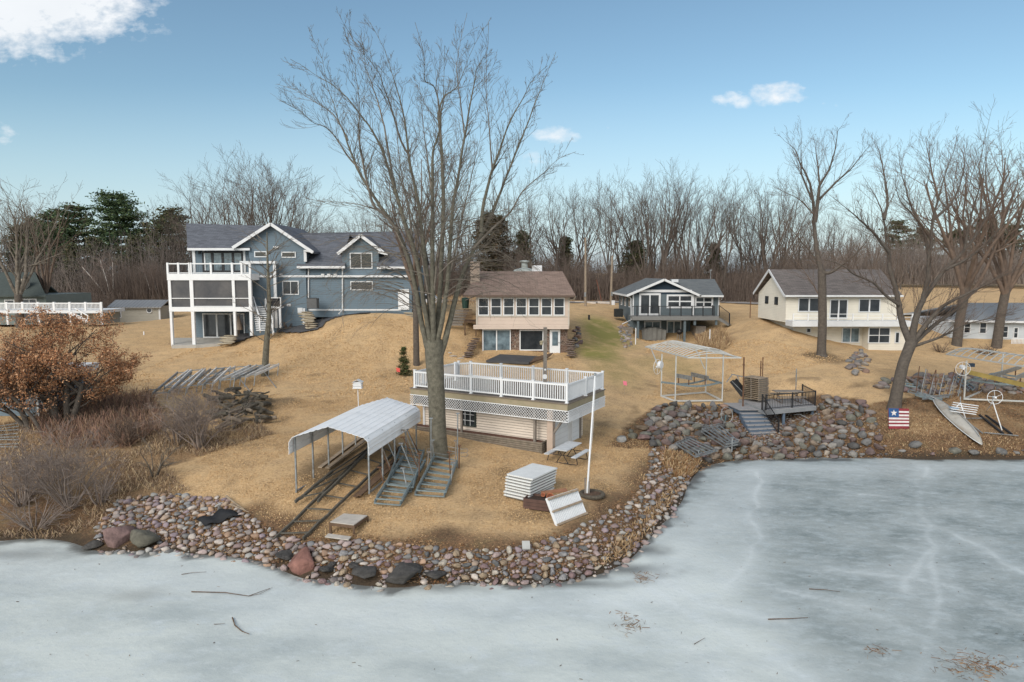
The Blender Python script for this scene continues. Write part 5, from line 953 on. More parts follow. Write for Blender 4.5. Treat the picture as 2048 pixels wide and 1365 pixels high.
# ---------------------------------------------------------------- boat lift with canopy frame
def boatlift(name, label, c, zt, over, wheel_at, bunks=True, canopy=1, yell=False):
    r = thing(name, label, 'boat lift', tuple((c[0]+c[2])/2)); PM = mat('pale_lift_aluminium', (.60, .60, .57), .5, .2, 4, metal=.3)
    b = MB()
    for i in range(4): b.beam(c[i]+Vector((0, 0, .06)), c[(i+1) % 4]+Vector((0, 0, .06)), .09, .1)
    b.build('base_frame', PM, r, r, True)
    for p in c: b = MB(); b.beam(p, Vector((p.x, p.y, zt)), .075); b.build('post', PM, r, r, True)
    zm = c[0].z+1.25
    if bunks:
        b = MB(); m4 = [Vector((p.x, p.y, zm)) for p in c]
        b.beam(m4[0], m4[3], .09, .12); b.beam(m4[1], m4[2], .09, .12)
        for s in (.15, .85):
            e0 = m4[0].lerp(m4[3], s); e1 = m4[1].lerp(m4[2], s); pts = [e0.lerp(e1, t/8)+Vector((0, 0, -.22*math.sin(math.pi*t/8))) for t in range(9)]
            for a, e in zip(pts[:-1], pts[1:]): b.beam(a, e, .07, .12)
        b.build('cradle', TEAL, r, r, True)
        for s in (.33, .68):
            e0 = m4[0].lerp(m4[1], s); e1 = m4[3].lerp(m4[2], s); q = e0.lerp(e1, -.05)+Vector((0, 0, .38)); q2 = e0.lerp(e1, 1.05)+Vector((0, 0, .38)); b = MB(); b.beam(q, q2, .07, .28); b.build('bunk', GALV, r, r, True)
            for t in (.15, .85): b = MB(); e = e0.lerp(e1, t); b.beam(e+Vector((0, 0, -.2)), e+Vector((0, 0, .38)), .06); b.build('bunk_post', RUST, r, r, True)
    return r, PM, zm
Bc = [onz(1350, 804, 1.70), onz(1444, 803, 1.70), onz(1411, 785, 1.85), onz(1321, 794, 1.8)]
# base corners in ground order: near-left, near-right, far-right, far-left
Bc[3] = G(1322, 794); Bc[2] = G(1411, 787); zt = P(1347, 711, Bc[0].y).z
r, PM, zm = boatlift('boat_lift', 'empty boat lift with an arched white canopy frame of curved ribs and a crank wheel', Bc, zt, 0, 0)
ax_l = (Bc[0]+Bc[3])/2; ax_r = (Bc[1]+Bc[2])/2
# canopy: long axis from upper left to lower right in the photograph
c0 = P(1291, 693, Bc[3].y+1.4); cA = P(1376, 714, Bc[0].y-.9); c1 = P(1481, 715, Bc[1].y-.3)
def canopy(root, nl, nr, fr, fl, ztop, n, rise, PM, m2=None):
    # nl..fl plan corners; ribs arch from the near long side to the far long side
    b = MB(); b.beam(nl, nr, .085); b.beam(fl, fr, .085); b.beam(nr, fr, .075); b.beam(nl, fl, .075); b.build('canopy_rim', PM, root, root, True)
    for i in range(n+1):
        t = i/n; a = nl.lerp(nr, t); e = fl.lerp(fr, t); k_ = min(1, .35+1.6*math.sin(math.pi*min(max(t, .04), .96)));
        pts = [a.lerp(e, s/8)+Vector((0, 0, rise*k_*math.sin(math.pi*s/8))) for s in range(9)]; b = MB(); b.tube(pts, .034, 6); b.build('rib', PM, root, root, True)
    b = MB(); pts = []
    for i in range(9): t = i/8; k_ = min(1, .35+1.6*math.sin(math.pi*min(max(t, .04), .96))); pts.append(nl.lerp(nr, t).lerp(fl.lerp(fr, t), .5)+Vector((0, 0, rise*k_))) 
    b.tube(pts, .03, 6); b.build('ridge_pole', PM, root, root, True)
    for s in (.25, .75):
        b = MB(); pts = []
        for i in range(9): t = i/8; k_ = min(1, .35+1.6*math.sin(math.pi*min(max(t, .04), .96))); pts.append(nl.lerp(nr, t).lerp(fl.lerp(fr, t), s)+Vector((0, 0, rise*k_*math.sin(math.pi*s))))
        b.tube(pts, .02, 6); b.build('purlin', PM, root, root, True)
zc = zt+.05
nl = onz(1291, 694, zc); nr = onz(1376, 716, zc); fr = onz(1482, 716, zc); fl = nl+(fr-nr)*.92
canopy(r, nl, nr, fr, fl, zc, 15, .55, PM)
b = MB(); e = P(1391, 697, (nl.y+nr.y)/2+.6); b.beam(e, P(1409, 738, Bc[2].y), .06); b.beam(nl.lerp(nr, .15)+Vector((0, .1, 0)), P(1314, 727, Bc[3].y), .06); b.build('brace', PM, r, r, True)
def wheel(root, c, rad, m, ax=(0, 1, 0)):
    axv = Vector(ax).normalized(); a = axv.orthogonal().normalized(); d = axv.cross(a); b = MB(); ring = [c+(a*math.cos(i*math.pi/12)+d*math.sin(i*math.pi/12))*rad for i in range(25)]; b.tube(ring, .015, 6, False)
    for i in range(5): t = i*2*math.pi/5+.3; b.beam(c, c+(a*math.cos(t)+d*math.sin(t))*rad, .015)
    w__ = b.build('crank_wheel', m, root, root, True); b = MB(); b.tube([c-axv*.1, c+axv*.1], .06, 12); b.build('hub', m, w__, root, True)
wheel(r, P(1315, 734, Bc[3].y-.1), .52, WHITE, (.75, -.66, 0))
b = MB(); cc = P(1318, 730, Bc[3].y); b.tube([cc, cc+Vector((.16, -.14, 0))], .26, 12); b.build('winch', WHITE, r, r, True)
# right hand lift (partly outside the frame)
Rc = [G(1928, 812), G(2075, 822), G(2070, 775), G(1985, 770)]; Rc = [onz(1928, 800, 1.95), onz(2080, 806, 1.95), onz(2110, 772, 2.3), onz(2002, 768, 2.3)]; zt2 = P(1928, 722, Rc[0].y).z
r2, PM, zm = boatlift('boat_lift', 'boat lift with flat ribbed canopy frame and large white wheel at the right edge', Rc, zt2, 0, 0, True)
zc = zt2+.15; nl = onz(1893, 709, zc); nr = onz(2120, 745, zc); fl = onz(1938, 697, zc); fr = fl+(nr-nl); canopy(r2, nl, nr, fr, fl, zc, 14, .3, PM)
wheel(r2, P(1926, 738, Rc[0].y-.15), .46, WHITE, (0.15, 1, 0)); b = MB(); cc = P(1927, 735, Rc[0].y); b.tube([cc, cc+Vector((0, .25, 0))], .14, 10); b.build('winch', TRIM, r2, r2, True); b = MB(); cc = P(1944, 731, Rc[0].y+.1); b.box(cc.x-.12, cc.x+.2, cc.y, cc.y+.2, cc.z-.12, cc.z+.12); b.build('motor', mat('motor_navy', (.03, .05, .08), .5), r2, r2, True)
k = thing('yellow_beam', 'long faded yellow board lying along the right hand boat lift', 'board', tuple(P(1990, 758, 46))); b = MB(); b.beam(P(1938, 745, 46), P(2080, 778, 42), .06, .3); b.build('board', mat('faded_yellow', (.38, .28, .09), .7, .3, 2), k, k, True)
# small white winch frames in front (right)
for (us, wc, wr, lbl) in [(((1921, 806), (1895, 835), (1935, 850)), None, 0, 'slim white tripod frame with pale feet beside the canoe'), (((1986, 805), (1973, 822), (2004, 862)), (1990, 795), .3, 'slim white frame carrying a small spoked wheel above the rails')]:
    p = G(us[2][0], us[2][1]); Yt = p.y+.4; tp = P(us[0][0], us[0][1], Yt); k = thing('winch_tripod', lbl, 'winch frame', tuple(p))
    for q in us[1:]: b = MB(); b.tube([tp, G(*q)], .03, 6); b.build('leg', WHITE, k, k, True)
    b = MB(); b.tube([tp, tp+Vector((.1, .2, .35))], .03, 6); b.build('mast', GALV, k, k, True)
    if wc: wheel(k, P(*wc, Yt), .42, WHITE, (.2, 1, 0))
p = G(1990, 875); k = thing('boat_launch', 'pair of dark boat rails in a pale pipe frame on the leafy bank at right', 'boat rails', tuple(p))
for a, c in (((1958, 838), (2006, 874)), ((1971, 838), (2023, 876))): b = MB(); b.beam(gp(*a, .22), gp(*c, .18), .12, .08); b.build('rail', BLACK, k, k, True)
b = MB()
for a, c in (((1925, 842), (1968, 842)), ((1968, 872), (2036, 878)), ((1925, 842), (1965, 874)), ((1933, 850), (1957, 872))): b.tube([gp(*a, .15), gp(*c, .15)], .035, 6)
b.build('pipe_frame', GALV, k, k, True)
k = thing('slatted_seat_board', 'white and blue slatted bench top lying tilted beside the canoe', 'bench top', tuple(G(1915, 822))); b = MB()
for i in range(5): a = P(1900+i*1.5, 822-i*4.2, 41.0+i*.25); b.beam(a, a+Vector((1.35, -.35, -.15)), .15, .03)
b.build('slats', WHITE, k, k, True); b = MB(); a = P(1898, 815, 41.5); b.beam(a, a+Vector((.5, -.1, -.05)), .3, .03); b.build('blue_end', mat('pale_blue_paint', (.25, .38, .52), .6), k, k, True)
# ---------------------------------------------------------------- stacked brown dock sections, dark cart
def dsec(w_=1.1, l_=1.3):
    r = thing('dock_section', 'x', 'dock section', (0, 0, 0)); b = MB()
    for i in range(8): b.box(-w_/2+i*w_/8+.01, -w_/2+(i+1)*w_/8-.01, -l_/2, l_/2, .055, .08)
    b.build('boards', WOODW, r); b = MB()
    for y in (-l_/2+.05, 0, l_/2-.05): b.box(-w_/2, w_/2, y-.025, y+.025, 0, .053)
    b.build('joists', WOODG, r); return r
ORD = ['bottom', 'second', 'third', 'fourth', 'fifth', 'sixth', 'seventh', 'eighth', 'ninth', 'tenth', 'eleventh', 'twelfth', 'top']
d0 = dsec(); cen = Vector((wx(1512, 780, 46.2), 46.2, 0)); zb2 = P(1512, 803, 45.6).z+.05
ptop = P(1512, 755, 46.2).z; nst = 12; dzs = (ptop-zb2-.1)/(nst-1)
for i in range(nst):
    t = d0 if i == 0 else copy_tree(d0); t.location = (cen.x+random.uniform(-.03, .03), cen.y+random.uniform(-.03, .03)+i*.01, zb2+i*dzs); t.rotation_euler = (0, 0, .62+random.uniform(-.03, .03)); t.scale = (1, 1, dzs/.085*.86); t['label'] = 'weathered brown dock section, '+(ORD[i] if i < nst-1 else 'top')+(' from the bottom' if 0 < i < nst-1 else '')+' in the tall stack beside the grey landing'; t['group'] = 'brown dock sections stacked behind the grey landing'
k = thing('dock_cart', 'dark folded metal dock frame leaning against the stacked brown dock sections', 'dock frame', tuple(G(1487, 795))); Yc = 46.4
b = MB(); b.beam(P(1463, 762, Yc), P(1486, 792, Yc-.2), .06, .3); b.beam(P(1470, 760, Yc+.4), P(1493, 788, Yc+.4), .06, .3); b.build('side_plate', BLACK, k, k, True)
b = MB(); b.beam(P(1463, 749, Yc), P(1497, 756, Yc), .08, .06); b.beam(P(1453, 765, Yc), P(1464, 750, Yc), .05); b.beam(P(1464, 763, Yc-.2), P(1484, 783, Yc-.2), .04); b.beam(P(1474, 751, Yc), P(1478, 762, Yc), .05); b.build('arm', GALV, k, k, True)
for (u, v0, v1, r_, mm, lb_) in [(1487, 785, 715, .05, RUST, 'tall rusty pipe standing in front of the stacked dock sections'), (1521, 757, 722, .04, RUST, 'short rusty pipe behind the stacked dock sections'), (1525, 765, 715, .035, RUST, 'taller rusty pipe behind the stacked dock sections'), (1592, 778, 738, .035, GALV, 'grey pipe standing behind the picnic table on the landing')]:
    a = G(u, v0+20 if v0 < 780 else 800); Yq = a.y if v0 < 780 else 45.0; a = P(u, v0, Yq); a.z = hz(a.x, a.y); b = MB(); t_ = P(u+1, v1, Yq); b.tube([a, t_], r_, 7); b.tube([t_-Vector((0, 0, .55)), t_-Vector((0, 0, .45))], r_*1.5, 7); o = b.build('pipe_stake', mm); tag(o, lb_, 'pipe')
# ---------------------------------------------------------------- grey landing and stairs
DGR = mat('blue_grey_deck_paint', (.10, .135, .185), .7, .15, 3, .05); DTOP = mat('weathered_grey_deck', (.33, .32, .32), .8, .2, 4, .05, 20, seam=(1, .14, .07, .6))
k = thing('lakeside_landing', 'blue grey wooden landing with stairs down over the boulders and a black railing', 'landing', tuple(G(1540, 850)))
z1_ = 1.62; z2_ = 1.77
def flat(us, z): return [onz(u, v, z) for u, v in us]
b = MB(); b.slab(flat([(1446, 806), (1478, 820), (1523, 820), (1500, 806)], z1_), .04); b.build('lower_deck', DTOP, k, k, True)
b = MB(); c = flat([(1446, 806), (1478, 820), (1523, 820), (1500, 806)], z1_-.045); 
for i in range(2): b.beam(c[i]-Vector((0, 0, .13)), c[i+1]-Vector((0, 0, .13)), .05, .26)
b.build('lower_fascia', DGR, k, k, True)
U = flat([(1478, 799), (1532, 821), (1632, 812), (1612, 799), (1560, 797)], z2_); U[4] = onz(1530, 797, z2_); U[3] = onz(1605, 797, z2_)
b = MB(); b.slab([U[0], U[1], U[2], U[3]], .04); b.build('upper_deck', DTOP, k, k, True)
b = MB(); dn = Vector((0, 0, -.17)); b.beam(U[0]+dn, U[1]+dn, .06, .26); b.beam(U[1]+dn, U[2]+dn, .06, .26); b.beam(U[2]+dn, U[3]+dn, .06, .26); b.build('upper_fascia', mat('light_grey_fascia', (.26, .27, .28), .8, .2, 3), k, k, True)
for q, l_ in ((U[1].lerp(U[2], .36), .95), (U[2]+Vector((-.15, .1, 0)), 1.0)): b = MB(); b.beam(q+Vector((0, .1, -.3)), q+Vector((0, .1, -1.5)), .15, .15); b.build('post', DGR, k, k, True)
# stairs run toward the camera and right
s0, s1 = flat([(1480, 820), (1524, 820)], z1_); run = Vector((.12, -.29, 0)); e0, e1 = onz(1508, 879, .22), onz(1559, 875, .22); n = 7
for i in range(n):
    t = (i+1)/n; a = Vector(((s0.x)*(1-t)+e0.x*t, s0.y*(1-t)+e0.y*t, z1_-(z1_-.30)*t)); c = Vector((s1.x*(1-t)+e1.x*t, s1.y*(1-t)+e1.y*t, a.z)); dv = (e0-s0)/n; dv.z = 0; drp = (z1_-.30)/n
    if i == n-1: pass
    b = MB(); b.slab([a, c, c-dv*1.12, a-dv*1.12], .04); b.build('tread', DTOP if i < n-1 else mat('worn_tread', (.40, .27, .18), .8, .4, 6), k, k, True)
    b = MB(); b.slab([a-Vector((0, -.03, .042)), c-Vector((0, -.03, .042)), c-Vector((0, -.06, .042)), a-Vector((0, -.06, .042))], drp+.02); b.build('riser', DGR, k, k, True)
for sa, ea in ((s0, e0), (s1, e1)):
    dv = (ea-sa)/n; dv.z = 0; b = MB()
    for i in range(n): t = (i+1)/n; q = sa.lerp(ea, t); z = z1_-(z1_-.30)*t; off = Vector((-.035 if sa is s0 else .035, 0, 0)); b.slab([Vector((q.x, q.y, z-.045))+off, Vector((q.x, q.y, z-.045))-dv+off, Vector((q.x+.03, q.y, z-.045))-dv+off, Vector((q.x+.03, q.y, z-.045))+off], .38)
    b.build('stringer', DGR, k, k, True)
    b = MB(); q = ea+Vector((0, .05, 0)); b.beam(Vector((q.x, q.y, .28)), Vector((q.x, q.y, -.3)), .12); b.build('post', DGR, k, k, True)
def irail(pts, name='railing', post_every=1, hgt=.95, gap=.13):
    b = MB()
    for a, c in zip(pts[:-1], pts[1:]):
        L_ = (c-a).length; nn = max(1, int(L_/gap)); up = Vector((0, 0, hgt)); b.beam(a+up, c+up, .045); b.beam(a+Vector((0, 0, .1)), c+Vector((0, 0, .1)), .035)
        for i in range(nn): q = a.lerp(c, i/nn); b.beam(q+Vector((0, 0, .1)), q+up, .016)
    b.build(name, BLACK, k, k, True)
    for q in pts: b = MB(); b.beam(q, q+Vector((0, 0, hgt+.06)), .08); b.build('railing_post', BLACK, k, k, True)
ins = Vector((0, .06, 0)); irail([U[1]+ins, U[1].lerp(U[2], .52)+ins, U[2]+ins+Vector((-.05, 0, 0)), U[3]+ins+Vector((-.05, -.1, 0))])
irail([onz(1524, 820, z2_), Vector((e1.x, e1.y+.2, .30))], 'stair_railing')
pt_ = onz(1583, 806, z2_); picnic((pt_.x-.1, pt_.y+.45, z2_+.002), .0, WOODG, WOODB, 'old wooden picnic table standing on the grey landing', 1.9)
k3 = thing('bent_pipe', 'bent grey pipe hanging under the landing between the posts', 'pipe', tuple(onz(1620, 845, .9))); b = MB(); b.tube([P(1588, 830, 44.2), P(1600, 829, 44.2), P(1626, 843, 43.8)], .03, 6); b.build('pipe', GALV, k3, k3, True)
# hose reel, ladder frames on rocks
hr = thing('hose_reel', 'coiled pale hose on a small stand on the rocks left of the stairs', 'hose reel', tuple(G(1453, 852))); c = G(1453, 848)+Vector((0, 0, .55)); b = MB(); b.tube([c+Vector((math.cos(t*.5)*.38, .1*math.sin(t*.5), math.sin(t*.5)*.5)) for t in range(26)], .02, 5, False); b.build('hose', GALV, hr, hr, True); b = MB(); b.tube([c+Vector((-.35, 0, -.1)), c+Vector((-.55, -.2, -.9))], .025, 6); b.tube([c+Vector((-.05, 0, .0)), c+Vector((-.2, -.2, -.7))], .025, 6); b.build('stand', mat('teal_stand', (.08, .16, .18), .6), hr, hr, True)
dock_frame([(1352, 905), (1390, 932), (1434, 919), (1380, 893)], 5, 'grey aluminium dock ladder lying on the boulders, left one near the ice', 1, m=GALV, ups=3, uph=1.0, lift=.45, group='metal dock ladders on the shore boulders', updir=(-.3, .3))
dock_frame([(1402, 880), (1450, 910), (1475, 905), (1437, 872)], 4, 'grey aluminium dock ladder lying on the boulders, right one near the stairs', 2, m=GALV, ups=2, uph=1.2, lift=.45, group='metal dock ladders on the shore boulders', updir=(.1, .3))
# ---------------------------------------------------------------- flag board
fb = thing('painted_flag_board', 'flag painted board with one white star and red stripes at a tree foot', 'flag board', tuple(G(1797, 858))); Yf = G(1797, 859).y; a0, a1, a2, a3 = P(1778, 858, Yf-.1), P(1818, 858, Yf-.1), P(1818, 818, Yf+.15), P(1777, 817, Yf+.15)
def bq(s0, s1, t0, t1, off): 
    f = lambda s, t: a0.lerp(a1, s).lerp(a3.lerp(a2, s), t)+Vector((0, -off, off*.2)); return [f(s0, t0), f(s1, t0), f(s1, t1), f(s0, t1)]
b = MB(); b.slab(bq(0, 1, 0, 1, 0), .05, (0, 1, 0)); b.build('backing_board', mat('flag_red', (.25, .035, .045), .7, .35, 3), fb, fb, True)
b = MB(); 
for i, (t0, s0_) in enumerate([(.13, 0), (.30, 0), (.46, 0), (.62, .5), (.79, .5)]): b.slab(bq(s0_, 1, t0, t0+.085, .006), .005, (0, 1, 0))
b.build('white_stripes', mat('flag_white', (.66, .62, .60), .7, .25, 4), fb, fb, True)
b = MB(); b.slab(bq(0, .5, .56, 1, .008), .006, (0, 1, 0)); b.build('blue_canton', mat('flag_blue', (.025, .085, .22), .7, .3, 3), fb, fb, True)
b = MB(); cS, cT = .25, .78; w2 = (a1-a0).length; h2 = (a3-a0).length; f = lambda s, t: a0.lerp(a1, s).lerp(a3.lerp(a2, s), t)+Vector((0, -.022, 0)); sv = [f(cS, cT)]
for i in range(10): an = math.pi/2+i*math.pi/5; rr = .2 if i % 2 == 0 else .085; sv.append(f(cS+rr*math.cos(an)/w2, cT+rr*math.sin(an)/h2))
b.add(sv, [(0, 1+(i+1) % 10, 1+i) for i in range(10)]); b.build('white_star', MATS['flag_white'], fb, fb, True)
# ---------------------------------------------------------------- canoe
def canoe(name, label, pa, pb, wid, dep, m, roll):
    A0, B0 = pa, pb; L_ = (B0-A0).length; r = thing(name, label, 'boat', tuple((A0+B0)/2)); ax = (B0-A0).normalized(); side = ax.cross(Vector((0, 0, 1))).normalized(); up = side.cross(ax); side, up = side*math.cos(roll)+up*math.sin(roll), up*math.cos(roll)-side*math.sin(roll); b = MB(); vs = []; nu, nv = 24, 10
    for i in range(nu+1):
        t = i/nu; w__ = math.sin(math.pi*min(.999, max(.001, t)))**.62
        for j in range(nv+1): th = math.pi*(j/nv-.5); vs.append(A0+ax*(L_*t)+side*(math.sin(th)*wid/2*w__)+up*(math.cos(th)*dep*(w__**.7))+up*.0)
    b.add(vs, [(i*(nv+1)+j, i*(nv+1)+j+1, (i+1)*(nv+1)+j+1, (i+1)*(nv+1)+j) for i in range(nu) for j in range(nv)]); o = b.build('hull', m, r, r, True, smooth=True); o.modifiers.new('t', 'SOLIDIFY').thickness = .02
    b = MB(); b.tube([vs[i*(nv+1)] for i in range(nu+1)], .022, 6); b.tube([vs[i*(nv+1)+nv] for i in range(nu+1)], .022, 6); b.build('gunwale', TRIM, r, r, True); b = MB(); b.tube([vs[i*(nv+1)+nv//2]+up*.012 for i in range(2, nu-1)], .018, 6); b.build('keel', GALV, r, r, True)
    return r
canoe('canoe', 'pale grey canoe lying keel up on the leafy bank, pointing at the ice', G(1868, 812)+Vector((0, 0, .4)), G(1962, 904)+Vector((0, 0, .38)), 1.15, .42, mat('chalky_grey_hull', (.42, .40, .36), .6, .3, 1.5, stain=((.25, .18, .12), 2, .5)), .25)
canoe('canoe', 'narrow weathered brown canoe shell resting behind the pale grey canoe', G(1865, 806)+Vector((0, .3, .3)), G(1918, 842)+Vector((0, .3, .25)), .55, .22, mat('brown_hull', (.30, .24, .18), .8, .3, 3), 1.2)
# pipes and frames heap behind the flag tree
for i in range(14):
    u = 1832+i*6.5+random.uniform(-2, 2); g = G(u, 800-abs(i-6)*.8); d = Vector((random.uniform(.1, .42), random.uniform(-.1, .3), 1)).normalized(); L_ = random.uniform(1.3, 2.2); b = MB(); b.tube([g, g+d*L_], .028, 6); e = g+d*.25; b.tube([e-Vector((.12, 0, 0)), e+Vector((.12, 0, 0))], .03, 6); o = b.build('dock_pipe', [RUST, GALV, WOODG][i % 3]); tag(o, 'slanting dock leg pipe in the bristling heap behind the pale canoe', 'pipe', 'dock leg pipes heaped behind the canoe')
for i, (a, c) in enumerate([((1815, 793), (1862, 806)), ((1830, 800), (1880, 812)), ((1845, 808), (1895, 803)), ((1800, 779), (1835, 784)), ((1905, 765), (1935, 790)), ((1912, 764), (1945, 789))]):
    b = MB(); b.beam(gp(*a, .3), gp(*c, .3), .07, .1); b.beam(gp(a[0]+4, a[1]-4, .3), gp(c[0]+4, c[1]-4, .3), .06, .08); 
    for j in range(4): b.beam(gp(*a, .3).lerp(gp(*c, .3), j/3), gp(a[0]+4, a[1]-4, .3).lerp(gp(c[0]+4, c[1]-4, .3), j/3), .05)
    o = b.build('dock_ladder_piece', [GALV, TEAL][i % 2]); tag(o, 'short grey metal frame lying in the heap behind the canoe', 'dock frame', 'metal frames heaped behind the canoe')
mat('pale_frame', (.68, .67, .65), .7, .3, 3)
# left pile of pale dock frames
for i in range(9):
    u0 = 318+i*22+random.uniform(-8,8); v0 = 795-i*3+random.uniform(-4,4); u1 = u0+38+random.uniform(-14,16); v1 = 762-i*1.5+random.uniform(-4,4)
    a, c = G(u0-10, v0), G(u1, v1); ah, ch_ = a+Vector((0, 0, .35+.04*i)), c+Vector((0, 0, .55+.03*i)); r = thing('dock_ladder', 'pale weathered dock frame in the long jumbled row behind the twiggy bush', 'dock frame', tuple(a), 0, 'pale dock frames piled behind the bush'); off = Vector((.95, .1, .05))
    for o_ in (Vector((0, 0, 0)), off): b = MB(); b.beam(ah+o_, ch_+o_, .07, .16); b.build('side_rail', MATS['pale_frame'] if i % 3 else GALV, r, r, True)
    for j in range(4): b = MB(); b.beam(ah.lerp(ch_, j/3), (ah+off).lerp(ch_+off, j/3), .06); b.build('crossbar', GALV, r, r, True)
    for t, s in ((0, .0), (1, .0), (0, 1), (1, 1)): b = MB(); q = ah.lerp(ch_, t)+off*s; b.beam(q+Vector((0, 0, .12)), Vector((q.x-.1, q.y-.1, hz(q.x, q.y)-.02)), .05); b.build('leg', GALV, r, r, True)
for a, c in (((520, 755), (553, 778)), ((468, 765), (512, 800)), ((300, 806), (332, 780))): b = MB(); b.tube([gp(*a, .8), gp(*c, .05)], .03, 6); o = b.build('loose_pipe', GALV); tag(o, 'loose pipe slanting off the end of the pale dock frame row', 'pipe', 'loose pipes around the pale dock frames')
for i in range(8): b = MB(); b.beam(gp(-8+i*1, 858+i*6, .1+.05*(i % 3)), gp(38, 852+i*7, .15), .05); o = b.build('metal_bar', GALV); tag(o, 'grey metal rail in the small pile at the left edge', 'rail', 'metal rails piled at the left edge')
# dark log pile
LOG = mat('dark_rotten_log', (.07, .06, .048), .95, .5, 5, .7, 10, col2=(.12, .105, .08))
LOGP = mat('pale_log', (.25, .20, .15), .95, .4, 4, .6, 10)
rs = random.Random(5)
for i in range(70):
    u = rs.uniform(425, 535); v = rs.uniform(795, 862) if u < 500 else rs.uniform(800, 850); g = G(u, v); a = rs.uniform(-1.3, 1.7); L_ = rs.uniform(.6, 1.6); hg = rs.uniform(.05, .95)*(1-abs(u-480)/75); d = Vector((math.cos(a), math.sin(a), rs.uniform(-.35, .35)))*L_/2; c = g+Vector((0, 0, .12+max(0, hg))); b = MB(); r0 = rs.uniform(.05, .15); b.tube([c-d, c+Vector((rs.uniform(-.05, .05), 0, .04)), c+d], [r0, r0*.95, r0*.75], 8); o = b.build('log', LOGP if (v > 845 and i % 2 == 0) else LOG); tag(o, ('%s dark log in the %s of the wood pile beside the twiggy bush' % ('thick' if r0 > .11 else 'medium' if r0 > .08 else 'thin', ('left' if u < 460 else 'middle' if u < 500 else 'right')+(' back' if v < 820 else ' front' if v > 840 else ' centre'))) if o.data.materials[0] == LOG else 'paler log at the lower edge of the dark wood pile', 'log', 'logs in the dark wood pile' if o.data.materials[0] == LOG else 'paler logs below the wood pile')
# utility poles and wires
UP = mat('utility_pole_wood', (.30, .24, .18), .9, .3, 3)
for i, (u, v0, v1, Y, w_, lb_) in enumerate([(1171, 612, 476, 83, .13, 'tall grey utility pole right of the tan cottage roof'), (1221.5, 608, 512, 88, .14, 'utility pole left of the slate blue bungalow')]):
    a = P(u, v0, Y); a.z = hz(a.x, a.y)-.2; t_ = P(u+(3 if i else 0), v1, Y); k = thing('utility_pole', lb_, 'utility pole', tuple(a)); b = MB(); b.tube([a, t_], [w_*1.2, w_*.85], 9); b.build('pole', UP, k, k, True); b = MB(); b.box(t_.x-.12, t_.x+.12, t_.y-.25, t_.y-.13, a.z+1.4, a.z+1.9); b.build('meter_box', GALV, k, k, True)
b = MB(); a = P(1203, 602, 86); b.tube([a, P(1193, 560, 86)], .04, 5); o = b.build('guy_guard', mat('red_brown_pole', (.22, .08, .05), .8)); tag(o, 'thin leaning reddish pole between the two utility poles', 'pole')
b = MB(); b.box(-.35, .35, -.3, .3, -.1, .9); b.box(-.37, .37, -.32, .32, .901, .96); o = b.build('utility_box', TRIM); o.location = G(1225, 607) if False else P(1226, 607, 88)-Vector((0, 0, .4)); o.scale = (.6, .6, .8); tag(o, 'small pale utility box beside the utility pole', 'utility box')
b = MB(); b.slab([P(1150, 606, 92)+Vector((0, 0, .05)), P(1222, 610, 90)+Vector((0, 0, .05)), P(1222, 604, 94)+Vector((0, 0, .25)), P(1150, 601, 96)+Vector((0, 0, .2))], .2)
rd = patch('road', [(860,604),(1250,606.5),(1250,603.6),(860,600.5)], mat('asphalt_road', (.30, .27, .25), .9, .2, 1), .06); rd2 = patch('road', [(1440,606.5),(1540,611),(1540,607),(1440,603)], MATS['asphalt_road'], .06)
for i, (ua, ub) in enumerate([(1150, 1192), (1196, 1222)]): b = MB(); b.beam(P(ua, 605, 91), P(ub, 606.5, 90), .25, .25); o = b.build('roadside_barrier', mat('pale_kerb', (.55, .50, .45), .8)); tag(o, ['long pale low rail beside the road, left piece', 'shorter pale low rail beside the road next to the utility pole'][i], 'low rail')
# car glimpsed between the trunks
k = thing('parked_car', 'white car glimpsed between the tree stems beyond the blue house', 'car', tuple(P(855, 610, 78))); c = P(857, 604, 78); b = MB()
b.yprism([(c.x-2.1, c.z-.3), (c.x+2.1, c.z-.3), (c.x+2.1, c.z+.25), (c.x+1.1, c.z+.35), (c.x+.6, c.z+.85), (c.x-1.2, c.z+.85), (c.x-1.9, c.z+.35), (c.x-2.1, c.z+.3)], 77, 78.7); b.build('body', mat('car_white', (.7, .72, .75), .25), k, k, True)
b = MB(); b.yprism([(c.x+1.0, c.z+.36), (c.x+.55, c.z+.8), (c.x-1.1, c.z+.8), (c.x-1.6, c.z+.36)], 76.98, 78.72); b.build('window', GLASS, k, k, True)
for dx in (-1.3, 1.3):
    for y in (76.97, 78.55): b = MB(); b.tube([(c.x+dx, y, c.z-.35), (c.x+dx, y+.2, c.z-.35)], .33, 14); b.build('wheel', BLACK, k, k, True)
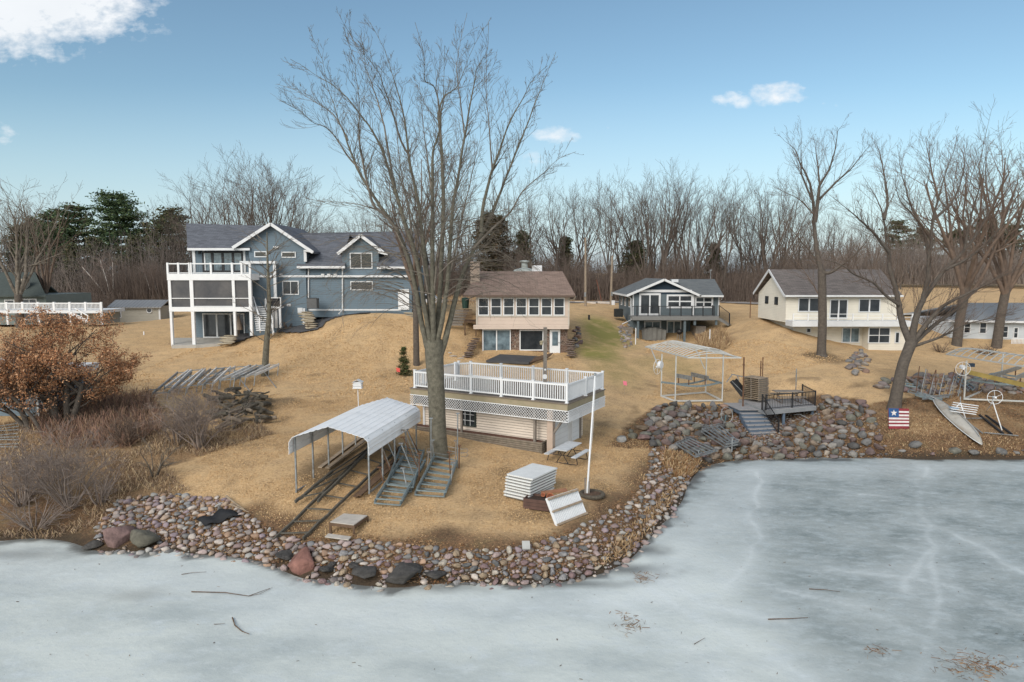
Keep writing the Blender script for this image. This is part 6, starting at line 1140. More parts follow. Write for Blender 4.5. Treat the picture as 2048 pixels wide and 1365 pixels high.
# ---------------------------------------------------------------- rocks
PALR = [(.38,.30,.28),(.36,.30,.27),(.22,.19,.18),(.42,.37,.33),(.17,.165,.16),(.33,.25,.19),(.26,.19,.18),(.48,.42,.37),(.20,.20,.205),(.38,.25,.17),(.28,.22,.24),(.34,.33,.31)]
DKR = [(.20,.165,.16),(.16,.155,.15),(.24,.20,.18),(.13,.125,.125),(.28,.25,.22),(.19,.13,.125),(.22,.21,.20),(.15,.12,.12),(.32,.27,.22),(.25,.16,.12)]
ROCKP = mat('pebble_rock', (.3,.3,.3), .9, .3, 2.2, .5, 4, objrand=PALR); ROCKD = mat('boulder_rock', (.2,.2,.2), .9, .3, 1.8, .7, 3, objrand=DKR); ROCKV = mat('stone_mass', (.3,.3,.3), .9, .3, 9, .4, 14, attr='tint')
BOULD = [(232,1086,.92,'large reddish grey boulder at the ice edge, left of the round mossy one','R'),(284,1088,.80,'rounded mossy grey boulder at the left ice edge','G'),(184,1098,.45,'low dark rock at the far left end of the stony shore','D'),(601,1142,.82,'big angular red boulder jutting onto the ice','R2'),(570,1124,.5,'flat dark grey rock just behind the big red boulder','D'),(652,1148,.42,'dark wet rock right of the big red boulder','D'),(733,1160,.75,'broad flat dark boulder at the water line below the pebble bank','D'),(806,1167,.9,'widest flat dark slab boulder at the ice edge','D'),(873,1164,.5,'dark slab right of the widest flat boulder','D'),(705,1142,.30,'small dark rock behind the broad flat boulder','D'),
 (1243,884,.42,'pale round boulder on the grass at the tip of the stone row','W'),(1266,878,.42,'grey green boulder behind the pale round one','G'),(1287,881,.46,'squarish maroon boulder in the stone row','R'),(1282,861,.46,'brown oblong boulder on top of the stone row','B'),(1305,862,.42,'pinkish boulder topping the right end of the stone row','R'),(1262,868,.30,'small grey boulder on top of the grey green one','G'),
 (247,1063,.26,'brown oblong rock behind the left shore boulders','B'),(265,1059,.16,'yellowish round stone above the left shore boulders','Y'),(662,1137,.22,'small dark stone behind the wet rock near the red boulder','D')]
BC = {'R':(.26,.17,.155),'R2':(.30,.15,.12),'G':(.17,.16,.125),'D':(.085,.08,.075),'W':(.38,.37,.35),'B':(.20,.15,.105),'Y':(.45,.33,.15)}
placed = []
for i, (u, v, r_, lb_, c_) in enumerate(BOULD):
    p = G(u, v); o = bpy.data.objects.new('boulder', rockmesh(100+i, 3, .55 if c_ == 'D' else .72, .12)); COL.objects.link(o); o.data.materials.append(mat('boulder_'+c_, BC[c_], .9, .5, 1.6, .8, 3, col2=tuple(x*.45 for x in BC[c_])))
    o.location = (p.x, p.y+r_*.2, p.z+r_*.20+.04); o.scale = (r_*1.0, r_*.85, r_*(.5 if c_ == 'D' else .68)); o.rotation_euler = (random.uniform(-.2, .2), random.uniform(-.2, .2), random.uniform(0, 6)); placed.append((p.x, p.y, r_*.8)); tag(o, lb_, 'boulder', 'boulders along the shore')
cand = []
cell = {}
def ok(x, y, r_, f=.82):
    ci, cj = int(x//1), int(y//1)
    for a in (-1, 0, 1):
        for b_ in (-1, 0, 1):
            for (X_, Y_, R_) in cell.get((ci+a, cj+b_), ()):
                if (x-X_)**2+(y-Y_)**2 < ((r_+R_)*f)**2: return False
    cell.setdefault((ci, cj), []).append((x, y, r_)); return True
for x, y, r_ in placed: ok(x, y, r_, 0)
NOR = [pxpoly([(1500,838),(1570,838),(1570,888),(1500,890)]), [tuple(onz(u, v, z).xy) for u, v, z in ((1440,800,1.6),(1474,826,1.6),(1500,888,.2),(1566,884,.2),(1535,826,1.7),(1640,818,1.7),(1612,792,1.7),(1480,792,1.7))]]
def zone(poly, rmin, rmax, tries, pal, power=2.2, f=.82, lift=0.0, grp='', lbl=''):
    w2 = pxpoly(poly); x0, x1 = min(p[0] for p in w2), max(p[0] for p in w2); y0, y1 = min(p[1] for p in w2), max(p[1] for p in w2)
    rr = np.sort(rmin+(rmax-rmin)*rng.random(tries)**power)[::-1]; xs_ = rng.uniform(x0, x1, tries); ys_ = rng.uniform(y0, y1, tries); ins = in_poly(xs_, ys_, w2); hh_ = hv(xs_, ys_)
    for q_ in NOR: ins &= ~(in_poly(xs_, ys_, q_) & (rr > .14))
    for x, y, r_, i_, z in zip(xs_, ys_, rr, ins, hh_):
        if not i_ or z < -.3: continue
        if ok(x, y, r_, f): cand.append((float(x), float(y), float(z), float(r_), pal, grp, lbl))
zone([(190,1062),(235,1003),(330,988),(450,1002),(500,1040),(560,1075),(600,1085),(590,1145),(520,1134),(450,1127),(390,1125),(340,1111),(290,1118),(200,1112)], .035, .19, 70000, 'P', 5.0, .76, 0, 'pebbles of the left bank', 'rounded pale pebble in the stony bank left of the rail track')
zone([(560,1085),(640,1092),(700,1086),(850,1098),(1000,1102),(1100,1088),(1160,1066),(1190,1075),(1200,1140),(1120,1180),(1040,1184),(940,1180),(860,1182),(800,1188),(720,1184),(660,1174),(580,1160)], .035, .185, 90000, 'P', 4.6, .76, 0, 'pebbles of the front bank', 'rounded pale pebble in the stony bank along the front ice edge')
zone([(1150,1066),(1250,1010),(1292,965),(1302,900),(1400,925),(1385,950),(1370,980),(1352,1030),(1300,1092),(1268,1130),(1190,1160)], .035, .20, 16000, 'P', 5, .92, 0, 'stones of the right bank', 'small stone among dead leaves on the curved bank right of the lawn')
zone([(1295,830),(1325,808),(1446,812),(1480,822),(1640,812),(1655,795),(1730,810),(1760,860),(1775,912),(1700,916),(1600,917),(1520,919),(1450,922),(1390,925),(1300,895),(1290,870)], .07, .40, 20000, 'D', 4.0, .80, 0, 'boulders of the right riprap', 'grey or reddish boulder in the riprap below the landing and boat lift')
zone([(1760,895),(1860,898),(1960,905),(2048,900),(2048,914),(1900,917),(1765,914)], .12, .42, 120, 'D', 2.0, 1.3, 0, 'boulders at the right ice edge', 'boulder at the ice edge below the canoe')
zone([(1700,722),(1722,700),(1740,722),(1738,745),(1712,755),(1695,745)], .12, .38, 700, 'D', 1.6, .8, 0, 'rocks of the low rubble pile', 'rock in the rubble pile on the lawn left of the flag board tree')
zone([(1745,775),(1850,752),(1990,752),(2048,768),(2048,790),(1900,785),(1850,790),(1760,782)], .12, .42, 1500, 'D', 1.9, .8, 0, 'rocks of the dark retaining wall', 'dark rock in the rough retaining wall behind the heaped pipes')
zone([(1236,655),(1262,650),(1266,690),(1250,698),(1240,680)], .1, .3, 300, 'P', 2, .85, 0, 'rocks beside the bungalow', 'small rock in the rubble at the left corner of the slate blue bungalow')
zone([(1148,655),(1158,655),(1163,690),(1150,700)], .1, .4, 200, 'D', 2, .85, 0, 'rocks beside the cottage', 'dark rock against the right wall of the tan cottage')
cand.sort(key=lambda c: -c[3]/max(10, math.hypot(c[0], c[1])))
NIND = 270; RMl = [rockmesh(200+i, 2, .66, .34) for i in range(12)]
rmp = [m_.copy() for m_ in RMl]; rmd = [m_.copy() for m_ in [rockmesh(300+i, 2, .74, .34) for i in range(12)]]
CLS = {'P': [('pale pinkish', (.44,.34,.32)), ('mid grey', (.31,.30,.30)), ('cream', (.54,.48,.40)), ('dark grey', (.17,.17,.17)), ('tan', (.42,.32,.22)), ('maroon', (.30,.205,.20))], 'D': [('maroon', (.18,.13,.12)), ('slate grey', (.18,.175,.17)), ('greenish grey', (.19,.185,.155)), ('tan brown', (.27,.21,.16)), ('pale grey', (.30,.28,.255)), ('charcoal', (.11,.105,.10))]}
RMC = {}
for pal, lst in CLS.items():
    for ci, (cn, cc) in enumerate(lst):
        mm = mat('rock_'+pal+str(ci), cc, .92, .35, 1.6, .8, 2.5, col2=tuple(x*.55 for x in cc))
        for k_ in range(4): q_ = (rmp if pal == 'P' else rmd)[(ci*2+k_) % 12].copy(); q_.materials.append(mm); RMC[(pal, ci, k_)] = q_
def near(x, y):
    if x > 29: return 'near the right edge'
    if x > 21.5: return 'right of the landing'
    if x > 15.5: return 'around the grey landing and stairs'
    if x > 9.5: return 'below the arched boat lift'
    if x > 5.5: return 'on the inlet curve'
    if x > 1.5: return 'toward the flagpole side'
    if x > -4: return 'below the white dock stack'
    if x > -9: return 'below the step platform'
    return 'on the left bank'
for i, (x, y, z, r_, pal, grp, lbl) in enumerate(cand[:NIND]):
    ci = random.randrange(6); o = bpy.data.objects.new('river_rock', RMC[(pal, ci, i % 4)]); COL.objects.link(o); s_ = r_*1.12
    zz = {'rocks of the dark retaining wall': .25}.get(grp, 0)*random.random()
    o.location = (x, y, z+r_*.28+zz); o.scale = (s_, s_*random.uniform(.6, 1.1), s_*random.uniform(.6, 1.05)); o.rotation_euler = (random.uniform(-.35, .35), random.uniform(-.35, .35), random.uniform(0, 6.28)); far_ = grp.startswith(('rocks of', 'rocks beside')); sz = ('large' if r_ > (.36 if pal == 'D' else .15) else 'medium sized' if r_ > (.26 if pal == 'D' else .12) else 'small'); tag(o, (CLS[pal][ci][0]+' '+lbl) if far_ else '%s %s %s %s' % (sz, CLS[pal][ci][0], {'pebbles of the left bank': 'rounded stone in the pebble bank', 'pebbles of the front bank': 'rounded stone in the pebble bank', 'stones of the right bank': 'stone among the dead leaves'}.get(grp, 'boulder in the riprap'), near(x, y)), 'rock', grp)
def mass(name, lst, sub):
    base_ = [rockmesh(400+i, sub, .68, .34) for i in range(8)]; cos = []; tri = []
    for m_ in base_:
        c = np.empty(len(m_.vertices)*3); m_.vertices.foreach_get('co', c); cos.append(c.reshape(-1, 3)); f_ = np.empty(len(m_.polygons)*3, np.int32); m_.polygons.foreach_get('vertices', f_); tri.append(f_.reshape(-1, 3))
    V, F_, C_ = [], [], []; k_ = 0
    for i, (x, y, z, r_, pal, *_r) in enumerate(lst):
        c = cos[i % 8]; a = random.uniform(0, 6.28); s_ = r_*1.15; R3 = np.array([[math.cos(a), -math.sin(a), 0], [math.sin(a), math.cos(a), 0], [0, 0, 1]]); tl = random.uniform(-.4, .4); R4 = np.array([[1, 0, 0], [0, math.cos(tl), -math.sin(tl)], [0, math.sin(tl), math.cos(tl)]])
        V.append((c*np.array([s_, s_*random.uniform(.6, 1.1), s_*random.uniform(.6, 1.05)]))@R4.T@R3.T+np.array([x, y, z+r_*.25])); F_.append(tri[i % 8]+k_); k_ += len(c); col = random.choice(PALR if pal == 'P' else DKR); j = random.uniform(.8, 1.2); C_.append(np.tile([col[0]*j, col[1]*j, col[2]*j, 1], (len(c), 1)))
    V = np.concatenate(V); F_ = np.concatenate(F_); C_ = np.concatenate(C_); me = bpy.data.meshes.new(name); me.vertices.add(len(V)); me.vertices.foreach_set('co', V.ravel()); me.loops.add(F_.size); me.loops.foreach_set('vertex_index', F_.ravel().astype(np.int32)); me.polygons.add(len(F_)); me.polygons.foreach_set('loop_start', np.arange(0, F_.size, 3).astype(np.int32)); me.polygons.foreach_set('loop_total', np.full(len(F_), 3, np.int32)); me.polygons.foreach_set('use_smooth', np.ones(len(F_), bool)); me.update(calc_edges=True)
    ca = me.color_attributes.new('tint', 'FLOAT_COLOR', 'POINT'); ca.data.foreach_set('color', C_.ravel()); me.materials.append(ROCKV); o = bpy.data.objects.new(name, me); COL.objects.link(o); return o
print('ROCKS', len(cand))
o = mass('pebble_mass', cand[NIND:], 2); tag(o, kind='stuff')
# ---------------------------------------------------------------- scattered flat leaves and grass blades (mass)
def quads(name, C, A, B, m, kind='stuff', cols=None, parent=None):
    C, A, B = map(np.asarray, (C, A, B)); n = len(C); V = np.stack([C-A-B, C+A-B, C+A+B, C-A+B], 1).reshape(-1, 3); F_ = np.arange(4*n, dtype=np.int32); me = bpy.data.meshes.new(name); me.vertices.add(4*n); me.vertices.foreach_set('co', V.ravel()); me.loops.add(4*n); me.loops.foreach_set('vertex_index', F_); me.polygons.add(n); me.polygons.foreach_set('loop_start', np.arange(0, 4*n, 4, dtype=np.int32)); me.polygons.foreach_set('loop_total', np.full(n, 4, np.int32)); me.update(calc_edges=True)
    if cols is not None: ca = me.color_attributes.new('tint', 'FLOAT_COLOR', 'POINT'); ca.data.foreach_set('color', np.repeat(np.concatenate([cols, np.ones((n, 1))], 1), 4, 0).ravel())
    me.materials.append(m); o = bpy.data.objects.new(name, me); COL.objects.link(o)
    if parent is not None: o.parent = parent
    elif kind: tag(o, kind=kind)
    return o
def vcmat(name, rough=.9):
    m = bpy.data.materials.new(name); m.use_nodes = True; n = m.node_tree.nodes; q = n.new('ShaderNodeVertexColor'); q.layer_name = 'tint'; b = n['Principled BSDF']; b.inputs['Roughness'].default_value = rough; b.inputs['Specular IOR Level'].default_value = .15; m.node_tree.links.new(q.outputs[0], b.inputs['Base Color']); MATS[name] = m; return m
VC = vcmat('leaf_tint')
def rand_in(poly, n):
    w2 = poly; x0, x1 = min(p[0] for p in w2), max(p[0] for p in w2); y0, y1 = min(p[1] for p in w2), max(p[1] for p in w2); x = rng.uniform(x0, x1, n*4); y = rng.uniform(y0, y1, n*4); k_ = in_poly(x, y, w2); return x[k_][:n], y[k_][:n]
def unit(n): a = rng.normal(size=(n, 3)); return a/np.linalg.norm(a, axis=1, keepdims=True)
BRN = np.array([(.26,.13,.06),(.34,.20,.10),(.17,.09,.05),(.40,.26,.14),(.22,.15,.09)])
parts = []
for poly, n in ((RIPRAP, 15000), (RBANK, 16000), (pxpoly([(560,1080),(1000,1098),(1180,1058),(1290,960),(1300,880),(1400,925),(1340,1020),(1258,1118),(1100,1166),(800,1172),(560,1135)]), 17000), (pxpoly([(190,1062),(235,1003),(450,1002),(560,1075),(560,1130),(340,1093)]), 10000)):
    x, y = rand_in(poly, n); parts.append(np.stack([x, y, np.maximum(hv(x, y), 0)+rng.uniform(.01, .07, len(x))], 1))
C = np.concatenate(parts); n = len(C); a = unit(n); a[:, 2] *= .4; b = unit(n); b[:, 2] *= .4
quads('leaf_litter', C, a*rng.uniform(.025, .06, (n, 1)), b*rng.uniform(.012, .03, (n, 1)), VC, cols=BRN[rng.integers(0, 5, n)])
def blades(name, x, y, hmin, hmax, cols, wd=.012, lean=.5, m=VC, z=None):
    n = len(x); z = hv(x, y) if z is None else z; H_ = rng.uniform(hmin, hmax, n); d = rng.normal(size=(n, 3))*lean; d[:, 2] = 1; d /= np.linalg.norm(d, axis=1, keepdims=True); th = rng.uniform(0, 6.28, n); a = np.stack([np.cos(th), np.sin(th), np.zeros(n)], 1)*wd*rng.uniform(.6, 1.4, (n, 1)); B = d*H_[:, None]/2
    return quads(name, np.stack([x, y, z], 1)+B*.95, a, B, m, cols=cols[rng.integers(0, len(cols), n)])
STRAW = np.array([(.42,.29,.16),(.30,.20,.11),(.50,.37,.22),(.22,.14,.09),(.36,.24,.14)]); BRUSHC = np.array([(.34,.24,.155),(.26,.18,.125),(.42,.31,.20),(.20,.15,.11),(.48,.36,.22)])
REDB = np.array([(.27,.16,.115),(.20,.125,.10),(.33,.20,.14),(.17,.125,.10),(.38,.26,.17)])
x, y = rand_in(BRUSH, 30000); k_ = vnoise(x, y, 1.6, 31) > .32; x, y = x[k_], y[k_]; blades('dry_grass', x, y, .06, .30, BRUSHC, .012, .9)
x, y = rand_in(pxpoly([(60,850),(150,800),(300,790),(330,860),(260,900),(100,900)]), 8000); blades('red_brown_brush', x, y, .2, .9, REDB, .009, .6)
x, y = rand_in(BRUSH, 5000); k_ = vnoise(x, y, 2.2, 35) > .5; blades('tall_straw', x[k_][:900], y[k_][:900], .3, .8, STRAW, .008, .5)
x, y = rand_in(pxpoly([(1330,905),(1400,925),(1385,955),(1350,960),(1325,930)]), 2200); blades('straw_clump', x, y, .15, .5, np.concatenate([STRAW[:3], BRN[:2]]), .012, .9)
for nm, pts, n, h0, h1 in (('reed_clump', [(1392,668),(1440,662),(1460,690),(1440,706),(1400,700)], 5200, .3, .9), ('bank_grass', [(1700,850),(1850,830),(2048,880),(2048,915),(1780,912)], 3500, .05, .16), ('bank_grass', [(1180,1150),(1260,1112),(1300,1060),(1360,990),(1340,980),(1240,1080)], 1800, .08, .35), ('hillside_weeds', [(860,612),(1100,612),(1100,600),(860,598)], 2500, .3, .8)):
    x, y = rand_in(pxpoly(pts), n); blades(nm, x, y, h0, h1, STRAW, .014, .9 if 'bank' in nm else .5)
# short lawn tufts so that the near lawn has real texture
LAWNP = pxpoly([(330,1000),(560,800),(760,790),(840,850),(1100,925),(1200,850),(1300,880),(1290,960),(1240,1015),(1100,1088),(850,1098),(600,1080),(450,1000)])
x, y = rand_in(LAWNP, 90000); k_ = np.ones(len(x), bool); blades('lawn_tufts', x, y, .015, .05, np.array([(.56,.38,.20),(.48,.32,.165),(.62,.44,.25),(.40,.265,.14),(.53,.36,.19)]), .014, 1.1)
def nogreen(x, y):
    k_ = np.ones(len(x), bool)
    for c, a, b, s in GRN: k_ &= np.hypot((x-c.x)/a, (y-c.y)/b) > 1
    return x[k_], y[k_]
x, y = nogreen(*rand_in(pxpoly([(200,780),(400,690),(800,640),(1250,640),(1500,680),(1700,720),(1300,800),(800,790),(300,800)]), 60000)); blades('lawn_tufts', x, y, .03, .07, np.array([(.58,.39,.20),(.50,.33,.165),(.64,.45,.25),(.45,.295,.15)]), .03, 1.1)
# ice debris
n = 420; x = rng.uniform(-20, 24, n); y = rng.uniform(15.5, 37, n); k_ = (hv(x, y) < -.15); x, y = x[k_], y[k_]; n = len(x); a = unit(n); a[:, 2] *= .2; b = unit(n); b[:, 2] *= .2; quads('ice_debris', np.stack([x, y, np.full(n, .015)], 1), a*rng.uniform(.02, .06, (n, 1)), b*rng.uniform(.006, .02, (n, 1)), VC, cols=BRN[rng.integers(0, 5, n)]*.5)
pts = []
for u, v, s_, n in ((1965,1335,24,200),(1930,1325,26,100),(1262,1252,12,60),(1250,1232,9,30),(1283,1158,10,60),(1762,1300,10,40)):
    for _ in range(n): p = onz(u+rng.normal()*s_*1.3, v+rng.normal()*s_*.6, .02); pts.append(tuple(p))
pts = np.array(pts); n = len(pts); a = unit(n); a[:, 2] *= .3; quads('ice_debris_weeds', pts, a*rng.uniform(.04, .14, (n, 1)), unit(n)*.008, VC, cols=BRN[rng.integers(0, 5, n)]*.8)
# ---------------------------------------------------------------- tree growth
class Tree:
    def __init__(s, seed): s.r = random.Random(seed); s.trunk = []; s.crown = []
    def grow(s, p, d, L_, r0, lvl, maxl, up=.12, jit=.22, ang=(28, 50), nch=(3, 5), ratio=(.45, .7), seg=None, start=.25, droop=0.0, to=None, rr=.55, rmin=.006):
        R_ = s.r; n = max(3, int(L_/(seg or (.5+.25*L_/3)))) ; n = min(n, 12); pts = [Vector(p)]; rs = [r0]; d = Vector(d).normalized(); dirs = [d.copy()]; st = L_/n
        for i in range(n):
            d = d+Vector((R_.gauss(0, jit), R_.gauss(0, jit), R_.gauss(0, jit)*.6))*.45+Vector((0, 0, up-droop*(i/n)))*.5; d.normalize(); pts.append(pts[-1]+d*st); rs.append(max(rmin*.7, r0*(1-(i+1)/n*.8))); dirs.append(d.copy())
        (s.trunk if lvl == 0 else s.crown).append((pts, rs))
        if lvl < maxl:
            k_ = R_.randint(*nch)
            for c in range(k_):
                t = start+(1-start)*(c+R_.random())/k_; i = min(n-1, int(t*n)); f = t*n-i; q = pts[i].lerp(pts[i+1], min(1, f)); base_d = dirs[i]; a = R(R_.uniform(*ang)); az = R_.uniform(0, 2*math.pi); o_ = base_d.orthogonal().normalized(); o_.rotate(Matrix.Rotation(az, 3, base_d)); nd = base_d*math.cos(a)+o_*math.sin(a)
                if nd.z < -.1 and up > 0: nd.z *= -.3
                s.grow(q, nd, L_*R_.uniform(*ratio)*(1-.35*t), max(rmin, rs[i]*rr), lvl+1, maxl, up, jit, ang, nch, ratio, seg, .15, droop, rr=rr, rmin=rmin)
        return pts, rs
def poly_mesh(name, polys, m, k3=.03, parent=None, root=None):
    V = []; Fq = []; base_ = 0
    for pts, rs in polys:
        k_ = 3 if max(rs) < k3 else (5 if max(rs) < .09 else 8 if max(rs) < .25 else 12); n = len(pts); Pn = np.array([tuple(p) for p in pts]); T_ = np.gradient(Pn, axis=0); T_ /= np.linalg.norm(T_, axis=1, keepdims=True)+1e-9
        ref = np.array([.31, .77, .13]) if abs(T_[0][2]) > .5 else np.array([.1, .2, 1.0]); A_ = np.cross(T_, ref); A_ /= np.linalg.norm(A_, axis=1, keepdims=True)+1e-9; B_2 = np.cross(T_, A_); th = np.arange(k_)*2*np.pi/k_; rr_ = np.array(rs)[:, None, None]
        V.append((Pn[:, None, :]+(A_[:, None, :]*np.cos(th)[None, :, None]+B_2[:, None, :]*np.sin(th)[None, :, None])*rr_).reshape(-1, 3)); I = np.arange(n*k_).reshape(n, k_)+base_; J = np.roll(I, -1, 1); Fq.append(np.stack([I[:-1], J[:-1], J[1:], I[1:]], -1).reshape(-1, 4)); base_ += n*k_
    V = np.concatenate(V); Fq = np.concatenate(Fq).astype(np.int32); me = bpy.data.meshes.new(name); me.vertices.add(len(V)); me.vertices.foreach_set('co', V.ravel()); me.loops.add(Fq.size); me.loops.foreach_set('vertex_index', Fq.ravel()); me.polygons.add(len(Fq)); me.polygons.foreach_set('loop_start', np.arange(0, Fq.size, 4, dtype=np.int32)); me.polygons.foreach_set('loop_total', np.full(len(Fq), 4, np.int32)); me.polygons.foreach_set('use_smooth', np.ones(len(Fq), bool)); me.update(calc_edges=True); me.materials.append(m)
    o = bpy.data.objects.new(name, me); COL.objects.link(o)
    if parent is not None: o.parent = parent
    return o
def rel(polys, c): c = Vector(c); return [([p-c for p in pts], rs) for pts, rs in polys]
def make_tree(label, cat, loc, T_, bark, twig, group=None, name='bare_tree'):
    r = thing(name, label, cat, tuple(loc), 0, group); poly_mesh('trunk', rel(T_.trunk, loc), bark, parent=r); poly_mesh('crown', rel(T_.crown, loc), twig, parent=r); return r
def twigs_on(T_, pts, rs, R_, step, L0, L1, lvl=1, up=.1, t0=.35, ang=(25, 50), maxl=3, droop=0.0, nch=(2, 4)):
    for i in range(len(pts)-1):
        if i/(len(pts)-1) < t0: continue
        if i/(len(pts)-1) > .86 and R_.random() < .6: continue
        a, c = pts[i], pts[i+1]; d = (c-a); Ln = d.length; d.normalize(); k_ = max(1, int(Ln/step+R_.random()))
        for j in range(k_):
            q = a.lerp(c, (j+R_.random())/k_); an = R(R_.uniform(*ang)); o_ = d.orthogonal().normalized(); o_.rotate(Matrix.Rotation(R_.uniform(0, 6.28), 3, d)); nd = d*math.cos(an)+o_*math.sin(an); fr_ = 1-.72*i/(len(pts)-1)
            T_.grow(q, nd, R_.uniform(L0, L1)*fr_, max(.009, rs[i]*.4) if rs[i] < .06 else .024, 1, maxl, up+.08, .13, ang, nch, (.42, .68), .35, droop=droop, rmin=.0065)
def smooth_path(pts, n=4):
    out_ = []
    for i in range(len(pts)-1):
        p0 = pts[max(i-1, 0)]; p1 = pts[i]; p2 = pts[i+1]; p3 = pts[min(i+2, len(pts)-1)]
        for j in range(n): t = j/n; out_.append(.5*((2*p1)+(p2-p0)*t+(2*p0-5*p1+4*p2-p3)*t*t+(3*p1-p0-3*p2+p3)*t**3))
    out_.append(pts[-1]); return out_
# ---- central maple, limbs shaped after the photograph
YT = G(878, 917).y; TB = G(878, 917)
LS = .74
def limbs(T_, spec, Yb, seed, step=.55, L0=.9, L1=2.2, tt=.4, tip=.012, droop=0.0, ang=(22, 45), maxl=3, up=.1):
    R_ = random.Random(seed); LS = .72 if seed == 5 else 1.02
    for pxs, r0, dy in spec:
        n = len(pxs); wp = [P(u, v+(14*i/(n-1) if seed == 5 else 0), Yb+dy*((i/(n-1))**1.1)) for i, (u, v) in enumerate(pxs)]; r0 = r0*LS; pts = smooth_path(wp); m_ = len(pts)-1
        pts = [p+Vector((R_.gauss(0, .006), R_.gauss(0, .03), 0))*(1 if 0 < i < m_ else 0) for i, p in enumerate(pts)]; rs = [max(tip*.8, r0*(1-i/m_)**1.25) for i in range(m_+1)]; (T_.trunk if r0 > .09 else T_.crown).append((pts, rs)); twigs_on(T_, pts, rs, R_, step, L0, L1, up=up, t0=tt, ang=ang, maxl=maxl, droop=droop)
M = Tree(11)
tw = [P(879, 925, YT), P(878, 905, YT), P(876, 870, YT), P(874, 820, YT), P(872, 770, YT), P(869, 720, YT), P(868, 680, YT)]; M.trunk.append((smooth_path(tw, 3), [.66,.56,.50,.46,.44,.43,.42,.415,.41,.41,.41,.41,.41,.42,.43,.44,.45,.44,.40]))
spec = [
 ([(878,720),(890,680),(900,640),(912,590),(925,545),(945,500),(962,465),(984,420),(1008,358),(1030,300),(1050,250),(1071,194),(1085,158),(1099,122),(1112,90)], .24, 2.5),
 ([(962,465),(966,412),(976,370),(984,337),(998,300),(1009,265),(1025,225),(1046,187),(1058,160),(1071,140),(1095,118)], .13, -2.5),
 ([(984,337),(981,294),(979,260),(977,231),(974,200),(973,175),(973,130),(974,94)], .06, 1.5),
 ([(945,500),(985,455),(1021,420),(1046,375),(1087,337),(1118,306),(1152,290)], .10, 3.0),
 ([(872,700),(884,640),(893,580),(898,520),(902,460),(906,406),(916,350),(924,297),(934,240),(945,175),(950,150),(954,125),(974,87),(977,31)], .19, -2),
 ([(924,297),(929,275),(925,235),(921,200),(916,160),(913,125),(918,90),(924,56),(934,12)], .07, 2),
 ([(870,700),(876,640),(880,580),(884,500),(887,406),(885,340),(882,281),(879,245),(877,219),(887,187),(900,175),(915,162),(930,125),(943,90),(968,40)], .20, 3.5),
 ([(882,281),(879,218),(871,175),(860,160),(849,150),(849,103),(830,31)], .07, -2.5),
 ([(868,700),(866,620),(865,540),(865,470),(865,406),(865,350),(866,297),(876,265),(882,220),(887,175),(888,125),(889,78)], .20, -3.5),
 ([(865,406),(858,340),(852,290),(846,240),(842,190),(838,150)], .08, 3.0),
 ([(866,690),(862,640),(856,570),(848,500),(842,450),(837,406),(827,356),(818,312),(814,270),(809,231),(800,190),(790,156),(778,116),(765,78),(740,31)], .20, 1.5),
 ([(818,312),(802,281),(790,240),(780,203),(768,170),(759,140),(738,110),(718,87),(690,37)], .08, -3),
 ([(862,690),(850,620),(838,540),(826,490),(812,450),(799,406),(790,375),(781,343),(770,310),(759,281),(742,250),(724,225),(704,198),(684,175),(659,155),(634,140),(606,120),(581,105)], .18, -2),
 ([(790,375),(777,306),(768,250),(756,200),(747,172),(740,150),(727,115),(715,87),(696,47)], .08, 3),
 ([(856,700),(842,640),(832,580),(815,510),(795,460),(772,425),(759,406),(738,372),(718,337),(705,305),(696,281),(688,255),(677,231),(667,195),(656,165),(643,103),(618,47)], .20, 2),
 ([(718,337),(696,312),(680,285),(662,259),(645,245),(627,237),(604,215),(581,200),(559,187)], .07, -2),
 ([(696,281),(674,237),(655,215),(634,200),(610,182),(590,169),(565,158)], .055, 3),
 ([(795,460),(770,430),(746,406),(732,350),(722,300),(718,262),(718,225),(718,187),(712,140),(709,106),(692,62)], .12, -3.5),
 ([(815,510),(785,450),(759,420),(727,406),(700,398),(665,394),(640,390),(612,384)], .06, 1),
 ([(826,490),(818,420),(808,370),(800,320),(795,270),(792,220),(785,180)], .08, 4.5),
 ([(893,580),(915,480),(926,420),(938,370),(950,310),(960,270),(975,235)], .09, 4.5),
 ([(866,620),(872,540),(884,460),(905,400),(925,340),(945,300)], .10, -5),
 ([(866,640),(852,560),(838,480),(822,420),(800,350),(785,320),(765,280)], .10, -5)]
limbs(M, spec, YT, 5, .20, .9, 2.7, .22)
Rm = random.Random(21)   # weeping twigs low in the crown
for i in range(64):
    u, v = Rm.uniform(800, 935), Rm.uniform(440, 620); s_ = -1 if u < 865 else 1; q = P(u, v, YT+Rm.uniform(-1.5, 1.5)); M.grow(q, (s_*Rm.uniform(.5, 1), Rm.uniform(-.9, .5), Rm.uniform(.1, .6)), Rm.uniform(2.0, 4.6), .028, 1, 3, -.10, .2, (20, 45), (2, 5), (.4, .65), .4, droop=.30, rmin=.0065)
make_tree('tallest bare maple with a single thick trunk in front of the boathouse', 'tree', TB, M, BARK, BARKG, name='bare_maple')
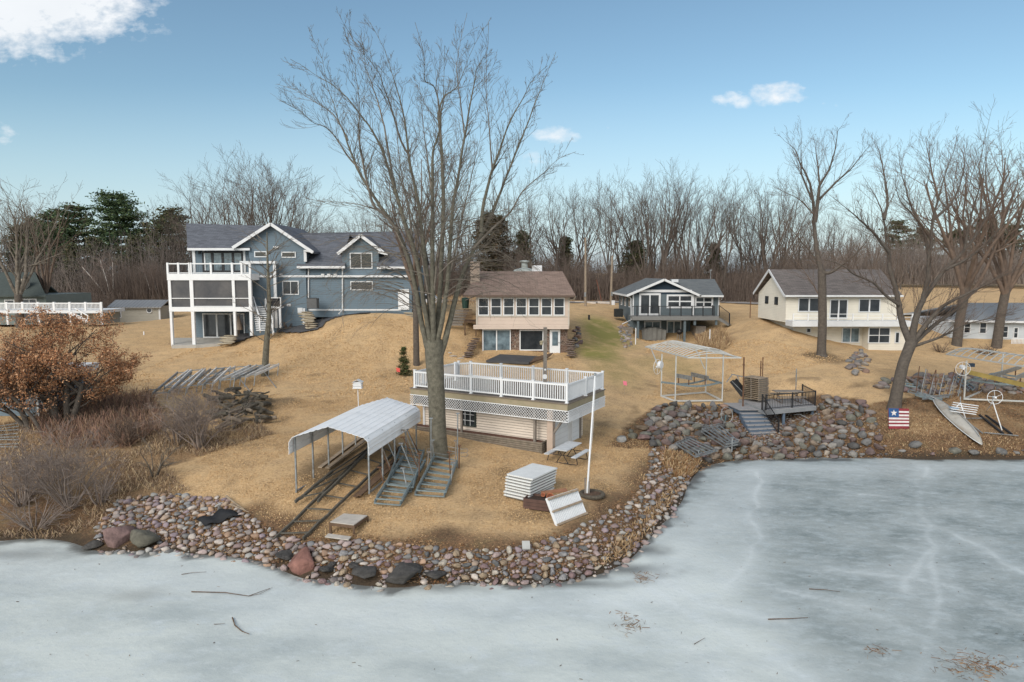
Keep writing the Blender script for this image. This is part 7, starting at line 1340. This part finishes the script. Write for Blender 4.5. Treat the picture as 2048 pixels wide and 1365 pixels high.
# ---- generic deciduous trees
def gen_tree(seed, H_, spread, r0, fork=.3, nl=6, up=.16, lvls=4, jit=.22, lean=(0, 0), nch=(3, 5), straight=False, ang=(25, 48), rmin=.008):
    T_ = Tree(seed); R_ = T_.r; hf = H_*fork; top = Vector((lean[0], lean[1], hf)); p = [Vector((0, 0, -.3)), Vector((lean[0]*.1, lean[1]*.1, .15)), Vector((lean[0]*.4, lean[1]*.4, hf*.5)), top]; T_.trunk.append((smooth_path(p, 3), [r0*1.5, r0*1.3, r0*1.2, r0*1.15, r0*1.1, r0*1.05, r0, r0, r0*.97, r0*.93]))
    if straight: 
        pts, rs = T_.grow(top, (lean[0]*.1, lean[1]*.1, 1), H_*(1-fork), r0*.92, 0, 0, .3, .08); Rq = R_
        for i in range(nl*3): t = Rq.random()**.9; j = min(len(pts)-2, int(t*(len(pts)-1))); a = Rq.uniform(0, 6.28); T_.grow(pts[j].lerp(pts[j+1], Rq.random()), (math.cos(a), math.sin(a), .7), H_*spread*(1-.6*t)*Rq.uniform(.6, 1), rs[j]*.4, 1, lvls-1, up, jit, ang, nch, (.42, .68), rmin=rmin)
        return T_
    for i in range(nl):
        a = 2*math.pi*(i+R_.random()*.6)/nl; tl = R_.uniform(.25, 1)*spread; T_.grow(top-Vector((0, 0, R_.random()*hf*.25)), (math.cos(a)*tl, math.sin(a)*tl, 1), H_*(1-fork)*R_.uniform(.8, 1.05), r0*R_.uniform(.45, .62), 1, lvls, up, jit, ang, nch, (.42, .68), rmin=rmin)
    return T_
def local_tree(name, label, cat, loc, T_, bark, twig, group=None, rz=0, sc=1):
    r = thing(name, label, cat, tuple(loc), rz, group); poly_mesh('trunk', T_.trunk, bark, parent=r); poly_mesh('crown', T_.crown, twig, parent=r); r.scale = (sc,)*3; return r
# second tree behind the maple
p = G(833, 733); local_tree('bare_tree', 'dark trunked bare tree directly behind and left of the tallest maple', 'tree', p, gen_tree(31, 16.0, .5, .22, .38, 8, .2, 4, rmin=.010, nch=(4, 6)), BARKB, TWIGB)
# slim tree at left
S_ = Tree(41); p = G(530, 753); Ys = p.y; S_.trunk.append((smooth_path([P(529, 756, Ys), P(533, 690, Ys), P(538, 630, Ys), P(537, 570, Ys), P(535, 520, Ys), P(534, 465, Ys)], 4), [.26-.0115*i for i in range(21)]))
R_ = random.Random(3)
for i in range(34): t = R_.random(); v = 690-t*210; a = R_.uniform(0, 6.28); S_.grow(P(535.5+(690-v)*.0, v, Ys), (math.cos(a), math.sin(a)*.8, R_.uniform(.25, .8)), R_.uniform(2.0, 4.2)*(1-.35*t), .034, 1, 3, .06, .2, (20, 45), (2, 4), (.4, .65), rmin=.009)
make_tree('slim young bare tree in front of the blue house stairs', 'tree', p, S_, BARK, BARKG)
# right tree (1643)
T4 = Tree(51); p = G(1643, 711); Y_ = p.y; T4.trunk.append((smooth_path([P(1643, 714, Y_), P(1643, 700, Y_), P(1645, 640, Y_), P(1644, 560, Y_), P(1643, 540, Y_)], 4), [.62,.5,.42,.38,.36,.35,.34,.34,.33,.33,.32,.32,.31,.31,.30,.30,.29]))
limbs(T4, [([(1643,545),(1634,500),(1630,470),(1628,430),(1624,390),(1613,350),(1601,330),(1590,300),(1572,285),(1560,272)],.20,2),([(1630,445),(1636,400),(1640,370),(1658,340),(1670,300),(1676,262),(1690,250)],.16,-2),([(1624,400),(1604,350),(1602,310),(1604,262)],.09,-1),([(1640,370),(1634,320),(1630,280)],.09,3),([(1638,400),(1672,365),(1700,340),(1728,305),(1740,290)],.1,-3),
 ([(1643,545),(1662,545),(1690,525),(1715,505),(1735,480),(1760,440)],.17,-2),([(1643,560),(1632,520),(1600,480),(1575,450),(1560,440)],.09,2),([(1644,600),(1620,560),(1590,520),(1560,500)],.06,3),([(1628,430),(1600,400),(1570,385),(1545,370)],.06,-3)], Y_, 61, .26, 1.2, 3.6, .12, .014)
make_tree('tall bare tree with a straight dark trunk in front of the cream house', 'tree', p, T4, BARKB, TWIGB)
# big multi limbed tree at right (flag board tree)
T5 = Tree(71); p = G(1789, 818); Y_ = p.y; T5.trunk.append((smooth_path([P(1788, 822, Y_), P(1790, 805, Y_), P(1797, 770, Y_), P(1806, 730, Y_), P(1817, 700, Y_), P(1824, 682, Y_)], 3), [.52,.46,.42,.39,.37,.36,.35,.345,.34,.335,.33,.33,.33,.34,.34,.30]))
limbs(T5, [([(1822,690),(1806,650),(1797,610),(1790,575),(1780,540),(1778,505),(1772,480),(1768,440),(1755,400),(1740,375),(1725,350)],.22,1.5),([(1797,610),(1770,590),(1745,565),(1710,550),(1690,535),(1670,525),(1640,520),(1600,520)],.1,-2),([(1778,505),(1750,470),(1720,440),(1690,415),(1665,395)],.11,-2.5),([(1768,440),(1775,400),(1768,350),(1760,310),(1752,285)],.1,2),
 ([(1824,685),(1830,640),(1845,600),(1855,560),(1858,520),(1862,480),(1866,440),(1876,400),(1890,350),(1905,310),(1915,280)],.22,-1.5),([(1858,520),(1850,470),(1830,430),(1812,380),(1800,330),(1795,290)],.12,2.5),([(1862,480),(1835,440),(1800,400),(1790,360)],.08,-3),([(1876,400),(1865,350),(1855,300),(1850,272)],.08,1),([(1866,440),(1900,410),(1920,370),(1930,320),(1935,280)],.1,3),
 ([(1826,685),(1860,640),(1890,610),(1930,590),(1970,570),(2010,550),(2060,530)],.17,-2),([(1826,688),(1870,650),(1910,620),(1960,575),(2010,545),(2060,510)],.16,2),([(1830,692),(1880,675),(1930,650),(1990,635),(2060,615)],.1,-3),([(1845,600),(1890,540),(1930,500),(1965,450),(1990,400),(2010,350),(2020,300)],.15,2),([(1890,540),(1930,520),(1980,480),(2030,420),(2060,380)],.1,-2),([(1930,500),(1940,440),(1955,390),(1968,330),(1975,285)],.09,-1)], Y_, 73, .17, 1.1, 3.4, .10, .012, maxl=3)
make_tree('large spreading bare tree whose leaning trunk rises behind the flag board', 'tree', p, T5, BARKB, TWIGB)
for (u, v, H_, lbl, sd_, sc) in [(1912, 692, 19.0, 'upright bare tree in front of the white house, left of the rightmost trunk', 81, 1), (1992, 694, 19.0, 'rightmost thick trunked bare tree in front of the white house', 82, 1)]:
    p = G(u, v); local_tree('bare_tree', lbl, 'tree', p, gen_tree(sd_, H_, .75, .40, .30, 9, .14, 4, lean=(.6, 0), rmin=.012, nch=(4, 6)), BARKB, TWIGB)
p = P(40, 640, 72); p.z = hz(p.x, p.y); local_tree('bare_tree', 'broad bare tree with thick crooked limbs at the left edge behind the houses', 'tree', p, gen_tree(93, 14.0, .42, .38, .25, 7, .16, 4, .26, rmin=.014, nch=(4, 6)), BARKB, BARKG, rz=1.0)
p = P(95, 640, 78); p.z = hz(p.x, p.y); local_tree('bare_tree', 'smaller bare tree right of the broad crooked one at the left edge', 'tree', p, gen_tree(92, 13.5, .5, .25, .3, 6, .16, 4, rmin=.014), BARKB, TWIGB)
# ---- oak with rust brown leaves
OAKM = vcmat('oak_leaf'); OAKC = np.array([(.42,.20,.095),(.34,.15,.075),(.50,.27,.14),(.27,.13,.07),(.56,.34,.20),(.38,.22,.13)])
def oak(loc, label, stems, seed, H_, n_leaf, keep=lambda q: True):
    T_ = Tree(seed); R_ = T_.r
    for (dx, dy, r0, lx, ly, h_) in stems:
        b0 = Vector((dx, dy, -.1)); top = Vector((dx+lx, dy+ly, h_*.3)); T_.trunk.append((smooth_path([b0, b0.lerp(top, .5)+Vector((R_.gauss(0, .08), 0, 0)), top], 4), [r0*1.3-(r0*.45)*i/8 for i in range(9)]))
        for i in range(7): a = R_.uniform(0, 6.28); t = R_.uniform(.25, 1); T_.grow(b0.lerp(top, .2+.8*t), (math.cos(a)*.9+lx*.3, math.sin(a)*.7, R_.uniform(.25, 1.1)), h_*R_.uniform(.32, .50), r0*.5, 1, 4, .05, .4, (30, 60), (3, 5), (.45, .7), rmin=.01)
    for (dx, dy, r0, lx, ly, h_) in stems:
        for i in range(5): a = R_.uniform(0, 6.28); T_.grow(Vector((dx+lx*.1, dy, R_.uniform(.5, 1.9))), (math.cos(a)*.9, math.sin(a)*.7, R_.uniform(.1, .7)), h_*R_.uniform(.22, .36), r0*.35, 1, 3, .05, .4, (30, 60), (3, 5), (.45, .7), rmin=.01)
    r = thing('leafy_oak', label, 'tree', tuple(loc)); poly_mesh('trunk', T_.trunk, BARKB, parent=r); poly_mesh('crown', T_.crown, BARKB, parent=r)
    tips = [q for pts, rs in T_.crown if max(rs) < .045 for q in pts[1:]]; R_.shuffle(tips); per = max(1, n_leaf//max(1, len(tips))); C = []
    for q in tips[:n_leaf]:
        if not keep(q): continue
        for _ in range(per): C.append((q.x+R_.gauss(0, .13), q.y+R_.gauss(0, .13), q.z+R_.gauss(0, .12)))
    C = np.array(C); n = len(C); cl = OAKC[rng.integers(0, 6, n)]*rng.uniform(.75, 1.2, (n, 1)); quads('foliage', C, unit(n)*rng.uniform(.022, .055, (n, 1)), unit(n)*rng.uniform(.015, .035, (n, 1)), OAKM, cols=cl, parent=r); return r
p = G(128, 850); oak(p, 'oak still covered in rust brown leaves, nearest the twiggy bush at left', [(-.25, 0, .17, -.7, .2, 8.2), (.1, .2, .16, .2, -.1, 8.6), (.35, 0, .14, .7, .2, 7.4), (-.5, .3, .12, -1.5, .4, 7.2)], 101, 8, 46000)
p = G(60, 860); oak(p, 'smaller leaning oak with rust brown leaves at the left edge', [(0, 0, .12, -1.1, .2, 6.8), (-.3, .3, .10, -2.0, .1, 6.0)], 103, 6.5, 14000)
p = G(88, 870); local_tree('bare_tree', 'thin crooked leafless sapling leaning left at the left edge', 'tree', p, gen_tree(105, 5.2, .7, .09, .4, 3, .02, 3, .5, lean=(-1.6, 0), rmin=.008), BARKB, TWIGB)
# ---- twiggy shrubs
def shrub(loc, label, H_, W__, n, seed, m=TWIGB, lv=3, group=None, up=.02):
    T_ = Tree(seed); R_ = T_.r
    for i in range(n): a = R_.uniform(0, 6.28); t = R_.uniform(.1, 1)*W__/H_; T_.grow((math.cos(a)*.12, math.sin(a)*.12, -.05), (math.cos(a)*t, math.sin(a)*t, 1), H_*R_.uniform(.65, 1.1), R_.uniform(.02, .05), 1, lv, up, .3, (25, 60), (4, 7), (.35, .6), .3, rmin=.006)
    r = thing('twiggy_shrub', label, 'shrub', tuple(loc), 0, group); poly_mesh('stems', T_.crown, m, parent=r); return r
GREYT = mat('grey_purple_twigs', (.29, .235, .20), .95, .4, 2, col2=(.19, .15, .13))
shrub(G(400, 898), 'round dense twiggy bush leaning over the dark wood pile', 3.0, 3.0, 26, 201, GREYT, 4)
shrub(G(352, 888), 'second twiggy bush just left of the round one at the wood pile', 2.3, 2.0, 14, 202, GREYT, 3)
shrub(G(140, 1020), 'wide grey twiggy bush on the bank at the left, the biggest bush', 3.2, 3.2, 22, 203, GREYT, 4)
shrub(G(40, 1010), 'grey twiggy bush at the far left edge of the bank', 2.6, 3.0, 20, 204, GREYT, 4)
shrub(G(70, 1060), 'low tangled grey bush at the ice edge in the left corner', 1.5, 2.6, 18, 205, GREYT, 3)
shrub(G(308, 955), 'small bare sapling standing alone on the dry bank at left', 1.8, 1.1, 5, 206, BARKG, 3)
shrub(G(255, 890), 'reddish brown bush in front of the oak', 1.5, 1.8, 22, 207, TWIGB, 3)
shrub(G(200, 1010), 'grey bush beside the left pebble bank', 1.6, 1.6, 14, 208, GREYT, 3)
shrub(G(1855, 655), 'reddish shrub between the cream house and the white house', 2.0, 2.5, 16, 209, TWIGB, 3)
shrub(G(1975, 712), 'low brown shrub under the rightmost thick tree', 1.3, 2.5, 18, 210, TWIGB, 3)
shrub(G(1880, 705), 'low brown shrub left of the upright tree by the white house', 1.2, 1.8, 12, 211, TWIGB, 3)
for i, (u, v) in enumerate([(620, 660), (490, 666), (675, 627), (700, 626), (755, 625), (575, 660)]): shrub(G(u, v), 'small bare garden bush in the dark mulch along the blue house', .8, .7, 9, 220+i, TWIGB, 2, 'garden bushes along the blue house')
# ---- evergreens
NEED = vcmat('needle_tint')
def conifer(seed, H_, W__, n, cols, shape='cone', trunk_r=.15, clump=.22):
    R2 = np.random.default_rng(seed); C = []; Rr = random.Random(seed); T_ = Tree(seed); T_.trunk.append(([Vector((0, 0, -.2)), Vector((0, 0, H_*.5)), Vector((0, 0, H_*.95))], [trunk_r, trunk_r*.6, .02])); nb = int(n/90)
    for i in range(nb):
        t = Rr.random(); 
        if shape == 'cone': z = H_*(.05+.92*t); w3 = W__*(1-t)**.85
        elif shape == 'round': z = H_*(.18+.8*t); w3 = W__*math.sin(math.pi*(.22+.72*t))
        else: z = H_*(.3+.68*round(t*9)/9); w3 = W__*(.35+.65*math.sin(math.pi*(.15+.8*t)))*Rr.uniform(.5, 1.15)
        a = Rr.uniform(0, 6.28); rad = w3*Rr.uniform(.45, 1.05); e = Vector((math.cos(a)*rad, math.sin(a)*rad, z+rad*(.18 if shape != 'cone' else -.1))); T_.crown.append(([Vector((0, 0, z)), e], [.03, .012])); k_ = 90; s_ = R2.random(k_)**.6; pos = np.array([0, 0, z])+(np.array(e)-np.array([0, 0, z]))*s_[:, None]+R2.normal(size=(k_, 3))*clump*np.array([1, 1, .55])*(.4+s_[:, None]); C.append(pos)
    C = np.concatenate(C); m_ = len(C); q = unit(m_); q[:, 2] = np.abs(q[:, 2])*.6; return T_, C, q, cols[R2.integers(0, len(cols), m_)]*R2.uniform(.7, 1.25, (m_, 1))
def evergreen(name, label, loc, args, size=(.10, .03), group=None, rz=0):
    T_, C, q, cl = conifer(*args[0], **args[1]); n = len(C); r = thing(name, label, 'tree' if 'shrub' not in name else 'shrub', tuple(loc), rz, group); poly_mesh('trunk', T_.trunk, BARKB, parent=r); poly_mesh('branches', T_.crown, BARKB, parent=r); quads('foliage', C, q*size[0]*rng.uniform(.6, 1.3, (n, 1)), unit(n)*size[1], NEED, cols=cl, parent=r); return r
GR1 = np.array([(.055,.09,.045),(.075,.11,.05),(.04,.065,.035),(.095,.12,.055)]); GR2 = np.array([(.07,.085,.045),(.09,.095,.045),(.055,.065,.035),(.13,.11,.06)]); GRB = np.array([(.075,.06,.035),(.05,.048,.028),(.10,.07,.045),(.06,.05,.03)])
GR3 = np.array([(.05,.085,.03),(.085,.11,.04),(.035,.055,.025),(.12,.11,.05),(.14,.08,.045)])
p = G(808, 752); evergreen('cedar_shrub', 'small green cedar standing in front of the dark trunk left of the maple', p, ((301, P(808, 694, p.y).z-p.z, .62, 5200, GR3), dict(shape='cone', trunk_r=.05, clump=.10)), (.045, .02))
wp = evergreen('white_pine', 'tallest dark green pine on the left skyline behind the shed', P(243, 600, 135), ((302, 19, 7.0, 15000, GR1), dict(shape='pine', trunk_r=.3, clump=.55)), (.30, .10)); wp.location.z = 6.5
for i, (u, Y, H_, W__, lb_, sh, c_) in enumerate([(120, 140, 16.5, 5.0, 'dark pine second from the left in the skyline row', 'pine', GR1), (165, 138, 17.0, 5.5, 'dark pine in the skyline row just left of the tallest one', 'pine', GR1), (75, 142, 15.0, 4.5, 'dark pine leftmost in the skyline row', 'pine', GR2), (345, 120, 15.0, 5.0, 'dark pine rising behind the left corner of the blue house', 'pine', GR2), (300, 140, 14.0, 4.5, 'rounded dark pine right of the tallest one', 'round', GR2), (195, 118, 10.5, 3.4, 'brownish green cedar below the tallest pine', 'round', GR2), (150, 112, 9.5, 3.0, 'brownish green cedar left of the white birches', 'cone', GR2),
    (50, 122, 13.0, 4.5, 'brownish cedar behind the dark roofed house at left', 'round', GR2), (100, 118, 12.0, 4.0, 'mid green pine between the dark roofed house and the pine row', 'pine', GR1), (275, 112, 10.5, 3.4, 'small dull green cedar right of the white birches', 'round', GR2),
    (1000, 104, 12.5, 2.6, 'dark brown cedar directly behind the cottage chimney', 'round', GRB), (1045, 108, 10.5, 3.0, 'cedar behind the middle of the tan cottage roof', 'cone', GR2), (975, 99, 12.5, 2.6, 'dark brown cedar left of the cottage chimney', 'round', GRB), (1130, 112, 10, 2.6, 'cedar behind the right end of the tan cottage roof', 'cone', GR2), (1270, 108, 9, 2.6, 'cedar behind the left end of the slate blue bungalow', 'round', GR2), (1425, 110, 9, 2.2, 'cedar behind the antenna of the slate blue bungalow', 'cone', GR2),
    (1790, 190, 17, 6.0, 'distant dark pine behind the cream house roof', 'pine', GR2), (1840, 180, 15, 6.0, 'distant dark pine right of the cream house roof', 'round', GR2), (1960, 175, 17, 6.5, 'distant dark pine beyond the field at right', 'round', GR2), (2010, 170, 16, 6.0, 'distant dark pine nearest the right edge beyond the field', 'pine', GR2), (1905, 172, 14, 5.0, 'distant dark pine behind the upright bare tree', 'round', GR2)]):
    q = P(u, 600, Y); q.z = hz(q.x, q.y)-.2; big = Y > 150; evergreen('pine_tree' if sh == 'pine' else 'cedar_tree', lb_, q, ((310+i, H_, W__, 7000 if big else 8000, c_), dict(shape=sh, trunk_r=.2, clump=.5 if sh == 'pine' else .34)), (.30, .11) if sh == 'pine' or big else (.2, .075))
# ---- background tree line, copies of a few grown forms
forms = []
for i, a in enumerate([(401, 17, .5, .26, .26, 5), (402, 16, .85, .32, .16, 7), (403, 18, .4, .22, .34, 4), (404, 15, .95, .32, .14, 8), (405, 17, .65, .24, .22, 5), (406, 14, .5, .18, .32, 4)]):
    T_ = gen_tree(a[0], a[1], a[2], a[3], a[4], a[5]+1, .16, 4, .15, lean=(random.uniform(-.7, .7), 0), nch=(4, 6), ang=(20, 48), rmin=.013); r = thing('woodland_tree', 'x', 'tree', (0, 0, 0)); poly_mesh('trunk', T_.trunk, BARKB, parent=r); poly_mesh('crown', T_.crown, mat('woodland_twigs', (.15, .12, .10), .95, .4, 1, col2=(.09, .075, .065)), parent=r); forms.append((r, max(p.z for pts, _ in T_.crown for p in pts)*.86))
# (u, Y, top v)
LINE = [(645,118,440),(672,112,455),(700,120,430),(735,110,430),(765,116,415),(800,112,420),(835,118,410),(870,112,400),(905,108,405),(935,115,400),(965,110,395),(995,106,405),(1025,112,400),(1055,108,395),(1085,112,402),(1112,106,395),(1138,110,400),(1165,114,385),(1188,108,398),(1212,104,392),(1240,112,405),(1262,108,400),(1290,104,375),(1308,110,362),(1330,103,358),(1352,108,368),(1375,104,385),(1398,111,420),(1420,108,400),(1445,103,385),(1462,110,390),(1488,106,388),(1510,112,392),(1535,105,380),(1560,109,385),(1590,112,410),(1620,118,430),(1655,122,440),(1700,126,445),(1745,130,450),(1800,140,455),(400,98,372),(440,96,385),(475,92,360),(505,95,352),(530,92,345),(560,90,350),(590,96,372),(618,104,400),(370,112,420),(340,125,470),(290,125,485),(25,120,430),(210,112,520),(255,108,510),(310,110,500),(130,116,500),(360,108,450),(-60,112,440),(-150,118,455),(-240,110,445),(-340,116,450),(-450,112,440)]
used_ = set(); ORDN = ['leftmost','second','third','fourth','fifth','sixth','seventh','eighth','ninth','tenth','eleventh','twelfth','thirteenth','fourteenth','fifteenth','sixteenth','seventeenth','eighteenth','nineteenth','twentieth','twenty first','twenty second','twenty third','twenty fourth','twenty fifth']
LINE = [q for i_, q in enumerate(LINE) if not (640 < q[0] < 1600 and i_ % 4 == 2 and q[2] > 385)]; LINE.sort()
CNT = {}
def linelabel(u):
    if u < 0: return 'bare tree in the woodland beyond the left edge', 'bare trees beyond the left edge'
    if u < 380: return 'bare tree in the woodland behind the grey shed', 'bare trees behind the grey shed'
    if u < 630: return 'bare tree fanning out above the roof of the blue house', 'bare trees above the blue house roof'
    if u < 1180: return 'bare tree in the tall woodland row behind the tan cottage', 'bare trees behind the tan cottage'
    if u < 1480: return 'bare tree in the tall woodland row behind the slate blue bungalow', 'bare trees behind the bungalow'
    return 'bare tree in the woodland row behind the cream house', 'bare trees behind the cream house'
for i, (u, Y, vt) in enumerate(LINE):
    f, H_ = forms[(i*5+i//3) % 6]; q = P(u, 598, Y); q.z = hz(q.x, q.y)-.1; s_ = (P(u, vt, Y).z-q.z)/(H_*.97); lb_, grp = linelabel(u); CNT[grp] = CNT.get(grp, 0)+1; lb_ = lb_.replace('bare tree', 'bare tree, '+ORDN[CNT[grp]-1]+(' from the left' if CNT[grp] > 1 else '')+',', 1)
    if (i*5+i//3) % 6 not in used_: used_.add((i*5+i//3) % 6); t = f; t['label'] = lb_; t['group'] = grp
    else: t = copy_tree(f, label=lb_, group=grp)
    t.location = q; t.rotation_euler = (0, 0, random.uniform(0, 6.28)); w3 = random.uniform(.9, 1.15); t.scale = (s_*w3, s_*w3, s_)
# white birches
for i, (u0, v0, u1, v1) in enumerate([(222, 600, 165, 535), (224, 600, 200, 520), (226, 602, 225, 525), (305, 600, 290, 548), (318, 600, 302, 545)]):
    a, c = P(u0, v0+6, 98), P(u1, v1, 98.5); T_ = Tree(500+i); pts = [a, a.lerp(c, .5)+Vector((.1, 0, .1)), c]; T_.trunk.append((smooth_path(pts, 3), [.11-.012*j for j in range(7)]))
    for j in range(10): T_.grow(pts[1].lerp(c, T_.r.random()), ((c-a).x*.1+T_.r.gauss(0, .5), T_.r.gauss(0, .5), 1), T_.r.uniform(1, 2.5), .03, 1, 2, .1, .2, rmin=.012)
    make_tree('slender white barked birch leaning above the grey shed', 'tree', a, T_, mat('birch_bark', (.5, .46, .42), .9, .35, 3), mat('birch_twig', (.27, .2, .17), .9), 'white birches by the grey shed', 'birch_tree')
# ---- undergrowth thicket (mass)
def thicket(name, spots, m, hmin, hmax, seed, lean=.18, tw=5, r0=.03):
    R2 = np.random.default_rng(seed); polys = []
    for (x, y) in spots:
        z = hz(x, y) if y < 129 else 8; H_ = R2.uniform(hmin, hmax)*(.5+.85*float(vnoise(np.array([x+200.]), np.array([y]), 5.0, seed % 50)[0])); d = np.array([R2.normal(0, lean), R2.normal(0, lean), 1.0]); p0 = np.array([x, y, z-.1]); pts = [p0, p0+d*H_*.5, p0+d*H_+R2.normal(0, .25, 3)]; polys.append((pts, [r0, r0*.7, r0*.25]))
        for k_ in range(tw): t = R2.uniform(.2, .95); b = p0+d*H_*t; e = b+np.array([R2.normal(0, .6), R2.normal(0, .6), R2.uniform(.2, 1.1)])*H_*.22; polys.append(([b, e], [r0*.5, r0*.2]))
    o = poly_mesh(name, polys, m); return tag(o, kind='stuff')
UND = mat('thicket_brown', (.18, .14, .115), .95, .4, .5, col2=(.12, .092, .078)); UND2 = mat('thicket_grey', (.25, .21, .185), .95, .4, .5, col2=(.16, .135, .12))
def spots(n, u0, u1, Y0_, Y1_, sd_):
    R2 = np.random.default_rng(sd_); o = []
    for _ in range(n): Y = R2.uniform(Y0_, Y1_); o.append((P(R2.uniform(u0, u1), 600, Y).x, Y))
    return o
thicket('undergrowth', spots(6200, 860, 1590, 98, 112, 1), UND, 1.5, 8.0, 601)
thicket('undergrowth', spots(2600, 560, 1700, 112, 126, 2), UND2, 3.0, 9.0, 602, .16, 5, .04)
thicket('undergrowth', spots(3600, 50, 620, 104, 128, 3), UND2, 3.0, 9.5, 603, .2, 5, .04)
thicket('undergrowth', spots(1400, 180, 345, 96, 104, 4), UND, 1.5, 6.5, 604)
thicket('undergrowth', spots(2600, 1560, 2080, 150, 175, 5), UND2, 4.0, 10.5, 605, .2, 5, .06)
thicket('undergrowth', spots(900, 100, 215, 86, 98, 6), UND, 1.0, 3.2, 606)
thicket('undergrowth', spots(1800, -700, 60, 108, 128, 7), UND2, 3.0, 9.0, 607, .2, 5, .04)
thicket('undergrowth', spots(1500, 2080, 2700, 150, 175, 8), UND2, 4.0, 10.0, 608, .2, 5, .06)
